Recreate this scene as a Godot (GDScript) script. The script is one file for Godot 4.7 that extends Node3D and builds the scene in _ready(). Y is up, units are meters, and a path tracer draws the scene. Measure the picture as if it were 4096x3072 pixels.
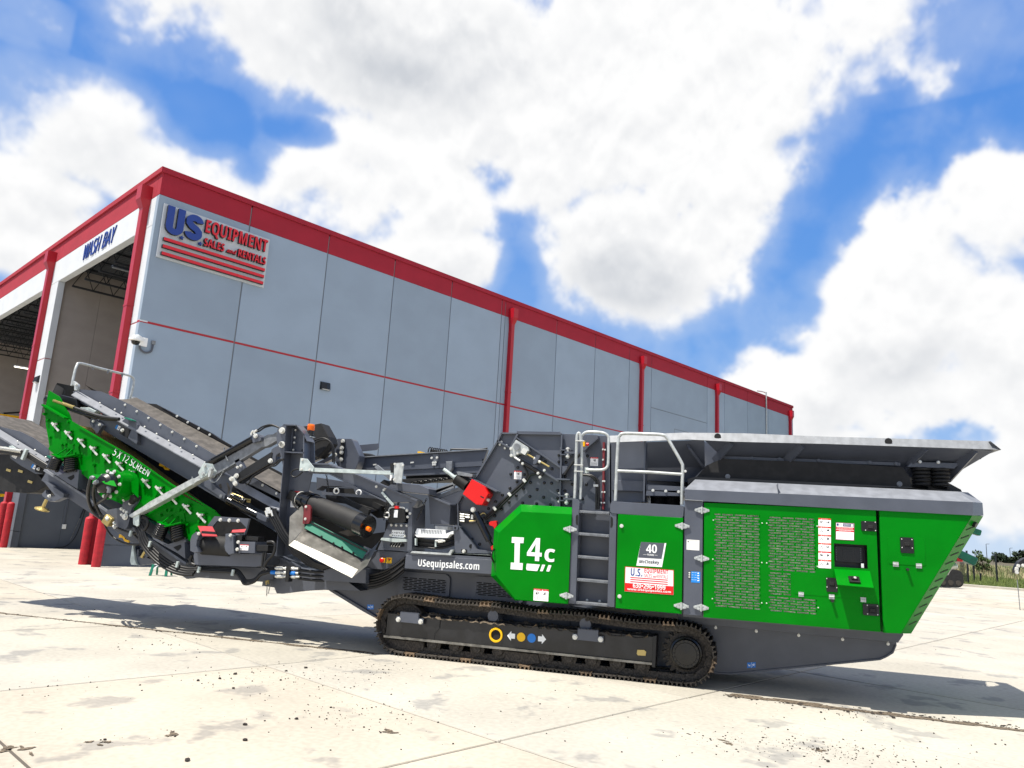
extends Node3D
# A tracked crushing plant parked on a concrete yard beside a tilt-up concrete service building.
# World: x along the crusher, y up, z towards the viewer. Metres.

var M := {}
var cache := {}
var used := {}
var rng := RandomNumberGenerator.new()
var MP := Vector3(-2.2, 0, -10.35)
var cr: Node3D

class Geo:
	var v := PackedVector3Array()
	var n := PackedVector3Array()
	var uv := PackedVector2Array()
	func t3(a, b, c, na, nb, nc):
		if (c - a).cross(b - a).dot(na + nb + nc) < 0.0:
			v.append_array([a, c, b]); n.append_array([na, nc, nb])
		else:
			v.append_array([a, b, c]); n.append_array([na, nb, nc])
	func tri(a, b, c, nn): t3(a, b, c, nn, nn, nn)
	func quad(a, b, c, d, nn):
		t3(a, b, c, nn, nn, nn); t3(a, c, d, nn, nn, nn)
	func qn(a, b, c, d, hint):
		var nn: Vector3 = (c - a).cross(d - b).normalized()
		if nn.dot(hint) < 0: nn = -nn
		quad(a, b, c, d, nn)
	func uvquad(a, b, c, d, nn):
		# a top left, b top right, c bottom right, d bottom left
		v.append_array([a, b, c, a, c, d]); n.append_array([nn, nn, nn, nn, nn, nn])
		uv.append_array([Vector2(0, 0), Vector2(1, 0), Vector2(1, 1), Vector2(0, 0), Vector2(1, 1), Vector2(0, 1)])
	func box(c: Vector3, s: Vector3, b := Basis(), ch := 0.0):
		var h := s * 0.5
		if ch > 0.0:
			var p := PackedVector2Array([Vector2(-h.x + ch, -h.y), Vector2(h.x - ch, -h.y), Vector2(h.x, -h.y + ch), Vector2(h.x, h.y - ch), Vector2(h.x - ch, h.y), Vector2(-h.x + ch, h.y), Vector2(-h.x, h.y - ch), Vector2(-h.x, -h.y + ch)])
			extx(p, Transform3D(b, c + b * Vector3(0, 0, h.z)), s.z, ch); return
		for ax in 3:
			for sg in [-1.0, 1.0]:
				var nn := Vector3(); nn[ax] = sg
				var u := Vector3(); u[(ax + 1) % 3] = h[(ax + 1) % 3]
				var w := Vector3(); w[(ax + 2) % 3] = h[(ax + 2) % 3]
				var o := Vector3(); o[ax] = sg * h[ax]
				quad(c + b * (o - u - w), c + b * (o + u - w), c + b * (o + u + w), c + b * (o - u + w), (b * nn).normalized())
	# polygon in the local XY plane, front at local z = 0, going back by t; the front edge is chamfered by ch
	func extx(poly: PackedVector2Array, x: Transform3D, t: float, ch := 0.0, holes_back := true):
		var k := poly.size()
		var area := 0.0
		for i in k: area += poly[i].cross(poly[(i + 1) % k])
		var sg := 1.0 if area > 0 else -1.0
		var fr := poly
		if ch > 0.0:
			fr = PackedVector2Array()
			for i in k:
				var d0 := (poly[i] - poly[(i + k - 1) % k]).normalized()
				var d1 := (poly[(i + 1) % k] - poly[i]).normalized()
				var n0 := Vector2(-d0.y, d0.x) * sg
				var n1 := Vector2(-d1.y, d1.x) * sg
				var m := n0 + n1
				var l := maxf(0.35, m.length_squared() * 0.5)
				fr.append(poly[i] + m / l * 0.5 * ch * 2.0 * 0.5)
		var idx := Geometry2D.triangulate_polygon(fr)
		if idx.is_empty(): print("bad polygon ", poly)
		var zf := x.basis.z.normalized()
		for i in range(0, idx.size(), 3):
			tri(x * v3(fr[idx[i]], 0), x * v3(fr[idx[i + 1]], 0), x * v3(fr[idx[i + 2]], 0), zf)
			if t > 0.0 and holes_back: tri(x * v3(poly[idx[i]], -t), x * v3(poly[idx[i + 1]], -t), x * v3(poly[idx[i + 2]], -t), -zf)
		for i in k:
			var j := (i + 1) % k
			var d := poly[j] - poly[i]
			var nn := (x.basis * Vector3(d.y * sg, -d.x * sg, 0)).normalized()
			if ch > 0.0: qn(x * v3(fr[i], 0), x * v3(fr[j], 0), x * v3(poly[j], -ch), x * v3(poly[i], -ch), nn + zf)
			if t > ch: quad(x * v3(poly[i], -ch), x * v3(poly[j], -ch), x * v3(poly[j], -t), x * v3(poly[i], -t), nn)
	func v3(p: Vector2, z: float) -> Vector3: return Vector3(p.x, p.y, z)
	# plate standing in the XY plane of the crusher: front at z0, back at z1
	func ext(poly: PackedVector2Array, z0: float, z1: float, ch := 0.0):
		extx(poly, Transform3D(Basis(), Vector3(0, 0, z0)), z0 - z1, ch)
	# a frame: outline with a similar outline cut out
	func rim(outer: PackedVector2Array, inner: PackedVector2Array, z0: float, z1: float):
		var k := outer.size()
		for i in k:
			var j := (i + 1) % k
			quad(v3(outer[i], z0), v3(outer[j], z0), v3(inner[j], z0), v3(inner[i], z0), Vector3(0, 0, 1))
			var d := outer[j] - outer[i]
			var o := Vector3(d.y, -d.x, 0).normalized()
			qn(v3(outer[i], z0), v3(outer[j], z0), v3(outer[j], z1), v3(outer[i], z1), o)
			qn(v3(inner[i], z0), v3(inner[j], z0), v3(inner[j], z1), v3(inner[i], z1), -o)
	func ring(c: Vector3, ax: Vector3, r0: float, h: float, r1: float, sides := 14, caps := true):
		cyl(c, c + ax * h, r0, r1, sides, caps)
	func cyl(a: Vector3, b: Vector3, r0: float, r1 := -1.0, sides := 14, caps := true):
		if r1 < 0: r1 = r0
		var d := (b - a).normalized()
		var u := d.cross(Vector3(0, 1, 0) if absf(d.y) < 0.9 else Vector3(1, 0, 0)).normalized()
		var w := d.cross(u)
		for i in sides:
			var t0 := TAU * i / sides; var t1 := TAU * (i + 1) / sides
			var e0 := u * cos(t0) + w * sin(t0); var e1 := u * cos(t1) + w * sin(t1)
			t3(a + e0 * r0, a + e1 * r0, b + e1 * r1, e0, e1, e1)
			t3(a + e0 * r0, b + e1 * r1, b + e0 * r1, e0, e1, e0)
			if caps:
				tri(a, a + e0 * r0, a + e1 * r0, -d); tri(b, b + e0 * r1, b + e1 * r1, d)
	func lathe(o: Vector3, ax: Vector3, prof: Array, sides := 24):
		# prof: [radius, height along the axis] pairs
		var u := ax.cross(Vector3(0, 1, 0) if absf(ax.y) < 0.9 else Vector3(1, 0, 0)).normalized()
		var w := ax.cross(u)
		for k in prof.size() - 1:
			var p = prof[k]; var q = prof[k + 1]
			var sl := Vector2(q[1] - p[1], p[0] - q[0]).normalized()
			for i in sides:
				var t0 := TAU * i / sides; var t1 := TAU * (i + 1) / sides
				var e0 := u * cos(t0) + w * sin(t0); var e1 := u * cos(t1) + w * sin(t1)
				var n0 := e0 * sl.x + ax * sl.y; var n1 := e1 * sl.x + ax * sl.y
				var a: Vector3 = o + ax * p[1]; var b: Vector3 = o + ax * q[1]
				if p[0] > 0.0: t3(a + e0 * p[0], a + e1 * p[0], b + e1 * q[0], n0, n1, n1)
				if q[0] > 0.0: t3(a + e0 * p[0], b + e1 * q[0], b + e0 * q[0], n0, n1, n0)
	func tube(p: Array, r: float, sides := 8, closed := false):
		var k := p.size()
		var u := Vector3()
		var rings := []
		for i in k:
			var a: Vector3 = p[(i + k - 1) % k] if closed else p[maxi(i - 1, 0)]
			var b: Vector3 = p[(i + 1) % k] if closed else p[mini(i + 1, k - 1)]
			var d := (b - a).normalized()
			if i == 0: u = d.cross(Vector3(0.13, 0.2, 1)).normalized()
			u = (u - d * u.dot(d)).normalized()
			var w := d.cross(u)
			var ringp := []
			for s in sides:
				var t := TAU * s / sides
				ringp.append(u * cos(t) + w * sin(t))
			rings.append(ringp)
		var m := k if closed else k - 1
		for i in m:
			var j := (i + 1) % k
			for s in sides:
				var e := (s + 1) % sides
				t3(p[i] + rings[i][s] * r, p[i] + rings[i][e] * r, p[j] + rings[j][e] * r, rings[i][s], rings[i][e], rings[j][e])
				t3(p[i] + rings[i][s] * r, p[j] + rings[j][e] * r, p[j] + rings[j][s] * r, rings[i][s], rings[j][e], rings[j][s])
		if not closed:
			for s in range(1, sides - 1):
				var d0: Vector3 = (p[0] - p[1]).normalized()
				var d1: Vector3 = (p[k - 1] - p[k - 2]).normalized()
				tri(p[0] + rings[0][0] * r, p[0] + rings[0][s] * r, p[0] + rings[0][s + 1] * r, d0)
				tri(p[k - 1] + rings[k - 1][0] * r, p[k - 1] + rings[k - 1][s] * r, p[k - 1] + rings[k - 1][s + 1] * r, d1)
	# a bar of rectangular section between two points, h high (in the plane of up), w wide
	func bar(a: Vector3, b: Vector3, h: float, w: float, up := Vector3(0, 1, 0)):
		var d := (b - a).normalized()
		var s := d.cross(up).normalized()
		var y := s.cross(d).normalized()
		box((a + b) * 0.5, Vector3((b - a).length(), h, w), Basis(d, y, s))
	func mesh() -> ArrayMesh:
		var arr := []; arr.resize(Mesh.ARRAY_MAX)
		arr[Mesh.ARRAY_VERTEX] = v; arr[Mesh.ARRAY_NORMAL] = n
		if uv.size() == v.size(): arr[Mesh.ARRAY_TEX_UV] = uv
		var am := ArrayMesh.new(); am.add_surface_from_arrays(Mesh.PRIMITIVE_TRIANGLES, arr)
		return am

# ---------------------------------------------------------------- helpers
func pv(a: Array) -> PackedVector2Array:
	var o := PackedVector2Array()
	for i in range(0, a.size(), 2): o.append(Vector2(a[i], a[i + 1]))
	return o
func v3(a: Array) -> Array:
	var o := []
	for i in range(0, a.size(), 3): o.append(Vector3(a[i], a[i + 1], a[i + 2]))
	return o
func curve(p: Array, per := 6) -> Array:
	# smooth path through points (Catmull-Rom)
	var o := []
	for i in p.size() - 1:
		var a: Vector3 = p[maxi(i - 1, 0)]; var b: Vector3 = p[i]; var c: Vector3 = p[i + 1]; var d: Vector3 = p[mini(i + 2, p.size() - 1)]
		for k in per: o.append(b.cubic_interpolate(c, a, d, float(k) / per))
	o.append(p[-1])
	return o
func put(parent: Node, called: String, m: Mesh, mt: Material, at := Vector3.ZERO) -> MeshInstance3D:
	var o := MeshInstance3D.new()
	o.name = called; o.mesh = m; o.material_override = mt; o.position = at
	o.cast_shadow = GeometryInstance3D.SHADOW_CASTING_SETTING_ON
	parent.add_child(o, true)
	return o
# a part of the crusher, written in world coordinates
func part(called: String, g: Geo, mt: Material, parent: Node = null) -> MeshInstance3D:
	return put(cr if parent == null else parent, called, g.mesh(), mt, -MP if parent == null else Vector3.ZERO)
func numbered(s: String) -> String:
	used[s] = used.get(s, -1) + 1
	return s if used[s] == 0 else "%s_%03d" % [s, used[s]]
func thing(called: String, label: String, category: String, at := Vector3.ZERO, turn := 0.0, group := "") -> Node3D:
	var o := Node3D.new(); o.name = numbered(called); add_child(o)
	o.position = at; o.rotation.y = turn
	return tag(o, label, category, group)
func tag(o: Node3D, label: String, category: String, group := "") -> Node3D:
	o.set_meta("label", label); o.set_meta("category", category)
	if group: o.set_meta("group", group)
	return o
func struct(called: String, g: Geo, mt: Material) -> MeshInstance3D:
	var o := put(self, called, g.mesh(), mt); o.set_meta("kind", "structure"); return o
func bolt_mesh(r: float, h: float, dome: bool) -> Mesh:
	var key := "b%.4f_%.4f_%s" % [r, h, dome]
	if not cache.has(key):
		var g := Geo.new()
		if dome: g.lathe(Vector3.ZERO, Vector3(0, 0, 1), [[r, 0.0], [r * 0.95, h * 0.45], [r * 0.7, h * 0.8], [0.0, h]], 10)
		else:
			g.cyl(Vector3.ZERO, Vector3(0, 0, h * 0.25), r * 1.35, -1.0, 12)
			g.cyl(Vector3(0, 0, h * 0.25), Vector3(0, 0, h), r, -1.0, 6)
		cache[key] = g.mesh()
	return cache[key]
func bolts(parent: Node, pts: Array, r := 0.014, h := 0.016, mt: Material = null, dome := false, called := "bolt", b := Basis()):
	for p in pts:
		var o := put(parent, called, bolt_mesh(r, h, dome), M.zinc if mt == null else mt, p)
		o.basis = b
# raised lettering; the box from lower left corner, w wide and h high
func text(parent: Node, called: String, s: String, bold: bool, x: Transform3D, w: float, h: float, depth: float, mt: Material, family := "Droid Sans", shear := 0.0) -> MeshInstance3D:
	var f := SystemFont.new(); f.font_names = PackedStringArray([family]); f.font_weight = 700 if bold else 400
	var t := TextMesh.new(); t.text = s; t.font = f; t.font_size = 64; t.pixel_size = 0.01; t.depth = 0.1; t.curve_step = 2.0
	var bb := t.get_aabb()
	var sx := w / bb.size.x; var sy := h / bb.size.y; var sz := depth / 0.1
	var o := put(parent, called, t, mt)
	var lb := Basis(Vector3(sx, 0, 0), Vector3(shear * sy, sy, 0), Vector3(0, 0, sz))
	o.transform = x * Transform3D(lb, Vector3(-bb.position.x * sx - bb.position.y * sy * shear, -bb.position.y * sy, depth * 0.5))
	return o
func xf(p: Vector3, ang := 0.0) -> Transform3D: return Transform3D(Basis(Vector3(0, 0, 1), ang), p)
func slots(g: Geo, r: Rect2, z0: float, z1: float, rows: int, pitch: float, gap: float, slot_h: float, slot_w: float, skip := Rect2()):
	# a sheet pierced by staggered rows of slots: strips between the rows and bridges between the slots
	var step := slot_w + gap
	var y := r.position.y
	var zc := (z0 + z1) * 0.5; var tz := z0 - z1
	for i in rows:
		var yy := r.position.y + pitch * i
		var sol := pitch - slot_h
		g.box(Vector3(r.get_center().x, yy + sol * 0.5, zc), Vector3(r.size.x, sol, tz))
		var x := r.position.x - (0.0 if i % 2 == 0 else step * 0.5)
		var x_from := r.position.x
		while x < r.end.x:
			var b0 := maxf(x, r.position.x); var b1 := minf(x + gap, r.end.x)
			if b1 > b0: g.box(Vector3((b0 + b1) * 0.5, yy + sol + slot_h * 0.5, zc), Vector3(b1 - b0, slot_h, tz))
			x += step
		if i % 2 == 1 or true:
			g.box(Vector3(r.end.x - gap * 0.25, yy + sol + slot_h * 0.5, zc), Vector3(gap * 0.5, slot_h, tz))
	g.box(Vector3(r.get_center().x, r.position.y + pitch * rows + (pitch - slot_h) * 0.5, zc), Vector3(r.size.x, pitch - slot_h, tz))
func sticker(parent: Node, called: String, img: Image, a: Vector3, b: Vector3, c: Vector3, d: Vector3, shine := 0.45) -> MeshInstance3D:
	var key := "st%d" % img.get_instance_id()
	if not cache.has(key):
		var m := StandardMaterial3D.new(); m.albedo_texture = ImageTexture.create_from_image(img); m.roughness = shine
		cache[key] = m; cache[key + "i"] = img
	var g := Geo.new(); g.uvquad(a, b, c, d, (c - a).cross(b - a).normalized())
	return put(parent, called, g.mesh(), cache[key])
func rectp(x: float, y: float, w: float, h: float, ch := 0.0) -> PackedVector2Array:
	if ch <= 0: return pv([x, y, x + w, y, x + w, y + h, x, y + h])
	return pv([x + ch, y, x + w - ch, y, x + w, y + ch, x + w, y + h - ch, x + w - ch, y + h, x + ch, y + h, x, y + h - ch, x, y + ch])
func rounded(p: PackedVector2Array, r: float, per := 4) -> PackedVector2Array:
	var o := PackedVector2Array(); var k := p.size()
	for i in k:
		var a := p[(i + k - 1) % k]; var b := p[i]; var c := p[(i + 1) % k]
		var rr := minf(r, minf((a - b).length(), (c - b).length()) * 0.45)
		var s := b + (a - b).normalized() * rr; var e := b + (c - b).normalized() * rr
		for q in per + 1:
			var t := float(q) / per
			o.append(s * (1 - t) * (1 - t) + b * 2 * t * (1 - t) + e * t * t)
	return o

const LOBES := [[-35.3, 34.1, 11.7, 4.2, 1.00, 0.25], [-26.8, 35.9, 10.0, 4.9, 1.10, 0.32], [-20.0, 34.5, 13.0, 5.7, 1.00, 0.12], [-8.1, 35.1, 14.8, 6.5, 1.00, 0.00], [1.3, 32.8, 6.9, 5.6, 0.90, 0.00], [-1.2, 25.5, 7.5, 6.8, 1.00, 0.00], [-8.4, 21.6, 8.5, 5.1, 1.10, 0.12], [-6.9, 19.2, 5.5, 2.8, 1.00, 0.35], [-14.5, 29.5, 8.9, 5.4, 0.90, 0.00], [-27.8, 24.5, 9.5, 4.6, 1.00, 0.05], [-23.3, 20.2, 6.6, 2.7, 0.90, 0.10], [-48.3, 24.0, 7.4, 3.1, 1.00, 0.10], [-42.5, 23.4, 4.6, 2.7, 0.80, 0.05], [-51.6, 19.1, 4.2, 2.5, 0.90, 0.15], [-51.6, 15.9, 3.4, 1.7, 0.70, 0.00], [14.2, 19.6, 5.9, 5.2, 1.00, 0.00], [10.5, 15.0, 6.5, 4.8, 1.00, 0.05], [5.8, 10.3, 4.7, 3.6, 0.90, 0.05], [17.9, 21.8, 3.4, 4.0, 0.90, 0.00], [13.7, 9.8, 8.2, 4.6, 0.80, 0.20], [18.0, 15.0, 4.1, 4.7, 0.90, 0.05], [12.1, 12.7, 4.9, 1.9, 0.80, 0.25], [16.5, 33.6, 4.9, 2.4, 0.35, 0.05], [11.0, 34.5, 4.2, 2.2, 0.20, 0.00], [-52.8, 25.7, 4.0, 1.6, 0.25, 0.10], [-54.1, 29.6, 2.0, 1.0, 0.20, 0.00], [15.8, 4.6, 7.7, 3.6, 0.50, 0.10], [9.3, 6.7, 5.9, 2.6, 0.50, 0.10], [-18.8, 27.7, 2.3, 2.9, -0.50, 0.00], [-25.5, 24.4, 1.8, 1.7, -0.30, 0.00], [-41.1, 27.1, 3.5, 2.4, -0.70, 0.00], [-34.4, 27.8, 3.1, 1.2, -0.80, 0.00], [5.3, 17.9, 3.6, 5.3, -0.50, 0.00], [-16.1, 19.3, 2.2, 3.1, -0.60, 0.00], [-37.2, 25.8, 2.0, 2.5, -0.40, 0.00]]
const CAM_R := Vector3(0.962030, 0.055875, -0.267165)
const CAM_U := Vector3(-0.000780, 0.979381, 0.202018)
const CAM_F := Vector3(-0.272944, 0.194139, -0.942238)

# ---------------------------------------------------------------- materials
func grain_tex(sd: int, lo: float, hi: float, freq: float, oct: int, size := 512) -> ImageTexture:
	var fn := FastNoiseLite.new(); fn.seed = sd; fn.frequency = freq; fn.fractal_octaves = oct; fn.noise_type = FastNoiseLite.TYPE_SIMPLEX_SMOOTH
	var im := fn.get_seamless_image(size, size)
	im.convert(Image.FORMAT_L8)
	var d := im.get_data()
	for i in d.size(): d[i] = int(255.0 * (lo + (hi - lo) * smoothstep(0.15, 0.85, d[i] / 255.0)))
	return ImageTexture.create_from_image(Image.create_from_data(size, size, false, Image.FORMAT_L8, d))
func mat(c: Color, rough := 0.5, metal := 0.0, tex: Texture2D = null, sc := 0.6, spec := 0.5) -> StandardMaterial3D:
	var m := StandardMaterial3D.new()
	m.albedo_color = c; m.roughness = rough; m.metallic = metal; m.metallic_specular = spec
	if tex != null:
		m.albedo_texture = tex; m.uv1_triplanar = true; m.uv1_world_triplanar = true; m.uv1_scale = Vector3.ONE * sc
	return m
func c8(r: float, g: float, b: float) -> Color: return Color(r / 255.0, g / 255.0, b / 255.0)
func make_materials():
	var dust := grain_tex(3, 0.86, 1.0, 0.012, 5)
	var film := grain_tex(9, 0.72, 1.0, 0.008, 5)
	var rough := grain_tex(5, 0.6, 1.0, 0.02, 5)
	M.grey = mat(c8(80, 85, 96), 0.4, 0.0, grain_tex(8, 0.93, 1.0, 0.01, 5), 0.4)
	for mm in [M.grey]: mm.clearcoat_enabled = true; mm.clearcoat = 0.2; mm.clearcoat_roughness = 0.25
	M.flange = mat(c8(128, 132, 140), 0.62, 0.0, dust, 0.8, 0.35)  # lighter copy of the grey paint, sunlight and dust put into the colour
	M.grey_dark = M.grey
	M.green = mat(c8(0, 122, 16), 0.34, 0.0, grain_tex(6, 0.94, 1.0, 0.01, 4), 0.3)
	M.green.clearcoat_enabled = true; M.green.clearcoat = 0.05; M.green.clearcoat_roughness = 0.1; M.green.metallic_specular = 0.18
	M.galv = mat(c8(194, 199, 198), 0.45, 0.3, dust, 1.6)
	M.zinc = mat(c8(218, 218, 212), 0.35, 0.35)
	M.steel = mat(c8(150, 148, 142), 0.38, 0.7, film, 1.2)
	M.pale = mat(c8(196, 208, 206), 0.5, 0.2, dust, 1.0)
	M.worn = mat(c8(128, 132, 137), 0.5, 0.1, dust, 1.4)
	M.black = mat(c8(22, 23, 25), 0.4, 0.0, film, 0.8)
	M.frame_black = mat(c8(40, 41, 44), 0.28, 0.0, film, 0.6)
	M.gloss = mat(c8(16, 17, 19), 0.22, 0.0, film, 0.8)
	M.rubber = mat(c8(30, 30, 31), 0.7, 0.0, film, 1.4)
	M.hose = mat(c8(20, 20, 21), 0.45)
	M.belt = mat(c8(98, 93, 87), 0.9, 0.0, film, 1.3)
	M.red = mat(c8(214, 14, 12), 0.3)
	M.maroon = mat(c8(120, 34, 42), 0.6, 0.0, dust, 1.0)
	M.pink = mat(c8(190, 52, 62), 0.7, 0.0, dust, 1.0)
	M.yellow = mat(c8(240, 186, 10), 0.4)
	M.amber = mat(c8(245, 110, 5), 0.15)
	M.teal = mat(c8(0, 118, 92), 0.45, 0.0, dust, 1.0)
	M.white = mat(c8(236, 238, 238), 0.4)
	M.blue = mat(c8(22, 118, 206), 0.4)
	M.brass = mat(c8(190, 170, 110), 0.35, 0.6)
	M.mud = mat(c8(116, 103, 86), 0.95, 0.0, rough, 2.5)
	M.iron = mat(c8(78, 72, 65), 0.75, 0.15, rough, 3.0)
	M.iron_worn = mat(c8(150, 128, 104), 0.55, 0.3, rough, 3.0)
	M.void_black = mat(c8(24, 25, 27), 0.9)  # mostly for thin plates that imitate the shade inside holes and slots
	M.quilt = mat(c8(206, 197, 182), 0.4, 0.2, rough, 5.0)
	# building
	M.wall_grey = mat(c8(148, 164, 182), 0.9, 0.0, grain_tex(21, 0.965, 1.0, 0.012, 6), 0.09)
	M.wall_pale = mat(c8(204, 209, 214), 0.9, 0.0, grain_tex(26, 0.965, 1.0, 0.012, 5), 0.15)
	M.wall_dark = mat(c8(92, 99, 110), 0.9, 0.0, grain_tex(22, 0.95, 1.0, 0.012, 5), 0.15)
	M.wall_red = mat(c8(160, 26, 48), 0.85, 0.0, grain_tex(24, 0.95, 1.0, 0.012, 5), 0.15)
	M.taupe = mat(c8(164, 156, 150), 0.9, 0.0, grain_tex(25, 0.95, 1.0, 0.012, 5), 0.2)
	M.metal_red = mat(c8(166, 14, 34), 0.4)
	M.joint = mat(c8(118, 124, 130), 0.95)
	M.deck = mat(c8(70, 74, 80), 0.6, 0.0, dust, 0.3)
	M.joist = mat(c8(40, 44, 50), 0.6)
	M.sign_blue = mat(c8(18, 56, 138), 0.5)
	M.sign_red = mat(c8(206, 24, 44), 0.5)
	M.sign_board = mat(c8(190, 196, 202), 0.45, 0.1)
	M.sign_edge = mat(c8(18, 22, 36), 0.5)
	M.bollard = mat(c8(190, 30, 44), 0.6, 0.0, dust, 0.8)
	M.glow = mat(c8(255, 250, 235), 0.5)
	M.glow.emission_enabled = true; M.glow.emission = c8(255, 248, 225); M.glow.emission_energy_multiplier = 2.0
	# yard
	M.slab = mat(Color.WHITE, 0.92, 0.0, concrete_tex(), 1.0 / 14.0)
	M.under = mat(c8(84, 78, 70), 0.95)
	M.soil = mat(c8(96, 88, 66), 0.95, 0.0, rough, 0.3)
	M.turf = mat(c8(92, 104, 46), 0.95, 0.0, grain_tex(31, 0.55, 1.0, 0.03, 5), 0.12)
	M.grit = mat(c8(58, 52, 48), 0.9, 0.0, rough, 3.0)
	var lf := mat(Color.WHITE, 0.7); lf.vertex_color_use_as_albedo = true; lf.cull_mode = BaseMaterial3D.CULL_DISABLED
	lf.backlight_enabled = true; lf.backlight = c8(50, 60, 20)
	M.leaf = lf
	M.bark = mat(c8(84, 70, 54), 0.9)
	M.lamp_pole = mat(c8(70, 76, 84), 0.5)
	M.wire = mat(c8(40, 42, 42), 0.6)
func concrete_tex() -> ImageTexture:
	# broom-finished concrete: cement mottling, blotchy damp stains, mud smears and fine grit, 14 m across
	var N := 2048
	var a := FastNoiseLite.new(); a.seed = 11; a.frequency = 0.0028; a.fractal_octaves = 6
	var b := FastNoiseLite.new(); b.seed = 12; b.frequency = 0.09; b.fractal_octaves = 3
	var c := FastNoiseLite.new(); c.seed = 14; c.frequency = 0.0065; c.fractal_octaves = 5; c.fractal_gain = 0.6
	var da := a.get_seamless_image(N, N); var db := b.get_seamless_image(N, N); var dc := c.get_seamless_image(N, N)
	da.convert(Image.FORMAT_L8); db.convert(Image.FORMAT_L8); dc.convert(Image.FORMAT_L8)
	var A := da.get_data(); var B := db.get_data(); var C := dc.get_data()
	var o := PackedByteArray(); o.resize(N * N * 3)
	for i in N * N:
		var t := 0.90 + 0.12 * (A[i] / 255.0 - 0.5) + 0.10 * (B[i] / 255.0 - 0.5)
		var s := smoothstep(0.64, 0.80, C[i] / 255.0) * 0.16
		var g := smoothstep(0.80, 0.93, B[i] / 255.0) * smoothstep(0.45, 0.8, A[i] / 255.0) * 0.28
		t = t * (1.0 - s - g)
		o[i * 3] = int(clampf(t * 187.0, 0, 255)); o[i * 3 + 1] = int(clampf(t * (182.0 + s * 12.0), 0, 255)); o[i * 3 + 2] = int(clampf(t * (170.0 + s * 40.0), 0, 255))
	return ImageTexture.create_from_image(Image.create_from_data(N, N, false, Image.FORMAT_RGB8, o))

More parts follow.
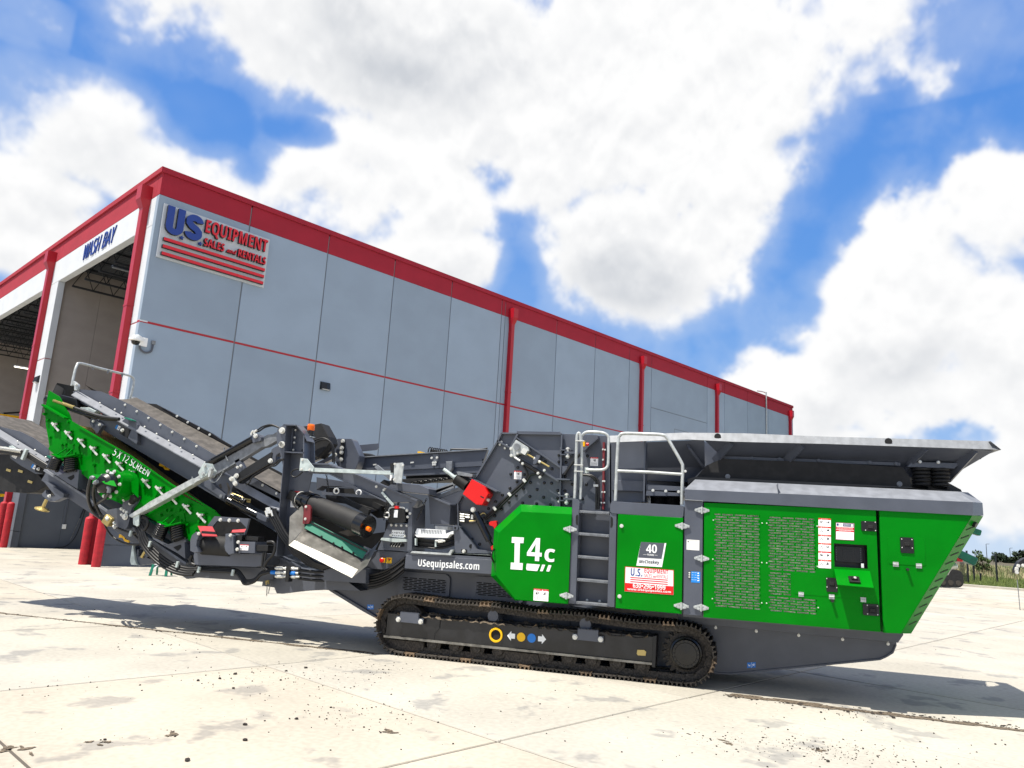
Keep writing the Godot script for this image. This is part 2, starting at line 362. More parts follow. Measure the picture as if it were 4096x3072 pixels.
# ---------------------------------------------------------------- sky
func make_sky() -> Image:
	# fair-weather cumulus over blue; clouds are lobes of azimuth and height (degrees) broken up with noise
	var W := 2048; var H := 1024
	var f1 := FastNoiseLite.new(); f1.seed = 4; f1.frequency = 3.6; f1.fractal_octaves = 5; f1.fractal_gain = 0.55
	var f2 := FastNoiseLite.new(); f2.seed = 8; f2.frequency = 1.15; f2.fractal_octaves = 3
	var f3 := FastNoiseLite.new(); f3.seed = 15; f3.noise_type = FastNoiseLite.TYPE_PERLIN; f3.frequency = 2.4; f3.fractal_octaves = 5; f3.fractal_gain = 0.6
	var f4 := FastNoiseLite.new(); f4.seed = 23; f4.frequency = 9.0; f4.fractal_octaves = 4; f4.fractal_gain = 0.62; f4.fractal_type = FastNoiseLite.FRACTAL_RIDGED
	f4.domain_warp_enabled = true; f4.domain_warp_amplitude = 0.06; f4.domain_warp_frequency = 6.0
	var d := PackedFloat32Array(); d.resize(W * H * 3)
	var top := H / 2 + 8
	var C := PackedFloat32Array(); C.resize(W * top)
	var G := PackedFloat32Array(); G.resize(W * top)
	for y in top:
		var th := PI * (y + 0.5) / H
		var el := 90.0 - rad_to_deg(th)
		var st := sin(th); var ct := cos(th)
		for x in W:
			var ph := TAU * (x + 0.5) / W
			var p := Vector3(st * sin(ph), ct, -st * cos(ph))
			var az := rad_to_deg(wrapf(ph, -PI, PI))
			var cover := (f2.get_noise_3dv(p * Vector3(1, 1.6, 1)) + 0.06) * 1.7
			var grey := 0.1
			if az > -75.0 and az < 60.0 and el < 75.0:
				var own := -0.6
				var gr := 0.0
				for l in LOBES:
					var dx: float = (az - l[0]) / l[2]; var dy: float = (el - l[1]) / l[3]
					if absf(dx) > 1.7 or absf(dy) > 1.7: continue
					var q := 1.0 - (dx * dx + dy * dy) * 0.85
					if l[4] < 0.0: own += l[4] * maxf(0.0, q)
					else:
						own = maxf(own, q * 0.62 * l[4] + minf(own + 0.5, 0.3) * 0.4)
						gr += l[5] * clampf(q + 0.2, 0.0, 1.0)
				var wgt := smoothstep(-75.0, -60.0, az) * (1.0 - smoothstep(45.0, 60.0, az)) * (1.0 - smoothstep(58.0, 75.0, el))
				cover = lerpf(cover, own, wgt)
				grey = lerpf(grey, gr, wgt)
			C[y * W + x] = cover + f1.get_noise_3dv(p) * 0.95 + f4.get_noise_3dv(p) * 0.24
			G[y * W + x] = grey
	for y in H:
		var el := 90.0 - 180.0 * (y + 0.5) / H
		var th := PI * (y + 0.5) / H
		var st := sin(th); var ct := cos(th)
		var e := clampf(el / 55.0, 0.0, 1.0)
		var blue0 := Vector3(0.27, 0.56, 0.99).lerp(Vector3(0.042, 0.21, 0.75), pow(e, 0.6)).lerp(Vector3(0.68, 0.81, 0.97), clampf(1.0 - el / 10.0, 0.0, 1.0) * 0.85)
		for x in W:
			var k := (y * W + x) * 3
			if y >= top:
				d[k] = 0.36; d[k + 1] = 0.35; d[k + 2] = 0.33; continue
			var ph := TAU * (x + 0.5) / W
			var p := Vector3(st * sin(ph), ct, -st * cos(ph))
			var c := C[y * W + x]
			var cu := C[maxi(y - 6, 0) * W + x]          # towards the high sun
			var cl := C[y * W + posmod(x - 5, W)]
			var n3 := f3.get_noise_3dv(p * Vector3(1, 1.7, 1))
			var a := smoothstep(-0.04, 0.20 + 0.45 * clampf(n3 + 0.35, 0.0, 1.0), c)
			var haze := smoothstep(-0.75, 0.15, c + n3 * 0.9) * 0.28
			var relief := clampf((cu * 0.7 + cl * 0.3 - c) * 0.8, -0.22, 0.3)
			var shade := clampf(G[y * W + x] * smoothstep(0.1, 0.7, c) * (0.85 + n3 * 1.6 - (c - 0.6) * 0.4) + relief * 0.75 + 0.03 + n3 * 0.12, 0.0, 0.62)
			var white := Vector3(1.08, 1.08, 1.08).lerp(Vector3(0.42, 0.47, 0.55), shade)
			var veil := smoothstep(0.0, 0.55, n3 + 0.1) * 0.12
			var col := blue0.lerp(Vector3(0.85, 0.93, 1.02), maxf(veil, haze)).lerp(white, a)
			d[k] = col.x; d[k + 1] = col.y; d[k + 2] = col.z
	return Image.create_from_data(W, H, false, Image.FORMAT_RGBF, d.to_byte_array())

func _ready():
	rng.seed = 7
	var cam := Camera3D.new(); cam.name = "camera"; cam.fov = 54.551; cam.far = 3000.0; cam.near = 0.05
	add_child(cam)
	cam.transform = Transform3D(Basis(CAM_R, CAM_U, -CAM_F), Vector3(0, 1.65, 0))
	cam.current = true
	var env := Environment.new()
	env.background_mode = Environment.BG_SKY
	var sky := Sky.new(); var pm := PanoramaSkyMaterial.new()
	pm.panorama = ImageTexture.create_from_image(make_sky()); pm.energy_multiplier = 0.62
	sky.sky_material = pm; env.sky = sky
	env.tonemap_mode = Environment.TONE_MAPPER_LINEAR; env.tonemap_exposure = 1.5
	env.sdfgi_enabled = true; env.ssao_enabled = true; env.ssil_enabled = true
	var we := WorldEnvironment.new(); we.name = "environment"; we.environment = env; add_child(we)
	var sun := DirectionalLight3D.new(); sun.name = "sun"; sun.light_energy = 1.6; sun.light_angular_distance = 0.5
	sun.light_color = c8(255, 248, 236); sun.shadow_enabled = true; add_child(sun)
	sun.look_at_from_position(Vector3(-0.27, 1.0, 0.3) * 50.0, Vector3.ZERO, Vector3(0, 0, 1))
	make_materials()
	make_yard()
	make_building()
	make_background()
	cr = thing("mobile_crusher", "long grey and green tracked crushing plant with hopper, ladder and folded conveyors", "crusher", MP)
	make_tracks()
	make_hull()
	make_housings()
	make_hopper()
	make_rails()
	make_crusher_box()
	make_conveyors()
	make_screen()
	make_mast()
	make_side_chute()
	make_hoses()
	make_labels()

# ---------------------------------------------------------------- yard
const TURN := 1.08717   # the building and the slab joints stand at this angle to the crusher
func make_yard():
	var g := Geo.new()
	g.quad(Vector3(-1500, -0.06, -1500), Vector3(1500, -0.06, -1500), Vector3(1500, -0.06, 1500), Vector3(-1500, -0.06, 1500), Vector3.UP)
	struct("ground", g, M.soil)
	g = Geo.new()
	g.quad(Vector3(-60, -0.012, -110), Vector3(51.3, -0.012, -110), Vector3(51.3, -0.012, 90), Vector3(-60, -0.012, 90), Vector3.UP)
	var y := put(self, "yard_pavement", g.mesh(), M.slab); y.rotation.y = TURN; y.set_meta("kind", "structure")
	# concrete slabs, 2.95 m by 3.70 m, with sawn joints
	var us := 2.95; var vs := 3.70
	var gap := 0.02
	g = Geo.new()
	var h := Vector3(us - gap, 0, vs - gap) * 0.5
	var b := 0.008
	g.quad(Vector3(-h.x + b, 0, -h.z + b), Vector3(h.x - b, 0, -h.z + b), Vector3(h.x - b, 0, h.z - b), Vector3(-h.x + b, 0, h.z - b), Vector3.UP)
	for s in [-1.0, 1.0]:
		g.qn(Vector3(-h.x + b, 0, s * (h.z - b)), Vector3(h.x - b, 0, s * (h.z - b)), Vector3(h.x, -0.011, s * h.z), Vector3(-h.x, -0.011, s * h.z), Vector3(0, 1, s))
		g.qn(Vector3(s * (h.x - b), 0, -h.z + b), Vector3(s * (h.x - b), 0, h.z - b), Vector3(s * h.x, -0.011, h.z), Vector3(s * h.x, -0.011, -h.z), Vector3(s, 1, 0))
	var sm := g.mesh()
	var tones := []
	for k in 3:
		var m: StandardMaterial3D = M.slab.duplicate(); m.albedo_color = [Color(1, 1, 1), Color(0.975, 0.975, 0.97), Color(1.0, 0.985, 0.965)][k]; tones.append(m)
	g = Geo.new(); g.quad(Vector3(1.7 - us * 3, -0.008, -(4.4 - vs * 4)), Vector3(1.7 + us * 12, -0.008, -(4.4 - vs * 4)), Vector3(1.7 + us * 12, -0.008, -(4.4 + vs * 9)), Vector3(1.7 - us * 3, -0.008, -(4.4 + vs * 9)), Vector3.UP); put(y, "joint_bed", g.mesh(), M.under)
	for i in range(-3, 12):
		for j in range(-4, 9):
			var o := put(y, "slab", sm, tones[rng.randi() % 3], Vector3(1.7 + us * (i + 0.5), rng.randf_range(-0.0015, 0.0015), -(4.4 + vs * (j + 0.5))))
			o.rotation.x = rng.randf_range(-0.0004, 0.0004)
	# grit, clods and mud dropped by the tracks
	var mm := MultiMesh.new(); mm.transform_format = MultiMesh.TRANSFORM_3D
	var peb := SphereMesh.new(); peb.radius = 1.0; peb.height = 1.3; peb.radial_segments = 7; peb.rings = 4
	mm.mesh = peb
	var xs := []
	var fields := [[v3([-4.348,0,-7.492])[0], 0.8, 150], [v3([-4.792,0,-6.991])[0], 0.35, 30], [v3([-6.944,0,-8.51])[0], 0.6, 90], [v3([-4.066,0,-5.163])[0], 0.12, 14], [v3([-4.3,0,-4.794])[0], 0.08, 10], [v3([-6.231,0,-5.891])[0], 0.5, 40], [v3([-3.335,0,-6.427])[0], 0.5, 60],
		[v3([-3.886,0,-8.276])[0], 0.5, 110], [v3([0.758,0,-7.181])[0], 0.32, 150], [v3([1.079,0,-7.297])[0], 0.35, 90], [v3([-0.006,0,-7.043])[0], 0.4, 90], [v3([0.452,0,-7.284])[0], 0.5, 90], [v3([1.479,0,-7.209])[0], 0.6, 60], [v3([1.248,0,-8.871])[0], 0.3, 40], [v3([-2.903,0,-6.448])[0], 0.6, 90],
		[Vector3(-3, 0, -6.8), 2.6, 200], [Vector3(0.6, 0, -7.6), 2.0, 150], [Vector3(-8.5, 0, -11), 3.0, 60], [Vector3(5, 0, -14), 4.0, 40]]
	for f in fields:
		for k in f[2]:
			var p: Vector3 = f[0] + Vector3(rng.randfn(0, 0.6), 0, rng.randfn(0, 0.6)) * f[1]
			var s := 0.0025 + 0.008 * pow(rng.randf(), 3.0)
			p.y = s * 0.35
			xs.append(Transform3D(Basis(Vector3(rng.randf(), 1, rng.randf()).normalized(), rng.randf() * TAU).scaled(Vector3(s, s * 0.75, s * rng.randf_range(0.7, 1.3))), p))
	for k in 620:
		var t := rng.randf()
		var p := Vector3(lerpf(-10.6, -4.3, t), 0, -9.3 + rng.randfn(0, 0.035)) if k < 330 else Vector3(lerpf(0.0, 3.2, t), 0, -9.12 + rng.randfn(0, 0.06))
		var s := 0.004 + 0.012 * pow(rng.randf(), 2.5)
		p.y = s * 0.3
		xs.append(Transform3D(Basis(Vector3(0, 1, 0), rng.randf() * TAU).scaled(Vector3(s * 1.5, s * 0.6, s)), p))
	mm.instance_count = xs.size()
	for k in xs.size(): mm.set_instance_transform(k, xs[k])
	var mi := MultiMeshInstance3D.new(); mi.name = "loose_grit"; mi.multimesh = mm; mi.material_override = M.grit
	mi.set_meta("kind", "stuff"); tag(mi, "dark loose grit and crumbs scattered over the concrete yard", "grit"); add_child(mi)
	# mud smears: thin dried patches with ragged outlines
	g = Geo.new()
	var pat := [[-10.4, -9.3, 0.9, 0.035], [-9.2, -9.32, 1.1, 0.03], [-7.9, -9.3, 1.3, 0.04], [-6.6, -9.3, 1.2, 0.045], [-5.4, -9.32, 1.0, 0.05], [-4.6, -9.36, 0.6, 0.04], [0.5, -9.2, 0.7, 0.07], [1.3, -9.1, 0.9, 0.06], [2.1, -9.05, 0.7, 0.06], [2.9, -9.0, 0.6, 0.04]]
	for q in pat:
		for k in 16:
			var c := Vector3(q[0] + rng.randf_range(-0.5, 0.5) * q[2], 0.0035, q[1] + rng.randfn(0, 0.4) * q[3])
			blotch(g, c, rng.randf_range(0.12, 0.32) * q[2], rng.randf_range(0.3, 1.3) * q[3], 0.0)
	for q in [v3([-2.636,0,-6.022])[0], v3([-4.059,0,-5.155])[0], v3([-4.296,0,-4.78])[0], v3([0.007,0,-7.023])[0], v3([0.769,0,-7.177])[0], v3([-4.592,0,-4.404])[0], v3([-4.684,0,-4.38])[0], v3([1.622,0,-9.043])[0]]:
		for k in 4: blotch(g, q + Vector3(rng.randfn(0, 0.05), 0.004, rng.randfn(0, 0.03)), rng.randf_range(0.02, 0.07), rng.randf_range(0.01, 0.03), rng.randf() * 3.0)
	var mud := put(self, "mud_smears", g.mesh(), M.mud); mud.set_meta("kind", "stuff"); tag(mud, "dried brown mud smears left along the crawler path", "mud")
	# clods big enough to pick up
	var cm := []
	for k in 3:
		var cg := Geo.new(); var fn := FastNoiseLite.new(); fn.seed = 40 + k; fn.frequency = 1.1
		var rows := 6; var cols := 9
		for i in rows:
			for j in cols:
				var cp := []
				for e in [[i, j], [i, j + 1], [i + 1, j + 1], [i + 1, j]]:
					var th: float = PI * e[0] / rows; var ph: float = TAU * (e[1] % cols) / cols
					var dd := Vector3(sin(th) * cos(ph), cos(th), sin(th) * sin(ph))
					cp.append(dd * (1.0 + 0.55 * fn.get_noise_3dv(dd * 1.5)) * Vector3(1, 0.65, 1) + Vector3(0, 0.45, 0))
				cg.qn(cp[0], cp[1], cp[2], cp[3], cp[0] + cp[2] - Vector3(0, 0.9, 0))
		cm.append(cg.mesh())
	var k2 := 0
	for q in [v3([-4.592,0,-6.713])[0], v3([-4.637,0,-7.719])[0], v3([-4.556,0,-7.988])[0], v3([-3.712,0,-5.644])[0], v3([-3.456,0,-5.997])[0], v3([-3.454,0,-5.277])[0], v3([-3.504,0,-4.698])[0], v3([-5.087,0,-6.826])[0], v3([-4.972,0,-7.016])[0], v3([-3.408,0,-6.494])[0], v3([-4.323,0,-4.834])[0], v3([0.802,0,-6.845])[0], v3([1.255,0,-8.951])[0], v3([0.765,0,-7.195])[0], v3([1.676,0,-8.903])[0], v3([0.972,0,-8.775])[0], v3([-4.985,0,-7.289])[0], v3([-4.425,0,-7.276])[0]]:
		var s := rng.randf_range(0.010, 0.02)
		var cl := put(self, numbered("mud_clod"), cm[k2 % 3], M.grit, q); k2 += 1
		cl.scale = Vector3(s, s, s * 1.2); cl.rotation.y = rng.randf() * 6.0
		tag(cl, "small dark clod of dried mud lying on the pale concrete", "clod", "mud clods on the concrete")
func blotch(g: Geo, c: Vector3, rx: float, rz: float, turn: float):
	var k := 14; var p := []
	for i in k:
		var t := TAU * i / k; var r := rng.randf_range(0.55, 1.15)
		p.append(c + Vector3(cos(t) * rx * r, 0, sin(t) * rz * r).rotated(Vector3.UP, turn))
	for i in k: g.tri(c + Vector3(0, 0.002, 0), p[i], p[(i + 1) % k], Vector3.UP)

# ---------------------------------------------------------------- building
var bl: Node3D
func bp(called: String, g: Geo, mt: Material, parent: Node = null) -> MeshInstance3D: return put(bl if parent == null else parent, called, g.mesh(), mt)
func blk(g: Geo, x0: float, x1: float, y0: float, y1: float, z0: float, z1: float, ch := 0.0):
	g.box(Vector3(x0 + x1, y0 + y1, z0 + z1) * 0.5, Vector3(absf(x1 - x0), absf(y1 - y0), absf(z1 - z0)), Basis(), ch)
func bt(p: Vector3) -> Vector3: return bl.transform * p
func make_building():
	bl = thing("service_building", "tall grey concrete service building with red parapet band and open bays", "building", Vector3(-17.375, 0, -18.23), TURN)
	var g := Geo.new()
	# long wall: backing with the joints, panels in front of it
	blk(g, 0.2, 48.55, -0.05, 12.3, -0.24, -0.025)
	var wall := bp("long_wall", g, M.joint)
	var wg := []
	for k in 3:
		var m: StandardMaterial3D = M.wall_grey.duplicate(); m.albedo_color = M.wall_grey.albedo_color * [1.0, 0.975, 1.02][k]; m.albedo_color.a = 1.0; m.uv1_offset = Vector3(k * 0.31, k * 0.17, 0); wg.append(m)
	var xs := [0.0, 3.1, 6.28, 9.44, 12.61, 15.79, 16.04, 19.83, 23.08, 26.31, 28.6, 35.2, 37.55, 40.89, 44.3, 48.6]
	for i in xs.size() - 1:
		var a: float = xs[i] + 0.02; var b: float = xs[i + 1] - 0.02
		if i == 0: a = 0.0
		if i == xs.size() - 2: b = 48.6
		var cuts := [[-0.05, 0.6, M.wall_dark], [0.615, 3.0, M.wall_dark], [3.004, 7.37, M.wall_grey], [7.44, 11.61, M.wall_grey], [11.613, 12.36, M.wall_red]]
		if i == 10: cuts = [[-0.05, 0.6, M.wall_dark], [0.615, 3.0, M.wall_dark], [3.004, 9.22, M.wall_grey], [9.25, 11.61, M.wall_grey], [11.613, 12.36, M.wall_red]]
		if i > 10: cuts = [[-0.05, 3.0, M.wall_dark], [3.004, 11.61, M.wall_grey], [11.613, 12.36, M.wall_red]]
		for c in cuts:
			g = Geo.new(); blk(g, a, b, c[0], c[1], -0.2, 0.0, 0.012)
			bp("wall_panel", g, c[2] if c[2] != M.wall_grey else wg[(i * 7 + int(c[0])) % 3], wall)
		if i < 10:
			g = Geo.new(); blk(g, a, b, 7.372, 7.438, -0.2, -0.012)
			bp("red_reveal", g, M.metal_red, wall)
	g = Geo.new()
	for e in [[31.2, 34.9, 8.30, 8.33], [31.2, 31.23, 5.0, 8.33]]: blk(g, e[0], e[1], e[2], e[3], 0.0, 0.006)
	bp("infill_outline", g, M.joint, wall)
	# short front with the open bays
	g = Geo.new(); blk(g, 0.03, 0.22, 10.7, 12.3, -34.0, -0.3)
	var front := bp("front_wall", g, M.joint)
	var piers := [[-1.29, 0.0], [-11.4, -9.77], [-21.6, -20.0], [-31.4, -29.8]]
	for pr in piers:
		for c in [[-0.05, 0.6, M.wall_dark], [0.612, 3.0, M.wall_dark], [3.004, 7.37, M.wall_pale], [7.40, 10.608, M.wall_pale]]:
			g = Geo.new(); blk(g, 0.001 if pr[1] < 0 else 0.0015, 0.25, c[0], c[1], pr[0], pr[1] - (0.0 if pr[1] < 0 else 0.0015), 0.012)
			bp("pier", g, c[2], front)
		g = Geo.new(); blk(g, 0.012, 0.2, 7.372, 7.398, pr[0] + 0.01, pr[1] - 0.01); bp("red_reveal", g, M.metal_red, front)
	for e in [[-0.30, -0.0015], [-9.96, -0.318], [-20.2, -9.975], [-30.0, -20.215], [-34.0, -30.015]]:
		g = Geo.new(); blk(g, 0.0015, 0.25, 10.612, 11.61, e[0], e[1], 0.012); bp("lintel", g, M.wall_pale, front)
		g = Geo.new(); blk(g, 0.0015, 0.25, 11.613, 12.36, e[0], e[1], 0.012); bp("parapet_band", g, M.wall_red, front)
	# metal coping round the roof edge
	g = Geo.new()
	blk(g, -0.06, 48.66, 12.362, 12.54, -0.28, 0.05); bp("coping", g, M.wall_red)
	g = Geo.new(); blk(g, -0.06, 0.28, 12.362, 12.54, -34.0, -0.281); bp("coping", g, M.wall_red)
	# back, roof, floor and dividing walls
	g = Geo.new(); blk(g, 48.35, 48.6, -0.05, 12.3, -34.0, -0.25); blk(g, 0.25, 48.35, -0.05, 12.3, -34.0, -33.75); bp("rear_walls", g, M.taupe)
	for z in [-9.9, -30.1]:
		for c in [[0.0, 3.0, M.wall_dark], [3.004, 11.3, M.taupe]]:
			var x := 0.252
			for nx in [1.67, 4.8, 8.0, 11.2, 14.4, 17.6, 20.8]:
				g = Geo.new(); blk(g, x, nx - 0.012, c[0], c[1], z - 0.2, z); bp("partition_panel", g, c[2]); x = nx
		g = Geo.new(); blk(g, 0.252, 20.8, 0.0, 11.3, z - 0.18, z - 0.02); bp("partition_core", g, M.joint)
	g = Geo.new(); blk(g, 20.8, 21.0, 0.0, 11.3, -33.7, -0.25); bp("cross_wall", g, M.taupe)
	g = Geo.new()
	for k in 170:
		var z0 := -0.25 - k * 0.2
		g.qn(Vector3(0.25, 11.3, z0), Vector3(21, 11.3, z0), Vector3(21, 11.3, z0 - 0.11), Vector3(0.25, 11.3, z0 - 0.11), Vector3.DOWN)
		g.qn(Vector3(0.25, 11.3, z0 - 0.11), Vector3(21, 11.3, z0 - 0.11), Vector3(21, 11.36, z0 - 0.13), Vector3(0.25, 11.36, z0 - 0.13), Vector3.DOWN)
		g.qn(Vector3(0.25, 11.36, z0 - 0.13), Vector3(21, 11.36, z0 - 0.13), Vector3(21, 11.36, z0 - 0.18), Vector3(0.25, 11.36, z0 - 0.18), Vector3.DOWN)
		g.qn(Vector3(0.25, 11.36, z0 - 0.18), Vector3(21, 11.36, z0 - 0.18), Vector3(21, 11.3, z0 - 0.2), Vector3(0.25, 11.3, z0 - 0.2), Vector3.DOWN)
	blk(g, 0.25, 48.35, 11.4, 11.6, -33.75, -0.24)
	var roof := bp("roof_deck", g, M.deck)
	var jg := Geo.new()
	for y in [10.42, 11.26]:
		jg.box(Vector3(10.6, y, 0.035), Vector3(20.4, 0.06, 0.05)); jg.box(Vector3(10.6, y, -0.035), Vector3(20.4, 0.06, 0.05))
	for k in 26:
		var x0 := 0.4 + k * 0.78
		jg.cyl(Vector3(x0, 10.42, 0), Vector3(x0 + 0.39, 11.26, 0), 0.018, -1.0, 6, false)
		jg.cyl(Vector3(x0 + 0.39, 11.26, 0), Vector3(x0 + 0.78, 10.42, 0), 0.018, -1.0, 6, false)
	var jm := jg.mesh()
	for z in [-1.4, -3.0, -4.6, -6.2, -7.8, -9.3, -11.5, -13.1, -14.7, -16.3, -17.9, -19.5, -21.1, -22.7, -24.3, -25.9, -27.5, -29.1]: put(roof, "joist", jm, M.joist, Vector3(0, 0, z))
	# downpipes with scupper heads
	for x in [16.42, 27.44, 36.34, 47.9]: downpipe(Transform3D(Basis(), Vector3(x, 0, 0)), 0.1, 0.3)
	for z in [-0.86, -10.88, -20.9]: downpipe(Transform3D(Basis(Vector3.UP, -PI / 2), Vector3(0, 0, z)))
	# conduit over the parapet
	g = Geo.new(); g.tube(curve([Vector3(43.8, 1.0, 0.05), Vector3(43.8, 8, 0.05), Vector3(43.8, 12.3, 0.06), Vector3(43.75, 12.75, 0.02), Vector3(43.3, 12.85, -0.4)], 4), 0.05, 8)
	bp("conduit", g, M.galv)
	# --- things on the building
	var s := thing("building_sign", "large pale wall sign with blue and red raised letters over three red stripes", "sign", bt(Vector3(2.02, 9.54, 0)), TURN)
	g = Geo.new(); blk(g, -1.85, 1.85, 0.0, 1.81, 0.004, 0.06, 0.01); put(s, "board", g.mesh(), M.sign_board)
	var ox := -2.02; var oy := -9.54
	var dz := 0.12
	for e in [["EQUIPMENT", 1.53, 10.70, 2.24, 0.56, M.sign_red], ["SALES", 1.55, 10.33, 0.70, 0.29, M.sign_red], ["RENTALS", 2.74, 10.33, 1.03, 0.29, M.sign_red], ["and", 2.33, 10.36, 0.33, 0.16, M.sign_red]]:
		var it: bool = e[0] == "and"
		var fam := "Droid Serif" if it else "Droid Sans"
		text(s, "letter_returns", e[0], true, Transform3D(Basis(), Vector3(e[1] + ox, e[2] + oy, 0.062)), e[3], e[4], dz - 0.02, M.sign_edge, fam, 0.3 if it else 0.0)
		text(s, "letters", e[0], true, Transform3D(Basis(), Vector3(e[1] + ox + 0.008, e[2] + oy + 0.008, 0.062 + dz - 0.02)), e[3] - 0.016, e[4] - 0.016, 0.02, e[5], fam, 0.3 if it else 0.0)
	var us := [heavy_u(0.56, 0.92), heavy_s(0.57, 0.98)]
	for k in 2:
		var at := Vector3([0.27, 0.88][k] + ox, [10.37, 10.34][k] + oy, 0.062)
		g = Geo.new()
		for pl in us[k]: g.extx(pl, Transform3D(Basis(), at + Vector3(0, 0, dz - 0.015)), dz - 0.015)
		put(s, "letter_returns", g.mesh(), M.sign_edge)
		g = Geo.new()
		for pl in us[k]: g.extx(pl, Transform3D(Basis(), at + Vector3(0, 0, dz)), 0.0145)
		put(s, "letters", g.mesh(), M.sign_blue)
	for y in [10.10, 9.86, 9.62]:
		g = Geo.new(); g.box(Vector3(2.03 + ox, y + 0.055 + oy, 0.11), Vector3(3.5, 0.11, 0.09)); put(s, "stripe_returns", g.mesh(), M.sign_edge)
		g = Geo.new(); g.box(Vector3(2.03 + ox, y + 0.055 + oy, 0.165), Vector3(3.48, 0.094, 0.016)); put(s, "stripe", g.mesh(), M.sign_red)
	for x in [0.83, 1.44]:
		var st := PackedVector2Array()
		for k in 10: st.append(Vector2(sin(TAU * k / 10.0), cos(TAU * k / 10.0)) * (0.07 if k % 2 == 0 else 0.03))
		g = Geo.new(); g.extx(st, Transform3D(Basis(), Vector3(x + ox, 10.37 + oy, 0.17)), 0.1); put(s, "star", g.mesh(), M.sign_blue)
	var wb := thing("bay_lettering", "blue raised letters reading WASH BAY above the open bay", "sign", bt(Vector3(0, 10.9, -5.4)), TURN)
	text(wb, "letters", "WASH BAY", false, Transform3D(Basis(Vector3.UP, -PI / 2), Vector3(-0.002, -0.04, -1.62)), 3.3, 0.6, 0.03, M.sign_blue, "Droid Sans", 0.22)
	var lw := thing("wall_light", "dark wedge-shaped wall light on the grey panel below the red line", "light", bt(Vector3(6.76, 6.4, 0)), TURN, "")
	wall_light(lw)
	lw = thing("wall_light", "dark wedge-shaped wall light on the pale pier between the bays", "light", bt(Vector3(0, 6.4, -10.1)), TURN - PI / 2)
	wall_light(lw)
	# security camera
	var sc := thing("security_camera", "white dome security camera on a bracket at the building corner", "camera", bt(Vector3(0.1, 6.6, 0)), TURN)
	g = Geo.new(); blk(g, -0.0, 0.22, 0.02, 0.3, 0.004, 0.05, 0.01); put(sc, "bracket", g.mesh(), M.white)
	g = Geo.new(); g.bar(Vector3(0.08, 0.2, 0.05), Vector3(-0.2, 0.24, 0.3), 0.1, 0.1); put(sc, "arm", g.mesh(), M.white)
	g = Geo.new(); g.lathe(Vector3(-0.22, 0.05, 0.32), Vector3.UP, [[0.0, 0.22], [0.1, 0.2], [0.1, 0.12], [0.2, 0.1], [0.2, 0.04], [0.13, 0.02]], 18); put(sc, "hood", g.mesh(), M.white)
	g = Geo.new(); g.lathe(Vector3(-0.22, 0.05, 0.32), Vector3.UP, [[0.13, 0.02], [0.11, -0.05], [0.06, -0.09], [0.0, -0.1]], 16); put(sc, "dome", g.mesh(), M.gloss)
	g = Geo.new(); g.tube(curve([Vector3(0.0, 0.02, 0.04), Vector3(0.06, -0.1, 0.05), Vector3(0.2, -0.16, 0.05), Vector3(0.36, -0.08, 0.05), Vector3(0.39, 0.14, 0.05)], 5), 0.03, 8); put(sc, "flexible_conduit", g.mesh(), M.grey)
	g = Geo.new(); blk(g, 0.34, 0.45, 0.14, 0.26, 0.004, 0.07); put(sc, "junction_box", g.mesh(), M.worn)
	# inside the bays
	var ob := thing("outlet_box", "pale metal outlet box with a thin conduit on the dark bay wall", "outlet", bt(Vector3(1.75, 0.85, -9.9)), TURN)
	g = Geo.new(); blk(g, -0.07, 0.07, -0.09, 0.09, 0.002, 0.07, 0.008); put(ob, "box", g.mesh(), M.white)
	g = Geo.new(); g.cyl(Vector3(0, 0.09, 0.03), Vector3(0, 2.2, 0.03), 0.012); put(ob, "conduit", g.mesh(), M.grey)
	var pw := thing("spray_wand", "black pressure-washer wand and hose hanging on the dark bay wall", "wand", bt(Vector3(2.3, 0, -9.9)), TURN)
	g = Geo.new(); g.tube(v3([0.05, 1.62, 0.1, -0.05, 1.2, 0.1]), 0.02, 6); g.box(Vector3(0.08, 1.66, 0.1), Vector3(0.16, 0.06, 0.05)); put(pw, "grip", g.mesh(), M.black)
	g = Geo.new(); g.tube(v3([-0.05, 1.2, 0.1, -0.28, 0.3, 0.12]), 0.012, 6); put(pw, "lance", g.mesh(), M.steel)
	g = Geo.new(); g.tube(curve(v3([0.1, 1.6, 0.1, 0.02, 1.0, 0.12, -0.12, 0.45, 0.14, -0.4, 0.1, 0.16, -0.8, 0.02, 0.2])), 0.018, 6); put(pw, "hose", g.mesh(), M.hose)
	var yb := thing("crane_girder", "yellow steel crane girder inside the dark second bay", "girder", bt(Vector3(4.0, 5.0, -20.0)), TURN)
	g = Geo.new(); g.box(Vector3(0, 0.75, 0), Vector3(7.0, 0.3, 0.25)); g.box(Vector3(0, 0.93, 0), Vector3(7.0, 0.05, 0.4)); put(yb, "girder", g.mesh(), M.yellow)
	g = Geo.new(); g.bar(Vector3(-2.9, 1.0, 0.05), Vector3(-1.8, 1.25, 0.05), 0.08, 0.3); put(yb, "end_stop", g.mesh(), M.black)
	for x in [-2.55, -2.1]:
		g = Geo.new(); g.box(Vector3(x, 0.28, 0.0), Vector3(0.1, 0.55, 0.08)); put(yb, "hanger", g.mesh(), M.blue)
	var rk := thing("storage_rack", "yellow beamed storage rack low in the dark second bay", "rack", bt(Vector3(4.0, 0, -20.0)), TURN)
	for y in [0.9, 2.0]:
		g = Geo.new(); g.box(Vector3(0, y, 0), Vector3(6.6, 0.14, 0.08)); put(rk, "beam", g.mesh(), M.yellow)
	for x in [-3.3, 0.0, 3.3]:
		g = Geo.new(); g.box(Vector3(x, 1.3, 0), Vector3(0.1, 2.6, 0.1)); put(rk, "post", g.mesh(), M.joist)
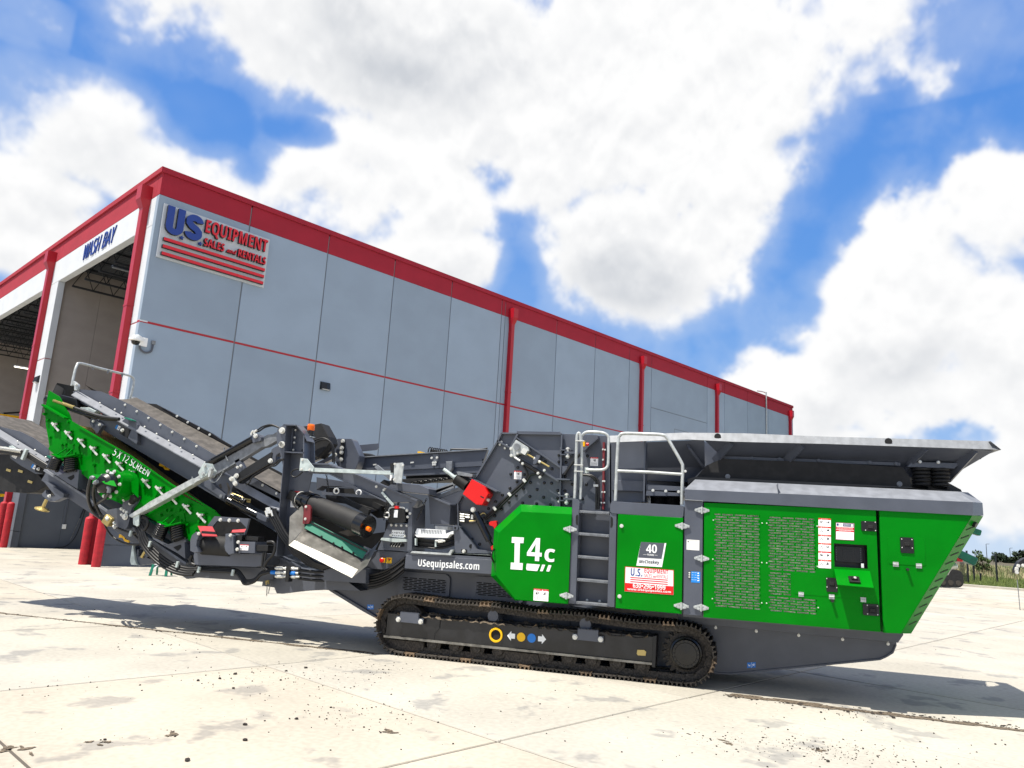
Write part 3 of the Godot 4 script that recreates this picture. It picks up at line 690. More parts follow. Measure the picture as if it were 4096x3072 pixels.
	for e in [[Vector3(1.6, 8.42, -20.0), 0.75, "lit strip light hanging below the joists of the second bay"], [Vector3(0.9, 10.1, -4.2), 1.3, "unlit strip light fitting under the wash bay joists"]]:
		var lt := thing("strip_light", e[2], "light", bt(e[0]), TURN)
		g = Geo.new(); g.box(Vector3(0, 0.05, 0), Vector3(e[1] + 0.04, 0.06, 0.16)); put(lt, "housing", g.mesh(), M.white if e[1] < 1 else M.joist)
		g = Geo.new(); g.box(Vector3(0, 0.0, 0), Vector3(e[1], 0.03, 0.13)); put(lt, "tube", g.mesh(), M.glow if e[1] < 1 else M.worn)
		g = Geo.new(); g.cyl(Vector3(-0.3, 0.08, 0), Vector3(-0.3, 2.0 if e[1] < 1 else 0.35, 0), 0.006, -1.0, 5); g.cyl(Vector3(0.3, 0.08, 0), Vector3(0.3, 2.0 if e[1] < 1 else 0.35, 0), 0.006, -1.0, 5); put(lt, "hanger", g.mesh(), M.joist)
		if e[1] < 1:
			var al := AreaLight3D.new(); al.name = "light"; al.area_size = Vector2(0.75, 0.13); al.light_energy = 1.0; al.light_color = c8(255, 248, 225); al.area_range = 40.0
			al.shadow_enabled = true; lt.add_child(al); al.position = Vector3(0, -0.03, 0); al.rotation.x = -PI / 2
	# bollards
	var bs := [["red concrete-filled bollard standing clear on the bay side of the corner", Vector3(-0.26, 0, -0.69), "", 1.32], ["red bollard standing at the outside of the building corner", Vector3(-0.22, 0, 0.29), "", 1.32], ["red bollard behind the pair at the corner, just inside the bay opening", Vector3(0.13, 0, -1.23), "", 1.32], ["red bollard in front of the pier between the bays", Vector3(-0.25, 0, -9.6), "red bollards in front of the pier", 1.62], ["red bollard in front of the pier between the bays", Vector3(-0.25, 0, -10.6), "red bollards in front of the pier", 1.62]]
	for b in bs:
		var bo := thing("bollard", b[0], "bollard", bt(b[1]), 0.0, b[2])
		g = Geo.new(); g.lathe(Vector3.ZERO, Vector3.UP, [[0.125, 0.0], [0.125, b[3]], [0.105, b[3] + 0.04], [0.06, b[3] + 0.065], [0.0, b[3] + 0.07]], 22)
		put(bo, "sleeve", g.mesh(), M.bollard)
	# step ladder
	var sl := thing("step_ladder", "small green step ladder with white treads by the building wall", "ladder", Vector3(-14.2, 0, -16.95), 0.35)
	for sx in [-1.0, 1.0]:
		g = Geo.new(); g.bar(Vector3(sx * 0.2, 0.0, 0.16), Vector3(sx * 0.15, 0.62, 0.0), 0.05, 0.06, Vector3(0, 0, 1)); put(sl, "rail", g.mesh(), M.teal)
		g = Geo.new(); g.bar(Vector3(sx * 0.19, 0.0, -0.28), Vector3(sx * 0.14, 0.62, -0.04), 0.04, 0.04, Vector3(0, 0, 1)); put(sl, "rear_leg", g.mesh(), M.teal)
		g = Geo.new(); g.bar(Vector3(sx * 0.18, 0.14, 0.13), Vector3(sx * 0.04, 0.29, 0.08), 0.02, 0.03, Vector3(0, 0, 1)); put(sl, "brace", g.mesh(), M.white)
	for y in [0.3, 0.62]:
		g = Geo.new(); g.box(Vector3(0, y, 0.08 - y * 0.1), Vector3(0.36, 0.04, 0.12)); put(sl, "tread", g.mesh(), M.white)
func heavy_u(w: float, h: float) -> Array:
	var p := PackedVector2Array([Vector2(0, h), Vector2(w * 0.40, h), Vector2(w * 0.40, h * 0.27)])
	for k in 7: p.append(Vector2(w * 0.5 - cos(PI * k / 6.0) * w * 0.10, h * 0.27 - sin(PI * k / 6.0) * w * 0.10))
	p.append_array([Vector2(w * 0.60, h * 0.27), Vector2(w * 0.60, h), Vector2(w, h), Vector2(w, h * 0.30)])
	for k in 11: p.append(Vector2(w * 0.5 + cos(PI * k / 10.0) * w * 0.5, h * 0.28 - sin(PI * k / 10.0) * h * 0.28))
	p.append(Vector2(0, h * 0.30))
	return [dedupe(p)]
func dedupe(p: PackedVector2Array) -> PackedVector2Array:
	var o := PackedVector2Array()
	for q in p:
		if o.is_empty() or (q - o[-1]).length() > 0.004: o.append(q)
	return o
func heavy_s(w: float, h: float) -> Array:
	# a thick stroke along the spine of the letter, as quads
	var c := []
	for k in 13: c.append(Vector2(w * 0.5 + cos(lerpf(0.0, PI, k / 12.0)) * w * 0.31, h * 0.70 + sin(lerpf(0.0, PI, k / 12.0)) * h * 0.13))
	c.append_array([Vector2(w * 0.2, h * 0.62), Vector2(w * 0.36, h * 0.53), Vector2(w * 0.64, h * 0.46), Vector2(w * 0.80, h * 0.37)])
	for k in 13: c.append(Vector2(w * 0.5 + cos(lerpf(0.0, -PI, k / 12.0)) * w * 0.31, h * 0.30 + sin(lerpf(0.0, -PI, k / 12.0)) * h * 0.13))
	var out := []
	var L := []; var R := []
	for k in c.size():
		var d: Vector2 = (c[mini(k + 1, c.size() - 1)] - c[maxi(k - 1, 0)]).normalized()
		var n := Vector2(-d.y, d.x) * w * 0.19
		L.append(c[k] + n); R.append(c[k] - n)
	for k in c.size() - 1:
		out.append(PackedVector2Array([L[k], L[k + 1], R[k + 1]])); out.append(PackedVector2Array([L[k], R[k + 1], R[k]]))
	return out
func downpipe(x: Transform3D, h := 0.15, hw := 0.42):
	var g := Geo.new()
	g.box(x * Vector3(0, 5.64, 0.1), Vector3(h * 2, 11.28, 0.2), x.basis, 0.012)
	for y in [2.4, 5.2, 8.0]: g.box(x * Vector3(0, y, 0.1), Vector3(h * 2 + 0.05, 0.05, 0.225), x.basis)
	var o := bp("downpipe", g, M.metal_red)
	g = Geo.new()
	g.box(x * Vector3(0, 11.8, 0.17), Vector3(hw, 0.46, 0.34), x.basis)
	var a := [x * Vector3(-hw * 0.5, 11.57, 0), x * Vector3(hw * 0.5, 11.57, 0), x * Vector3(hw * 0.5, 11.57, 0.34), x * Vector3(-hw * 0.5, 11.57, 0.34)]
	var b := [x * Vector3(-h, 11.27, 0), x * Vector3(h, 11.27, 0), x * Vector3(h, 11.27, 0.2), x * Vector3(-h, 11.27, 0.2)]
	for i in 4:
		var j := (i + 1) % 4
		g.qn(a[i], a[j], b[j], b[i], (a[i] + a[j]) * 0.5 - (x * Vector3(0, 11.5, 0.12)))
	put(o, "scupper_head", g.mesh(), M.metal_red)
func wall_light(o: Node3D):
	var g := Geo.new()
	var p := [Vector3(-0.21, 0.0, 0.004), Vector3(0.21, 0.0, 0.004), Vector3(0.21, 0.3, 0.004), Vector3(-0.21, 0.3, 0.004), Vector3(-0.19, 0.02, 0.1), Vector3(0.19, 0.02, 0.1), Vector3(0.19, 0.26, 0.06), Vector3(-0.19, 0.26, 0.06), Vector3(0, 0.02, 0.18), Vector3(0, 0.2, 0.14)]
	g.qn(p[0], p[4], p[7], p[3], Vector3(-1, 0, 0.3)); g.qn(p[1], p[5], p[6], p[2], Vector3(1, 0, 0.3)); g.qn(p[3], p[2], p[6], p[7], Vector3(0, 1, 0.3))
	g.qn(p[4], p[8], p[9], p[7], Vector3(-0.3, 0, 1)); g.qn(p[5], p[8], p[9], p[6], Vector3(0.3, 0, 1)); g.tri(p[7], p[9], p[6], Vector3(0, 0.7, 0.7))
	g.qn(p[0], p[1], p[5], p[4], Vector3.DOWN); g.tri(p[4], p[5], p[8], Vector3.DOWN)
	put(o, "housing", g.mesh(), M.black)
	g = Geo.new(); g.box(Vector3(0, 0.014, 0.09), Vector3(0.3, 0.012, 0.1)); put(o, "lens", g.mesh(), M.white)

# ---------------------------------------------------------------- beyond the yard
func bank_h(u: float, v: float, fn: FastNoiseLite) -> float:
	var t := clampf((u - 52.3) / 26.0, 0.0, 1.0)
	return 0.55 * t * t * (3 - 2 * t) + fn.get_noise_2d(u, v) * 0.12 * t
func make_background():
	var fn := FastNoiseLite.new(); fn.seed = 5; fn.frequency = 0.12
	var bs := Basis(Vector3.UP, TURN)
	# kerb between the yard and the grass
	var g := Geo.new(); g.box(Vector3(51.4, 0.04, 20), Vector3(0.2, 0.16, 90), Basis(), 0.02)
	var kb := put(self, "kerb", g.mesh(), M.slab); kb.rotation.y = TURN; kb.set_meta("kind", "structure")
	# rising grass bank; local x runs away from the yard, local z to the right
	g = Geo.new()
	var us := [51.5, 52.5, 54, 57, 60, 64, 68, 73, 78, 90, 140, 400]
	for i in us.size() - 1:
		for j in 40:
			var z0 := -30.0 + j * 4.0; var z1 := z0 + 4.0
			var a := Vector3(us[i], bank_h(us[i], z0, fn), z0); var b := Vector3(us[i + 1], bank_h(us[i + 1], z0, fn), z0)
			var c := Vector3(us[i + 1], bank_h(us[i + 1], z1, fn), z1); var d := Vector3(us[i], bank_h(us[i], z1, fn), z1)
			g.qn(a, b, c, d, Vector3.UP)
	var bank := put(self, "grass_bank", g.mesh(), M.turf); bank.rotation.y = TURN; bank.set_meta("kind", "structure")
	# grass and weeds: tufts of blades
	grass("grass_tufts", "short green grass with clover growing on the bank", 42000, 51.6, 68.0, 0.12, 0.30, [Color(0.10, 0.15, 0.025), Color(0.15, 0.19, 0.04), Color(0.07, 0.11, 0.02)], fn, bs)
	grass("dry_weeds", "tall straw-coloured dry weeds along the top of the bank", 30000, 64.0, 86.0, 0.28, 0.62, [Color(0.34, 0.29, 0.16), Color(0.22, 0.22, 0.10), Color(0.10, 0.14, 0.04), Color(0.13, 0.17, 0.05), Color(0.40, 0.34, 0.21)], fn, bs)
	# fence posts along the foot of the bank, with a leaning roll of mesh
	var posts := [[Vector3(14.672,0.001,-53.7), 2.05, "tall black steel fence post beside the rolled mesh"], [Vector3(17.26,0.021,-57), 1.95, "black steel fence post standing alone in the grass"], [Vector3(16.211,0.049,-58), 1.35, "shorter black fence post behind the rolled mesh"], [Vector3(14.947,0.003,-58), 0.75, "short black stub post near the crawler"], [Vector3(16.592,0.054,-58), 0.65, "low black stub post in front of the bush"]]
	for p in posts:
		var o := thing("fence_post", p[2], "fence post", Vector3(p[0].x, 0.0, p[0].z))
		g = Geo.new(); g.box(Vector3(0, p[1] * 0.5 - 0.1, 0), Vector3(0.09, p[1] + 0.2, 0.09), Basis(), 0.01); put(o, "post", g.mesh(), M.black)
		g = Geo.new(); g.box(Vector3(0, p[1] + 0.012, 0), Vector3(0.11, 0.024, 0.11)); put(o, "cap", g.mesh(), M.black)
	var fm := thing("fence_mesh", "dark wire mesh panel between the fence posts", "fence", posts[0][0] * Vector3(1, 0, 1), 0.6)
	g = Geo.new()
	for k in 26: g.box(Vector3(0.08 + k * 0.085, 0.7, -0.6 - k * 0.05), Vector3(0.008, 1.3 if k < 14 else 0.62, 0.008)) if k < 14 else g.box(Vector3(0.08 + k * 0.085, 0.36, -0.6 - k * 0.05), Vector3(0.008, 0.62, 0.008))
	for k in 16: g.bar(Vector3(0.08, 0.06 + k * 0.082, -0.6), Vector3(1.25 if k > 7 else 2.2, 0.06 + k * 0.082, -1.25 if k > 7 else -1.85), 0.008, 0.008)
	put(fm, "mesh", g.mesh(), M.wire)
	# bush and young tree on the bank
	tree("young_tree", "young loose-leaved tree growing up through the weeds", Vector3(19.127,0.152,-66) * Vector3(1, 0, 1) + Vector3(0, 0.25, 0), 1.75, 0.62, 900, 0.075, Color(0.075, 0.125, 0.03), 5)
	tree("bush", "small dark green bush beside the young tree", Vector3(19.542,0.052,-69) * Vector3(1, 0, 1) + Vector3(0, 0.35, 0), 1.8, 0.55, 500, 0.085, Color(0.06, 0.11, 0.03), 6)
	# distant trees beyond the bank
	tree("distant_tree", "dark rounded tree far beyond the bank, left of its pair", Vector3(143.164,-3.371,-470) * Vector3(1, 0, 1), 4.6, 4.2, 1500, 0.55, Color(0.035, 0.06, 0.03), 11)
	tree("distant_tree", "dark spreading tree far beyond the bank, under a light pole", Vector3(146.707,-3.135,-470) * Vector3(1, 0, 1), 4.2, 4.6, 1500, 0.55, Color(0.035, 0.062, 0.03), 12)
	tree("distant_tree", "dark crown of a taller far tree behind the loader arm", Vector3(151.099,-2.532,-460) * Vector3(1, 0, 1), 6.6, 4.8, 1500, 0.55, Color(0.04, 0.065, 0.03), 13)
	tree("distant_tree", "low dark thicket tree beyond the weeds", Vector3(153.432,-2.996,-480) * Vector3(1, 0, 1), 2.6, 4.0, 900, 0.5, Color(0.04, 0.065, 0.03), 14)
	for e in [[Vector3(129.273,-1.69,-440), 9.0, "slim grey light pole rising behind the young tree"], [Vector3(158.824,-1.365,-500), 8.4, "slim grey light pole rising above the dark far trees"]]:
		var o := thing("light_pole", e[2], "light pole", e[0] * Vector3(1, 0, 1))
		g = Geo.new(); g.cyl(Vector3.ZERO, Vector3(0, e[1], 0), 0.2, 0.14, 8); put(o, "pole", g.mesh(), M.lamp_pole)
		g = Geo.new(); g.bar(Vector3(0, e[1], 0), Vector3(1.4, e[1] + 0.1, 0.3), 0.2, 0.4); put(o, "lamp_head", g.mesh(), M.lamp_pole)
	# crawler of another machine behind the crusher
	var tk := thing("parked_crawler", "dark crawler undercarriage of another machine parked by the grass", "crawler", Vector3(11.548,-0.004,-46.5) * Vector3(1, 0, 1), 0.2)
	g = Geo.new()
	var pp := rounded(rectp(-1.3, 0.03, 2.2, 0.95), 0.42, 6)
	g.ext(pp, 0.25, -0.25, 0.02); put(tk, "track_belt", g.mesh(), M.rubber)
	for k in 5:
		g = Geo.new(); g.cyl(Vector3(-1.0 + k * 0.4, 0.28, 0.252), Vector3(-1.0 + k * 0.4, 0.28, 0.28), 0.14); put(tk, "roller", g.mesh(), M.iron)
	g = Geo.new(); g.box(Vector3(-0.6, 1.5, -0.6), Vector3(1.2, 1.1, 1.4), Basis(), 0.05); put(tk, "body", g.mesh(), M.black)
	# loader arm at the edge of the yard
	var la := thing("loader_arm", "curved dark steel lift arm with bolt heads of a parked loader", "loader", Vector3(9.737,0.828,-30) * Vector3(1, 0, 1), 0.0)
	var base: Vector3 = Vector3(9.737,0.828,-30) * Vector3(1, 0, 1)
	g = Geo.new()
	var arm := pv([9.651,1.217,9.649,1.341,9.709,1.481,9.789,1.611,9.937,1.734,10.289,1.835,10.272,1.585,9.988,1.567,9.862,1.491,9.793,1.373,9.775,1.248])
	for i in arm.size(): arm[i] -= Vector2(base.x, 0)
	g.ext(arm, 0.0, -0.3, 0.01); var ao := put(la, "arm", g.mesh(), M.black)
	var ab := v3([9.742,1.472,-29.99,9.889,1.493,-29.99,9.689,1.378,-29.99,9.681,1.325,-29.99,9.685,1.249,-29.99])
	for i in ab.size(): ab[i] -= base
	bolts(ao, ab, 0.045, 0.05)
	g = Geo.new(); g.tube([Vector3(0.0, 0.0, -0.1), Vector3(-0.02, 1.0, -0.1)], 0.015, 6); put(la, "stand", g.mesh(), M.worn)
	g = Geo.new(); g.box(Vector3(1.6, 0.9, -0.6), Vector3(1.6, 1.3, 1.2), Basis(), 0.05); put(la, "body", g.mesh(), M.white)
func grass(called: String, label: String, count: int, u0: float, u1: float, h0: float, h1: float, cols: Array, fn: FastNoiseLite, bs: Basis):
	var g := Geo.new()
	for k in 5:
		var a := TAU * k / 5.0; var d := Vector3(cos(a), 0, sin(a)); var s := Vector3(-sin(a), 0, cos(a)) * 0.035
		var tip := d * 0.22 + Vector3(0, 1.0 - 0.1 * k, 0)
		g.tri(d * 0.04 - s, d * 0.04 + s, tip, Vector3(d.x, 0.4, d.z).normalized())
	var mm := MultiMesh.new(); mm.transform_format = MultiMesh.TRANSFORM_3D; mm.use_colors = true; mm.mesh = g.mesh(); mm.instance_count = count
	for k in count:
		var u := lerpf(u0, u1, pow(rng.randf(), 0.8)); var z := rng.randf_range(-24.0, 14.0)
		var h := rng.randf_range(h0, h1) * (0.75 + 0.5 * absf(fn.get_noise_2d(u * 2.0, z * 2.0) * 2.0))
		var p := bs * Vector3(u, bank_h(u, z, fn) - 0.02, z)
		mm.set_instance_transform(k, Transform3D(Basis(Vector3.UP, rng.randf() * TAU).scaled(Vector3(h * 1.2 + 0.08, h, h * 1.2 + 0.08)), p))
		var c: Color = cols[rng.randi() % cols.size()]
		mm.set_instance_color(k, c * rng.randf_range(0.75, 1.25))
	var o := MultiMeshInstance3D.new(); o.name = called; o.multimesh = mm; o.material_override = M.leaf
	o.set_meta("kind", "stuff"); tag(o, label, "grass"); add_child(o)
func tree(called: String, label: String, at: Vector3, h: float, r: float, leaves: int, ls: float, col: Color, sd: int):
	var rg := RandomNumberGenerator.new(); rg.seed = sd
	var o := thing(called, label, "tree" if called != "bush" else "bush", at)
	var g := Geo.new()
	g.cyl(Vector3(0, -0.3, 0), Vector3(0.05 * r, h * 0.55, 0), r * 0.06 + 0.02, r * 0.03 + 0.008, 7)
	var cl := []
	for k in 16:
		var a := rg.randf() * TAU; var y := rg.randf_range(0.22, 0.97)
		var rr := r * sqrt(maxf(0.05, 1.0 - pow((y - 0.5) / 0.56, 2.0))) * rg.randf_range(0.25, 0.95)
		var c := Vector3(cos(a) * rr, h * y, sin(a) * rr)
		cl.append([c, r * rg.randf_range(0.24, 0.44)])
		g.cyl(Vector3(0, h * y * 0.55, 0), c, r * 0.02 + 0.006, 0.005, 5, false)
	put(o, "trunk", g.mesh(), M.bark)
	var v := PackedVector3Array(); var n := PackedVector3Array(); var cc := PackedColorArray()
	for k in leaves:
		var q = cl[rg.randi() % cl.size()]
		var dd := Vector3(rg.randfn(), rg.randfn() * 0.8, rg.randfn()).normalized()
		var p: Vector3 = q[0] + dd * q[1] * pow(rg.randf(), 0.4)
		var s := ls * rg.randf_range(0.6, 1.3)
		var b := Basis(Vector3(rg.randfn(), rg.randfn(), rg.randfn()).normalized(), rg.randf() * TAU)
		var nn := b.z if b.z.dot(dd) > 0 else -b.z
		for t in [[Vector3(-0.5, 0, 0), Vector3(0, 0.9, 0.1), Vector3(0.5, 0, 0)], [Vector3(-0.5, 0, 0), Vector3(0.5, 0, 0), Vector3(0, -0.9, 0.1)]]:
			for e in t:
				v.append(p + b * e * s); n.append(nn); cc.append(col * rg.randf_range(0.98, 1.02) * (0.75 + 0.5 * rg.randf()))
	var arr := []; arr.resize(Mesh.ARRAY_MAX); arr[Mesh.ARRAY_VERTEX] = v; arr[Mesh.ARRAY_NORMAL] = n; arr[Mesh.ARRAY_COLOR] = cc
	var am := ArrayMesh.new(); am.add_surface_from_arrays(Mesh.PRIMITIVE_TRIANGLES, arr)
	put(o, "crown", am, M.leaf)

# ---------------------------------------------------------------- crawler tracks
func make_tracks():
	for side in 2:
		var zo := -9.35 if side == 0 else -11.35      # outer edge of the shoes
		var zi := -9.80 if side == 0 else -10.90
		var sg := 1.0 if side == 0 else -1.0
		var zc := (zo + zi) * 0.5
		# side frame
		var g := Geo.new()
		var fz := zo - 0.06 * sg
		if side == 0: g.ext(pv([-4.258,0.521,-0.76,0.531,-0.802,0.216,-4.264,0.219]), fz, fz - 0.2, 0.03)
		else: g.ext(pv([-4.258,0.521,-0.76,0.531,-0.802,0.216,-4.264,0.219]), fz + 0.2, fz, 0.012)
		var tr := part("track", g, M.frame_black)
		g = Geo.new()
		if side == 0:
			g.ext(pv([-4.265,0.232,-0.801,0.228,-0.803,0.202,-4.265,0.205]), fz + 0.03, fz - 0.22); part("frame_flange", g, M.steel, tr)
			g = Geo.new(); g.ext(pv([-0.802,0.529,-0.755,0.541,-0.766,0.178,-0.808,0.18]), fz + 0.045, fz - 0.22, 0.005); part("frame_end", g, M.black, tr)
			g = Geo.new(); g.ext(pv([-3.505,0.537,-3.494,0.536,-3.502,0.383,-3.563,0.308,-3.563,0.232,-3.574,0.231,-3.573,0.309,-3.513,0.384]), fz + 0.004, fz - 0.01); part("frame_seam", g, M.void_black, tr)
			# two bolted steps with toothed tops
			for st in [[pv([-4.044,0.54,-3.786,0.542,-3.779,0.417,-4.053,0.419]), v3([-4.061,0.45,-9.345,-3.748,0.448,-9.345])], [pv([-1.702,0.534,-1.449,0.534,-1.448,0.407,-1.702,0.408]), v3([-1.73,0.441,-9.345,-1.417,0.44,-9.345])]]:
				g = Geo.new(); g.ext(st[0], fz + 0.06, fz + 0.001, 0.004)
				var tl: Vector2 = st[0][0]; var tp: Vector2 = st[0][1]
				for k in 14:
					var a := tl.lerp(tp, k / 14.0); var b := tl.lerp(tp, (k + 1) / 14.0)
					g.ext(PackedVector2Array([a, b, (a + b) * 0.5 + Vector2(0, 0.012)]), fz + 0.06, fz + 0.045)
				for q in st[1]: g.box(q - Vector3(0, 0, 0.012), Vector3(0.07, 0.075, 0.01), Basis(), 0.004)
				var s := part("frame_step", g, M.grey, tr)
				bolts(s, st[1], 0.024, 0.03)
			# printed marks: ring, arrows and dots
			g = Geo.new(); var cc: Vector3 = Vector3(-2.746,0.366,-9.408)
			g.lathe(cc, Vector3(0, 0, 1), [[0.062, 0.0], [0.086, 0.0], [0.09, 0.012], [0.085, 0.022], [0.066, 0.022], [0.062, 0.0]], 24); part("port_ring", g, M.yellow, tr)
			g = Geo.new(); g.cyl(cc + Vector3(0, 0, 0.0015), cc + Vector3(0, 0, 0.004), 0.06, -1.0, 20); part("port", g, M.void_black, tr)
			for d in [[Vector3(-2.42,0.37,-9.408), M.yellow], [Vector3(-2.285,0.37,-9.408), M.blue]]:
				g = Geo.new(); g.cyl(d[0], d[0] + Vector3(0, 0, 0.004), 0.054, -1.0, 22); part("dot_mark", g, d[1], tr)
			for d in [[Vector3(-2.549,0.372,-9.405), -1.0], [Vector3(-2.153,0.371,-9.405), 1.0]]:
				g = Geo.new(); var w: float = d[1]
				g.extx(pv([w * 0.052, 0.0, 0.0, 0.058, 0.0, 0.03, -w * 0.05, 0.03, -w * 0.05, -0.03, 0.0, -0.03, 0.0, -0.058]), Transform3D(Basis(Vector3(0, 0, 1), -0.0), d[0]), 0.003); part("arrow_mark", g, M.white, tr)
			g = Geo.new(); g.ext(pv([-0.982,0.356,-0.902,0.361,-0.877,0.341,-0.885,0.295,-0.977,0.292,-0.991,0.311]), fz + 0.012, fz, 0.003); part("type_plate", g, M.brass, tr)
		# shoes and links round the path
		var c0 := Vector2(-4.03, 0.385); var c1 := Vector2(-0.42, 0.36)
		var R0 := 0.318; var R1 := 0.292
		var path := []
		var n := 40
		for i in range(n + 1): path.append(c1 + Vector2(cos(-PI / 2 + PI * i / n), sin(-PI / 2 + PI * i / n)) * R1)
		for i in range(1, 12):
			var t := i / 12.0
			path.append(Vector2(lerpf(c1.x, c0.x, t), lerpf(c1.y + R1, c0.y + R0, t) - 0.022 * sin(t * TAU * 1.5) * sin(t * TAU * 1.5)))
		for i in range(n + 1): path.append(c0 + Vector2(cos(PI / 2 + PI * i / n), sin(PI / 2 + PI * i / n)) * R0)
		path.append(c1 + Vector2(0, -R1))
		var total := 0.0
		for i in path.size() - 1: total += (path[i + 1] - path[i]).length()
		var count := 60; var pitch := total / count
		var key := "shoe"
		if not cache.has(key):
			var sgm := Geo.new()
			# shoe plate in local coords: x along travel, y outward, z across
			sgm.ext(pv([-pitch * 0.50, 0.012, -pitch * 0.44, 0.020, pitch * 0.38, 0.020, pitch * 0.47, 0.006, pitch * 0.5, 0.006, pitch * 0.40, 0.034, -pitch * 0.40, 0.034, -pitch * 0.5, 0.030]), 0.225, -0.225)
			for k in [-0.33, 0.02, 0.36]: sgm.ext(pv([pitch * k - 0.013, 0.033, pitch * k + 0.013, 0.033, pitch * k + 0.006, 0.067, pitch * k - 0.006, 0.067]), 0.223, -0.223)
			cache[key] = sgm.mesh()
			var lg := Geo.new()
			for s in [0.11, -0.085]:
				var o := rounded(pv([-pitch * 0.58, -0.055, pitch * 0.55, -0.055, pitch * 0.60, -0.01, pitch * 0.5, 0.019, -pitch * 0.5, 0.019, -pitch * 0.60, -0.015]), 0.02, 3)
				lg.ext(o, s, s - 0.03, 0.004)
				for k in [-0.16, 0.14]: lg.cyl(Vector3(pitch * k, -0.018, s + 0.003), Vector3(pitch * k, -0.018, s - 0.001), 0.017, -1.0, 8)
			lg.cyl(Vector3(pitch * 0.46, -0.02, 0.125), Vector3(pitch * 0.46, -0.02, -0.125), 0.028, -1.0, 10)
			cache["link"] = lg.mesh()
		var acc := 0.0; var seg := 0
		for k in count:
			var want := (k + 0.35) * pitch
			while acc + (path[seg + 1] - path[seg]).length() < want:
				acc += (path[seg + 1] - path[seg]).length(); seg += 1
			var dir: Vector2 = path[seg + 1] - path[seg]
			var p: Vector2 = path[seg] + dir.normalized() * (want - acc)
			# direction smoothed over the pitch
			var a2 := _at(path, want - pitch * 0.45); var b2 := _at(path, want + pitch * 0.45)
			dir = (b2 - a2).normalized()
			var mid := (a2 + b2) * 0.5
			var bas := Basis(Vector3(dir.x, dir.y, 0), Vector3(dir.y, -dir.x, 0), Vector3(0, 0, 1))
			bas.z = bas.x.cross(bas.y)
			var sh := put(tr, "shoe", cache[key], M.iron_worn if k % 5 == 2 else M.iron, Vector3(mid.x, mid.y, zc)); sh.basis = bas
			var lk := put(tr, "link", cache.link, M.iron, Vector3(mid.x, mid.y, zc)); lk.basis = bas
		# idler, sprocket, rollers
		g = Geo.new(); g.lathe(Vector3(c0.x, c0.y, zc - 0.07), Vector3(0, 0, 1), [[0.0, 0.0], [0.27, 0.0], [0.27, 0.14], [0.25, 0.14], [0.24, 0.12], [0.1, 0.12], [0.0, 0.15]], 36); part("idler", g, M.iron, tr)
		g = Geo.new()
		for k in 23:
			var a := TAU * k / 23.0
			var b := Basis(Vector3(0, 0, 1), a)
			g.extx(pv([-0.030, 0.22, 0.030, 0.22, 0.010, 0.285, -0.010, 0.285]), Transform3D(b, Vector3(c1.x, c1.y, zc + 0.05)), 0.06)
		g.lathe(Vector3(c1.x, c1.y, zc - 0.05), Vector3(0, 0, 1), [[0.0, 0.0], [0.232, 0.0], [0.232, 0.11], [0.19, 0.11], [0.19, 0.0]], 40); part("sprocket", g, M.iron, tr)
		g = Geo.new(); g.lathe(Vector3(c1.x, c1.y, zc - 0.04), Vector3(0, 0, 1), [[0.19, 0.0], [0.185, 0.16], [0.165, 0.17], [0.160, 0.20], [0.155, 0.215], [0.128, 0.215], [0.124, 0.225], [0.0, 0.23]], 40)
		var hub := part("final_drive", g, M.gloss, tr)
		var hb := []
		for k in 18: hb.append(Vector3(c1.x + cos(TAU * k / 18.0) * 0.142, c1.y + sin(TAU * k / 18.0) * 0.142, zc + 0.174))
		bolts(tr, hb, 0.009, 0.01, M.black)
		for q in v3([-3.585,0.162,-9.45,-3.282,0.16,-9.45,-2.996,0.157,-9.45,-2.703,0.157,-9.45,-2.101,0.163,-9.45,-1.813,0.162,-9.45,-1.52,0.162,-9.45,-1.222,0.163,-9.45,-0.93,0.164,-9.45]):
			g = Geo.new(); g.lathe(Vector3(q.x, 0.175, zc - 0.13), Vector3(0, 0, 1), [[0.0, 0.0], [0.095, 0.0], [0.095, 0.03], [0.075, 0.04], [0.075, 0.22], [0.095, 0.23], [0.095, 0.26], [0.055, 0.262], [0.05, 0.29], [0.0, 0.29]], 22); part("roller", g, M.iron, tr)
		for q in v3([-2.816,0.586,-9.45,-1.63,0.588,-9.45]):
			g = Geo.new(); g.lathe(Vector3(q.x, q.y - 0.0, zc - 0.12), Vector3(0, 0, 1), [[0.0, 0.0], [0.07, 0.0], [0.07, 0.24], [0.0, 0.24]], 18); g.box(Vector3(q.x, q.y - 0.06, zc), Vector3(0.14, 0.12, 0.16)); part("carrier_roller", g, M.grey_dark, tr)
		g = Geo.new(); g.ext(pv([-2.608,0.185,-2.202,0.183,-2.17,0.076,-2.367,0.041,-2.64,0.069]), zc + 0.14 , zc - 0.1, 0.01); part("chain_guard", g, M.iron, tr)
		g = Geo.new(); g.ext(pv([-4.24,0.183,-3.726,0.187,-3.717,0.087,-3.876,0.058,-4.067,0.061]), zc + 0.13, zc - 0.1, 0.01); part("chain_guard", g, M.iron, tr)
		# mud caked on top of the frame
		g = Geo.new()
		var fn := FastNoiseLite.new(); fn.seed = 3; fn.frequency = 9.0
		for i in 90:
			for j in 8:
				var pts := []
				for e in [[0, 0], [1, 0], [1, 1], [0, 1]]:
					var x: float = -4.1 + (i + e[0]) * 0.036; var z: float = zc - 0.16 + (j + e[1]) * 0.045
					pts.append(Vector3(x, 0.49 + maxf(0.0, fn.get_noise_2d(x, z) * 0.07 + 0.03 - absf(j + e[1] - 4.0) * 0.006), z))
				g.qn(pts[0], pts[1], pts[2], pts[3], Vector3.UP)
		part("caked_mud", g, M.mud, tr)
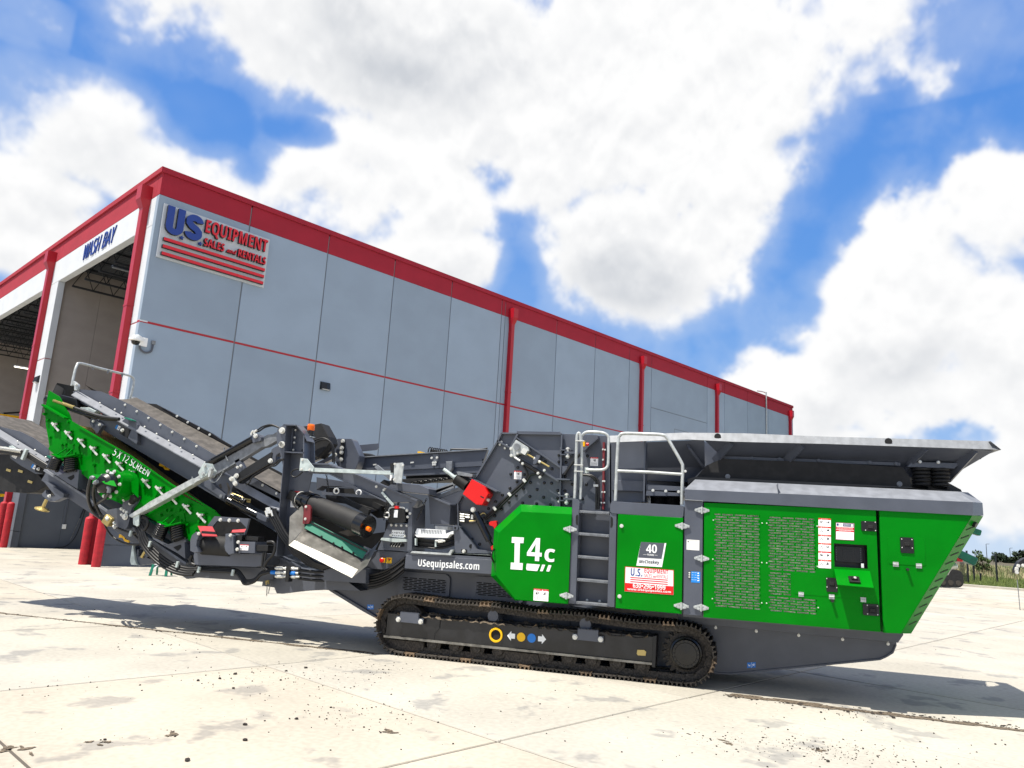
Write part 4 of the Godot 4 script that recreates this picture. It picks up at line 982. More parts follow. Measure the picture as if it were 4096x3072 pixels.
func _at(path: Array, s: float) -> Vector2:
	var total := 0.0
	for i in path.size() - 1: total += (path[i + 1] - path[i]).length()
	s = fposmod(s, total)
	for i in path.size() - 1:
		var l: float = (path[i + 1] - path[i]).length()
		if s <= l: return path[i].lerp(path[i + 1], s / l)
		s -= l
	return path[-1]

# ---------------------------------------------------------------- hull
func make_hull():
	var g := Geo.new()
	# main hull between the tracks, under the engine bay and out to the tapered tail
	g.ext(pv([-1.978,0.757,-0.271,0.685,1.913,0.64,1.921,0.623,1.885,0.537,1.817,0.485,1.741,0.443,0.083,0.113,-0.379,0.102,-1.954,0.193]), -9.86, -10.84, 0.01)
	var hull := part("hull", g, M.grey)
	g = Geo.new(); g.ext(pv([-0.289,0.665,1.913,0.649,1.915,0.628,-0.289,0.644]), -9.835, -9.87); part("hull_flange", g, M.grey, hull)
	bolts(hull, v3([-0.087,0.674,-9.83,0.384,0.67,-9.83,0.863,0.672,-9.83,1.343,0.669,-9.83,1.826,0.665,-9.83,-0.087,0.641,-9.83,0.384,0.641,-9.83,0.862,0.636,-9.83,1.342,0.633,-9.83,1.825,0.627,-9.83]), 0.013, 0.02)
	g = Geo.new(); g.ext(pv([-0.1,0.108,0.083,0.112,1.737,0.439,1.813,0.481,1.88,0.53,1.917,0.622,1.906,0.631,1.869,0.545,1.808,0.497,1.734,0.456,0.083,0.13,-0.1,0.125]), -9.835, -9.86); part("hull_edge", g, M.grey_dark, hull)
	# recessed sill under the engine doors
	g = Geo.new(); g.ext(pv([-0.531,0.816,1.956,0.784,1.965,0.754,1.906,0.663,-0.267,0.677,-0.529,0.695]), -9.70, -11.0, 0.005); part("sill", g, M.grey_dark)
	# front hull side with louvres
	g = Geo.new(); g.ext(pv([-5.651,0.844,-5.363,1.019,-4.69,1.28,-4.226,1.287,-1.923,1.246,-1.871,-0.009,-3.653,-0.186,-4.315,0.276,-4.625,0.395,-4.794,0.462,-5.325,0.686]), -9.84, -10.86, 0.008)
	var side := part("hull_side", g, M.grey)
	g = Geo.new(); g.ext(pv([-5.648,0.843,-5.616,0.851,-5.317,0.712,-4.771,0.485,-4.593,0.402,-4.614,0.384,-4.799,0.453,-5.329,0.682]), -9.80, -9.86); part("hull_edge", g, M.grey, side)
	for q in [[pv([-4.285,1.029,-3.611,1.034,-3.556,0.991,-3.552,0.752,-3.601,0.722,-4.271,0.711,-4.309,0.762,-4.319,0.979]), v3([-4.236,0.958,-9.8,-3.595,0.776,-9.8])], [pv([-3.21,1.038,-2.566,1.043,-2.515,0.999,-2.516,0.766,-2.563,0.736,-3.21,0.728,-3.254,0.774,-3.254,0.986]), v3([-3.17,0.966,-9.8,-2.568,0.789,-9.8])]]:
		g = Geo.new()
		var rp: PackedVector2Array = rounded(q[0], 0.06)
		var a: Vector3 = q[1][0]; var b: Vector3 = q[1][1]
		var r := Rect2(a.x, b.y, b.x - a.x, a.y - b.y)
		var inner := PackedVector2Array()
		for p in rp: inner.append(Vector2(clampf(p.x, r.position.x, r.end.x), clampf(p.y, r.position.y, r.end.y)))
		g.rim(rp, inner, -9.80, -9.839)
		slots(g, r, -9.802, -9.812, 8, r.size.y / 8.0 * 0.985, 0.022, r.size.y / 8.0 * 0.6, 0.115)
		part("louvre", g, M.grey, side)
		g = Geo.new(); g.ext(rectp(r.position.x, r.position.y, r.size.x, r.size.y), -9.830, -9.838); part("louvre_backing", g, M.void_black, side)
	# beam with the dealer's name
	g = Geo.new(); g.ext(pv([-4.077,1.261,-3.477,1.274,-2.848,1.279,-2.837,1.098,-3.463,1.091,-4.08,1.091]), -9.45, -9.83, 0.006)
	var beam := part("name_beam", g, M.grey)
	var ta: Vector3 = Vector3(-3.889,1.137,-9.448); var tb: Vector3 = Vector3(-3.035,1.145,-9.448)
	text(beam, "lettering", "USequipsales.com", true, Transform3D(Basis(Vector3(0, 0, 1), atan2(tb.y - ta.y, tb.x - ta.x)), ta - Vector3(0, 0.035, 0)), (tb - ta).length(), 0.128, 0.003, M.white)
	g = Geo.new(); g.ext(pv([-4.023,1.323,-3.443,1.328,-2.853,1.336,-2.849,1.274,-3.51,1.274,-4.091,1.259]), -9.46, -10.2); part("walkway_edge", g, M.grey_dark)
	g = Geo.new(); g.ext(pv([-3.981,1.322,-3.47,1.322,-3.438,1.372,-3.403,1.374,-3.433,1.301,-4.001,1.295]), -9.42, -9.8, 0.004); part("tread_plate", g, M.galv)
	g = Geo.new(); g.ext(pv([-3.436,1.328,-2.895,1.338,-2.893,1.31,-3.434,1.306]), -9.46, -9.9); part("rail_bar", g, M.pale)
	# frame under the rear: boxes by the mast foot
	g = Geo.new(); g.ext(pv([-6.108,1.125,-5.731,0.988,-5.33,0.946,-5.028,0.884,-4.765,0.741,-5.322,0.713,-5.635,0.676,-5.967,0.613,-6.056,0.611,-6.108,0.69,-6.307,0.697,-6.302,0.781,-6.158,0.819,-6.166,1.001]), -9.6, -11.0, 0.008)
	var rear := part("rear_frame", g, M.grey)
	g = Geo.new(); g.ext(pv([-6.091,1.127,-6.05,1.129,-5.734,1.014,-5.715,0.99,-6.072,1.104]), -9.52, -9.61); part("stiffener", g, M.grey, rear)
	g = Geo.new(); g.ext(pv([-5.323,1.029,-4.61,1.043,-4.599,0.862,-5.31,0.852]), -9.40, -9.85, 0.006); part("valve_box", g, M.grey)
	for k in 6:
		g = Geo.new(); g.tube(curve(v3([-4.608,0.965,-9.5,-4.473,0.995,-9.48,-4.34,1.051,-9.47,-4.227,1.118,-9.47,-4.11,1.224,-9.5])).map(func(p): return p + Vector3(0.0, -k * 0.034, -0.02 * (k % 2))), 0.016, 7); part("hose_run", g, M.hose)
	# control cabinet and its post
	g = Geo.new(); g.ext(pv([-4.39,1.663,-4.046,1.671,-4.044,1.651,-4.059,1.317,-4.521,1.302]), -9.5, -9.9, 0.006)
	var cab := part("control_cabinet", g, M.grey)
	g = Geo.new(); g.ext(pv([-4.447,1.469,-4.091,1.473,-4.076,1.44,-4.235,1.422,-4.462,1.439]), -9.44, -9.5, 0.003); part("cabinet_ledge", g, M.pale, cab)
	g = Geo.new(); g.ext(rounded(pv([-4.338,1.408,-4.127,1.411,-4.129,1.37,-4.342,1.364]), 0.015), -9.495, -9.499); part("lever_slot", g, M.void_black, cab)
	for q in v3([-4.298,1.367,-9.46,-4.261,1.367,-9.46,-4.222,1.366,-9.46,-4.184,1.366,-9.46]):
		g = Geo.new(); g.cyl(q + Vector3(0.02, 0.06, -0.02), q, 0.007); g.lathe(q, Vector3(0, 0, 1), [[0.0, -0.012], [0.012, -0.004], [0.012, 0.004], [0.0, 0.012]], 8); part("lever", g, M.steel, cab)
	bolts(cab, v3([-4.339,1.646,-9.49,-4.267,1.647,-9.49,-4.192,1.648,-9.49,-4.111,1.65,-9.49,-4.336,1.511,-9.49,-4.127,1.514,-9.49]), 0.013, 0.02)
	g = Geo.new(); g.ext(pv([-4.36,1.858,-4.132,1.869,-4.099,1.701,-4.153,1.682,-4.35,1.672,-4.372,1.714]), -9.42, -9.7, 0.01)
	var cyl := part("grease_pump", g, M.gloss)
	g = Geo.new(); g.ext(pv([-4.287,1.902,-4.225,1.905,-4.217,1.868,-4.29,1.865]), -9.42, -9.5, 0.004); part("pump_valve", g, M.red, cyl)
	g = Geo.new(); g.tube(curve(v3([-4.286,1.884,-9.44,-4.345,1.879,-9.44,-4.369,1.843,-9.44,-4.364,1.789,-9.44])), 0.012, 7); part("pump_pipe", g, M.zinc, cyl)
	g = Geo.new(); g.tube(curve(v3([-4.223,1.887,-9.44,-4.159,1.884,-9.44,-4.136,1.854,-9.44,-4.134,1.793,-9.44])), 0.012, 7); part("pump_pipe", g, M.zinc, cyl)
	g = Geo.new(); g.tube(v3([-4.243,1.911,-9.44,-4.242,1.963,-9.44])+v3([-4.248,1.992,-9.44]), 0.016, 7); part("pump_stem", g, M.black, cyl)
	g = Geo.new(); g.tube(curve(v3([-4.258,1.992,-9.44,-4.265,2.019,-9.44,-4.252,2.033,-9.44,-4.235,2.02,-9.44,-4.239,1.993,-9.44,-4.255,1.989,-9.44]), 3), 0.006, 6); part("pump_eye", g, M.zinc, cyl)
	g = Geo.new(); g.ext(pv([-4.283,1.848,-4.229,1.849,-4.228,1.75,-4.28,1.75]), -9.414, -9.42); part("pump_label", g, M.white, cyl)
	# hull plate carrying the stop button
	g = Geo.new(); g.ext(pv([-4.537,1.298,-4.057,1.298,-4.126,1.243,-4.377,1.052,-4.588,1.045,-4.683,1.086,-4.567,1.215]), -9.55, -9.9, 0.005); part("button_plate", g, M.grey)
	g = Geo.new(); g.ext(pv([-4.48,1.202,-4.411,1.202,-4.408,1.14,-4.477,1.14]), -9.53, -9.551, 0.004); var sb := part("stop_button_box", g, M.yellow)
	g = Geo.new(); var bc: Vector3 = Vector3(-4.447,1.172,-9.53); g.lathe(bc, Vector3(0, 0, 1), [[0.028, 0.0], [0.032, 0.02], [0.02, 0.03], [0.0, 0.032]], 14); part("stop_button", g, M.red, sb)
	# radiator tray (white perforated guard) and hose bundle
	g = Geo.new(); g.ext(pv([-3.968,1.621,-3.566,1.622,-3.559,1.569,-3.975,1.54,-3.988,1.566]), -9.5, -9.54, 0.004)
	var gd := part("perforated_guard", g, M.white)
	for k in 14: 
		g = Geo.new(); var hp: Vector3 = (Vector3(-3.898,1.583,-9.499)).lerp(Vector3(-3.607,1.591,-9.499), k / 13.0)
		g.extx(pv([-0.009, -0.025, 0.005, -0.03, 0.009, 0.025, -0.005, 0.03]), xf(hp), 0.002); part("perforation", g, M.worn, gd)
	g = Geo.new(); g.ext(pv([-3.973,1.536,-3.543,1.567,-3.467,1.601,-3.428,1.616,-3.422,1.577,-3.471,1.567,-3.504,1.519,-3.938,1.506]), -9.45, -9.8, 0.004); part("guard_shelf", g, M.white)
	for k in 7:
		g = Geo.new(); g.tube(curve(v3([-4.014,1.488,-9.55,-3.831,1.481,-9.5,-3.656,1.478,-9.5,-3.535,1.505,-9.52,-3.438,1.55,-9.56])).map(func(p): return p + Vector3(0.004 * k, -k * 0.017, -0.012 * (k % 3))), 0.012, 6); part("hose_run", g, M.hose)
	for q in [pv([-3.977,1.49,-3.953,1.491,-3.947,1.394,-3.968,1.4]), pv([-3.689,1.482,-3.663,1.484,-3.659,1.394,-3.682,1.395])]:
		g = Geo.new(); g.ext(q, -9.47, -9.52, 0.003); part("hose_clamp", g, M.pale)
	for q in [[1590,650,1625,645], [1620,640,1660,640], [1630,655,1685,650], [1600,640,1640,628]]: pass
	for q in v3([-3.644,1.474,-9.47,-3.602,1.487,-9.47,-3.572,1.473,-9.47,-3.607,1.461,-9.47]):
		g = Geo.new(); g.cyl(q - Vector3(0.03, 0, 0), q + Vector3(0.035, 0.008, 0), 0.014); part("hose_fitting", g, M.zinc)

# ---------------------------------------------------------------- doors, ladder, engine bay
func loft(g: Geo, a: PackedVector2Array, za: float, b: PackedVector2Array, zb: float):
	var ca := Vector2(); 
	for p in b: ca += p
	ca /= b.size()
	for i in a.size():
		var j := (i + 1) % a.size()
		var m := (b[i] + b[j]) * 0.5 - ca
		g.qn(Vector3(a[i].x, a[i].y, za), Vector3(a[j].x, a[j].y, za), Vector3(b[j].x, b[j].y, zb), Vector3(b[i].x, b[i].y, zb), Vector3(m.x, m.y, 0.3))
func pierced(g: Geo, r: Rect2, holes: Array, z0: float, z1: float):
	var xs := [r.position.x, r.end.x]; var ys := [r.position.y, r.end.y]
	for h in holes: xs.append_array([h.position.x, h.end.x]); ys.append_array([h.position.y, h.end.y])
	xs.sort(); ys.sort()
	for i in xs.size() - 1:
		for j in ys.size() - 1:
			var c := Vector2((xs[i] + xs[i + 1]) * 0.5, (ys[j] + ys[j + 1]) * 0.5)
			var w: float = xs[i + 1] - xs[i]; var h2: float = ys[j + 1] - ys[j]
			if w < 1e-5 or h2 < 1e-5: continue
			var inside := false
			for h in holes:
				if h.has_point(c): inside = true
			if not inside: g.box(Vector3(c.x, c.y, (z0 + z1) * 0.5), Vector3(w, h2, z0 - z1))
func hinge(parent: Node, p: Vector3, w := 0.168, h := 0.066):
	if not cache.has("hinge"):
		var g := Geo.new()
		var o := pv([-w * 0.5, -h * 0.16, -w * 0.12, -h * 0.5, w * 0.12, -h * 0.5, w * 0.5, -h * 0.16, w * 0.5, h * 0.16, w * 0.12, h * 0.5, -w * 0.12, h * 0.5, -w * 0.5, h * 0.16])
		g.ext(o, 0.008, -0.001, 0.002)
		g.cyl(Vector3(0, -h * 0.62, 0.012), Vector3(0, h * 0.62, 0.012), 0.011, -1.0, 10)
		for q in [[-0.34, 0.0], [-0.13, 0.27], [-0.13, -0.27], [0.34, 0.0], [0.13, 0.27], [0.13, -0.27]]: g.lathe(Vector3(q[0] * w, q[1] * h, 0.008), Vector3(0, 0, 1), [[0.008, 0.0], [0.006, 0.005], [0.0, 0.006]], 8)
		cache.hinge = g.mesh()
	var o2 := put(parent, "hinge", cache.hinge, M.galv, p); o2.rotation.z = -0.012
func small_hinge(parent: Node, p: Vector3):
	if not cache.has("shinge"):
		var g := Geo.new(); g.box(Vector3(0, 0, 0.003), Vector3(0.055, 0.05, 0.006)); g.cyl(Vector3(-0.027, 0, 0.006), Vector3(0.027, 0, 0.006), 0.007)
		cache.shinge = g.mesh()
	put(parent, "small_hinge", cache.shinge, M.galv, p)
func latch(parent: Node, p: Vector3, w: float, h: float, upright: bool):
	var g := Geo.new()
	g.extx(rectp(-w * 0.5, -h * 0.5, w, h, 0.008), xf(p + Vector3(0, 0, 0.012)), 0.011, 0.003)
	var o := put(parent, "latch", g.mesh(), M.black)
	g = Geo.new()
	var q := p + (Vector3(0, 0.018, 0.0135) if upright else Vector3(0.014, 0, 0.0135))
	g.extx(rectp(-0.042, -0.038, 0.084, 0.076, 0.006), xf(q), 0.001)
	put(o, "recess", g.mesh(), M.void_black)
	g = Geo.new(); g.box(q + Vector3(0, -0.004, 0.004), Vector3(0.05, 0.036, 0.012), Basis(), 0.004); put(o, "paddle", g.mesh(), M.rubber)
	var bp2 := []
	for e in [[-0.05, -0.045], [0.05, -0.045], [-0.05, 0.045], [0.05, 0.045]]: bp2.append(q + Vector3(e[0], e[1], -0.001))
	bolts(o, bp2, 0.006, 0.005, M.zinc, true, "rivet")
func make_housings():
	var g := Geo.new()
	# folded six-sided cover
	var F := pv([-2.421,1.9,-1.782,1.898,-1.785,0.843,-2.434,0.843,-2.703,1.112,-2.695,1.626])
	var O := pv([-2.465,1.994,-1.807,1.988,-1.807,0.829,-2.476,0.822,-2.801,1.088,-2.796,1.67])
	g.ext(F, -9.1, -9.1005); loft(g, F, -9.1, O, -9.22); loft(g, O, -9.22, O, -9.5)
	var hx := part("hex_cover", g, M.green)
	hinge(hx, Vector3(-1.794,1.719,-9.097)); hinge(hx, Vector3(-1.805,0.935,-9.097))
	g = Geo.new(); g.tube(curve(v3([-2.767,1.429,-9.2,-2.767,1.381,-9.08,-2.763,1.319,-9.08,-2.762,1.249,-9.2]), 4), 0.012, 8); part("grab_handle", g, M.black, hx)
	# model name
	g = Geo.new(); g.ext(pv([-2.523,1.585,-2.37,1.587,-2.372,1.518,-2.417,1.516,-2.41,1.278,-2.366,1.278,-2.367,1.197,-2.52,1.196,-2.519,1.276,-2.475,1.277,-2.484,1.515,-2.523,1.515]), -9.096, -9.099); part("model_letter", g, M.white, hx)
	var a: Vector3 = Vector3(-2.32,1.315,-9.099); var b: Vector3 = Vector3(-2.134,1.59,-9.099)
	text(hx, "model_letter", "4", true, xf(a), b.x - a.x, b.y - a.y, 0.003, M.white)
	a = Vector3(-2.097,1.315,-9.099); b = Vector3(-1.97,1.47,-9.099)
	text(hx, "model_letter", "c", true, xf(a), b.x - a.x, b.y - a.y, 0.003, M.white)
	for q in [pv([-2.317,1.276,-2.15,1.276,-2.18,1.196,-2.31,1.197,-2.321,1.213]), pv([-2.122,1.278,-2.084,1.277,-2.113,1.198,-2.146,1.198]), pv([-2.044,1.277,-2.006,1.276,-2.03,1.2,-2.068,1.201])]:
		g = Geo.new(); g.ext(rounded(q, 0.008), -9.096, -9.099); part("model_stripe", g, M.white, hx)
	# ladder
	g = Geo.new()
	g.ext(pv([-1.786,2.076,-1.77,2.091,-1.732,2.088,-1.692,2.043,-1.698,1.92,-1.695,0.845,-1.781,0.845]), -9.12, -9.32, 0.006)
	g.ext(pv([-1.319,1.938,-1.236,1.939,-1.23,0.842,-1.317,0.847]), -9.12, -9.32, 0.006)
	g.ext(pv([-1.753,1.971,-1.355,1.964,-1.346,0.85,-1.746,0.842]), -9.36, -9.4)
	var lad := part("ladder", g, M.grey)
	for q in [pv([-1.7,1.954,-1.325,1.95,-1.327,1.918,-1.702,1.924]), pv([-1.699,1.688,-1.322,1.682,-1.324,1.648,-1.7,1.655]), pv([-1.696,1.416,-1.32,1.409,-1.321,1.378,-1.697,1.383]), pv([-1.695,1.146,-1.317,1.14,-1.318,1.107,-1.696,1.113]), pv([-1.695,0.877,-1.317,0.874,-1.318,0.843,-1.697,0.846])]:
		g = Geo.new(); g.ext(q, -9.13, -9.33, 0.004)
		for k in 12:
			var c0: Vector2 = q[3].lerp(q[0], 0.5).lerp(q[2].lerp(q[1], 0.5), (k + 0.5) / 12.0)
			g.extx(pv([-0.012, -0.006, 0.01, 0.004, 0.012, 0.008, -0.01, -0.002]), xf(Vector3(c0.x, c0.y, -9.127)), 0.003)
		part("rung", g, M.worn, lad)
	for q in [pv([-1.724,1.896,-1.706,1.897,-1.704,1.77,-1.721,1.774,-1.732,1.795,-1.735,1.875]), pv([-1.31,1.897,-1.287,1.888,-1.279,1.867,-1.277,1.795,-1.289,1.763,-1.308,1.764])]:
		g = Geo.new(); g.ext(q, -9.1185, -9.12); part("hand_slot", g, M.void_black, lad)  # black plate in place of a cut slot, its dark inside as colour
	bolts(lad, v3([-1.597,0.882,-9.34,-1.442,0.882,-9.34]), 0.012, 0.02)
	# header over the small door and the body behind it
	g = Geo.new(); g.ext(rounded(pv([-1.316,1.937,-1.319,2.04,-1.297,2.078,-0.443,2.064,-0.451,1.917,-1.233,1.931]), 0.03), -9.11, -9.4, 0.006); part("door_header", g, M.grey)
	g = Geo.new(); g.ext(pv([-1.728,1.946,-0.442,1.935,-0.447,0.824,-1.716,0.833]), -9.42, -11.5); part("centre_body", g, M.grey_dark)
	g = Geo.new(); g.ext(pv([-1.246,1.927,-1.219,1.926,-1.217,0.835,-1.235,0.836]), -9.13, -9.4); g.ext(pv([-1.234,1.954,-0.444,1.944,-0.443,1.914,-1.233,1.922]), -9.15, -9.4); part("door_frame", g, M.void_black)
	g = Geo.new(); g.ext(pv([-1.217,1.927,-0.452,1.92,-0.457,0.834,-1.215,0.839]), -9.1, -9.16, 0.006)
	var dr := part("cabinet_door", g, M.green)
	for q in [Vector2(0, 0)]: pass
	hinge(dr, Vector3(-0.462,1.826,-9.097)); hinge(dr, Vector3(-0.462,0.922,-9.097))
	bolts(dr, v3([-1.171,1.79,-9.1,-1.173,0.975,-9.1]), 0.017, 0.02)
	# post
	g = Geo.new(); g.ext(pv([-0.439,2.133,-0.227,2.128,-0.23,0.831,-0.441,0.827]), -9.11, -9.5, 0.006); var post := part("post", g, M.grey)
	g = Geo.new(); g.ext(pv([-0.387,1.312,-0.375,1.32,-0.363,1.314,-0.363,1.24,-0.375,1.233,-0.387,1.239]), -9.106, -9.111); part("switch_strip", g, M.black, post)
	bolts(post, v3([-0.375,1.299,-9.106,-0.375,1.276,-9.106,-0.375,1.251,-9.106]), 0.008, 0.008)
	# engine bay body
	g = Geo.new(); g.ext(pv([-0.442,2.217,1.749,2.192,1.665,0.78,-0.45,0.787]), -9.32, -11.5); part("engine_bay", g, M.grey_dark)
	# big slotted door
	var tl: Vector3 = Vector3(-0.215,2.107,-9.1); var br: Vector3 = Vector3(1.62,0.819,-9.1)
	var R := Rect2(tl.x, br.y, br.x - tl.x, tl.y - br.y)
	var c1: Vector3 = Vector3(-0.098,2,-9.1); var c2: Vector3 = Vector3(0.408,0.935,-9.1)
	var LC := Rect2(c1.x, c2.y, c2.x - c1.x, c1.y - c2.y)
	c1 = Vector3(0.491,1.993,-9.1); c2 = Vector3(0.991,0.932,-9.1)
	var d1: Vector3 = Vector3(0.734,1.378,-9.1); var d2: Vector3 = Vector3(0.73,1.114,-9.1)
	var RT := Rect2(c1.x, d1.y, c2.x - c1.x, c1.y - d1.y)
	var RM := Rect2(c1.x, d2.y, d1.x - c1.x, d1.y - d2.y)
	var RB := Rect2(c1.x, c2.y, c2.x - c1.x, d2.y - c2.y)
	var w1: Vector3 = Vector3(1.182,1.723,-9.1); var w2: Vector3 = Vector3(1.519,1.469,-9.1)
	var WN := Rect2(w1.x, w2.y, w2.x - w1.x, w1.y - w2.y)
	g = Geo.new()
	pierced(g, R, [LC, RT, RM, RB, WN], -9.1, -9.13)
	var pitch := 0.0292
	for rc in [LC, RT, RM, RB]:
		var rows := maxi(1, int(round(rc.size.y / pitch)))
		slots(g, rc, -9.1005, -9.106, rows, rc.size.y / (rows + 0.4), 0.017, rc.size.y / (rows + 0.4) * 0.56, 0.122)
	for e in [[R.position.x, R.end.x]]:
		g.box(Vector3(R.get_center().x, R.end.y - 0.004, -9.115), Vector3(R.size.x, 0.008, 0.033)); g.box(Vector3(R.position.x + 0.004, R.get_center().y, -9.115), Vector3(0.008, R.size.y, 0.0328))
	var door := part("engine_door", g, M.green)
	for p in [Vector3(-0.239,2.019,-9.097), Vector3(-0.239,1.47,-9.097), Vector3(-0.241,0.922,-9.097)]: hinge(door, p, 0.168, 0.066)
	bolts(door, v3([-0.11,1.91,-9.1,-0.114,1.468,-9.1,-0.118,1.028,-9.1,0.428,1.905,-9.1,0.421,1.465,-9.1,0.416,1.024,-9.1,0.478,1.905,-9.1,0.473,1.464,-9.1,0.467,1.025,-9.1,1.014,1.901,-9.1,1.006,1.461,-9.1,1.005,1.02,-9.1]), 0.008, 0.008, M.zinc, true, "rivet")
	# crumpled insulation showing through the slots
	g = Geo.new()
	var fn := FastNoiseLite.new(); fn.seed = 77; fn.frequency = 7.0; fn.fractal_octaves = 4
	var nx := 70; var ny := 90
	for i in nx:
		for j in ny:
			var ps := []
			for e in [[0, 0], [1, 0], [1, 1], [0, 1]]:
				var x: float = lerpf(LC.position.x - 0.02, RT.end.x + 0.02, float(i + e[0]) / nx); var y: float = lerpf(LC.position.y - 0.02, LC.end.y + 0.02, float(j + e[1]) / ny)
				ps.append(Vector3(x, y, -9.1125 + fn.get_noise_2d(x, y * 2.6) * 0.012))
			g.qn(ps[0], ps[1], ps[2], ps[3], Vector3(0, 0, 1))
	part("insulation", g, M.quilt, door)
	# access hatch, latches, control screen with its open flap
	g = Geo.new(); g.ext(rounded(pv([0.763,1.356,1.541,1.365,1.53,1.144,0.757,1.148]), 0.02), -9.097, -9.1005, 0.001); var hat := part("access_hatch", g, M.green, door)
	for p in [Vector3(0.831,1.149,-9.096), Vector3(1.144,1.146,-9.096), Vector3(1.461,1.14,-9.096)]: small_hinge(door, p)
	latch(door, Vector3(1.544,1.928,-9.1), 0.158, 0.108, false)
	latch(door, Vector3(1.148,1.274,-9.098), 0.112, 0.152, true)
	latch(door, Vector3(1.534,1.041,-9.1), 0.162, 0.122, false)
	g = Geo.new()
	var zb := -9.24
	g.box(Vector3(WN.get_center().x, WN.get_center().y, zb - 0.005), Vector3(WN.size.x, WN.size.y, 0.01))
	for s in [[WN.position.x - 0.006, WN.get_center().y, 0.012, WN.size.y], [WN.end.x + 0.006, WN.get_center().y, 0.012, WN.size.y], [WN.get_center().x, WN.position.y - 0.006, WN.size.x, 0.012], [WN.get_center().x, WN.end.y + 0.006, WN.size.x, 0.012]]: g.box(Vector3(s[0], s[1], (zb - 9.108) * 0.5), Vector3(s[2], s[3], absf(zb + 9.108)))
	var bay := part("screen_recess", g, M.black, door)
	g = Geo.new(); g.extx(rectp(-WN.size.x * 0.44, -WN.size.y * 0.28, WN.size.x * 0.84, WN.size.y * 0.68, 0.015), xf(Vector3(WN.get_center().x, WN.get_center().y, zb + 0.05)), 0.045, 0.004); part("control_screen", g, M.black, door)
	g = Geo.new(); g.extx(rectp(-WN.size.x * 0.2, -WN.size.y * 0.18, WN.size.x * 0.36, WN.size.y * 0.44), xf(Vector3(WN.get_center().x, WN.get_center().y, zb + 0.053)), 0.002); part("display", g, M.gloss, door)
	g = Geo.new()
	for k in 8:
		for sx in [-0.4, 0.34]: g.box(Vector3(WN.get_center().x + WN.size.x * sx, WN.get_center().y - WN.size.y * 0.2 + k * WN.size.y * 0.075, zb + 0.054), Vector3(0.008, 0.006, 0.004))
	part("screen_keys", g, M.worn, door)
	g = Geo.new(); g.box(Vector3(WN.end.x - 0.045, WN.position.y + 0.03, -9.15), Vector3(0.026, 0.045, 0.01)); part("tag", g, M.white, door)
	g = Geo.new()
	var fl := v3([1.175,1.446,-9.09,1.536,1.449,-9.09,1.53,1.283,-8.86,1.175,1.29,-8.86])
	var fn2 := Vector3(0, 0.85, 0.5).normalized()
	g.qn(fl[0], fl[1], fl[2], fl[3], fn2); g.qn(fl[0] - fn2 * 0.008, fl[1] - fn2 * 0.008, fl[2] - fn2 * 0.008, fl[3] - fn2 * 0.008, -fn2)
	for i in 4: g.qn(fl[i], fl[(i + 1) % 4], fl[(i + 1) % 4] - fn2 * 0.008, fl[i] - fn2 * 0.008, fl[i] + fl[(i + 1) % 4] - fl[(i + 2) % 4] - fl[(i + 3) % 4])
	var flap := part("screen_flap", g, M.green, door)
	var fc: Vector3 = (fl[0] + fl[1] + fl[2] * 2.0 + fl[3] * 2.0) / 6.0
	g = Geo.new(); g.box(fc + fn2 * 0.012, Vector3(0.11, 0.022, 0.10), Basis(Vector3.RIGHT, 0.53), 0.004); g.box(fc + fn2 * 0.03, Vector3(0.06, 0.02, 0.05), Basis(Vector3.RIGHT, 0.53)); part("flap_latch", g, M.black, door)
	bolts(door, [fc + fn2 * 0.035 + Vector3(0.005, 0, 0)], 0.012, 0.02)
	g = Geo.new(); var kn: Vector3 = Vector3(1.148,1.105,-9.1); g.cyl(kn, kn + Vector3(0, 0, 0.05), 0.015); part("stud", g, M.rubber, door)
	# tail panel and its slotted corner strip
	var W := pv([1.655,2.104,2.563,2.097])
	var Wb := pv([1.819,0.82,1.65,0.813])
	g = Geo.new(); g.ext(PackedVector2Array([W[0], W[1], Wb[0], Wb[1]]), -9.1, -9.3, 0.004)
	var tail := part("tail_panel", g, M.green)
	var ot := v3([2.741,2.105,-9.36]); var ob := v3([1.972,0.805,-9.36])
	var i0 := Vector3(W[1].x, W[1].y, -9.1); var i1 := Vector3(Wb[0].x, Wb[0].y, -9.1)
	g = Geo.new(); g.qn(i0, ot[0], ob[0], i1, Vector3(0.6, 0, 0.8)); g.qn(i0 - Vector3(0.03, 0, 0.05), ot[0] - Vector3(0.03, 0, 0.05), ob[0] - Vector3(0.03, 0, 0.05), i1 - Vector3(0.03, 0, 0.05), Vector3(-0.6, 0, -0.8))
	var strip := part("corner_strip", g, M.green, tail)
	var sn: Vector3 = (ot[0] - i0).cross(i1 - i0).normalized()
	if sn.z < 0: sn = -sn
	for k in 12:
		var t := 0.115 + k * 0.073
		var e0 := i0.lerp(i1, t + 0.02); var e1: Vector3 = ot[0].lerp(ob[0], t - 0.035)
		var s0 := e0.lerp(e1, 0.22) + sn * 0.0015; var s1 := e0.lerp(e1, 0.78) + sn * 0.0015
		g = Geo.new(); var up := (e0 - e1).cross(sn).normalized() * 0.0075
		g.qn(s0 + up, s1 + up, s1 - up, s0 - up, sn); part("vent_slot", g, M.void_black, tail)  # each slot is a black strip, its inner shade only colour
	g = Geo.new(); var kp := i0.lerp(ot[0], 0.55).lerp(i1.lerp(ob[0], 0.55), 0.07); g.cyl(kp, kp + sn * 0.03, 0.03); part("plug", g, M.black, tail)
	g = Geo.new(); g.ext(PackedVector2Array([Vector2(W[0].x, W[0].y), Vector2(ot[0].x, ot[0].y), Vector2(ob[0].x, ob[0].y), Vector2(Wb[1].x, Wb[1].y)]), -9.361, -11.3); part("tail_body", g, M.green)
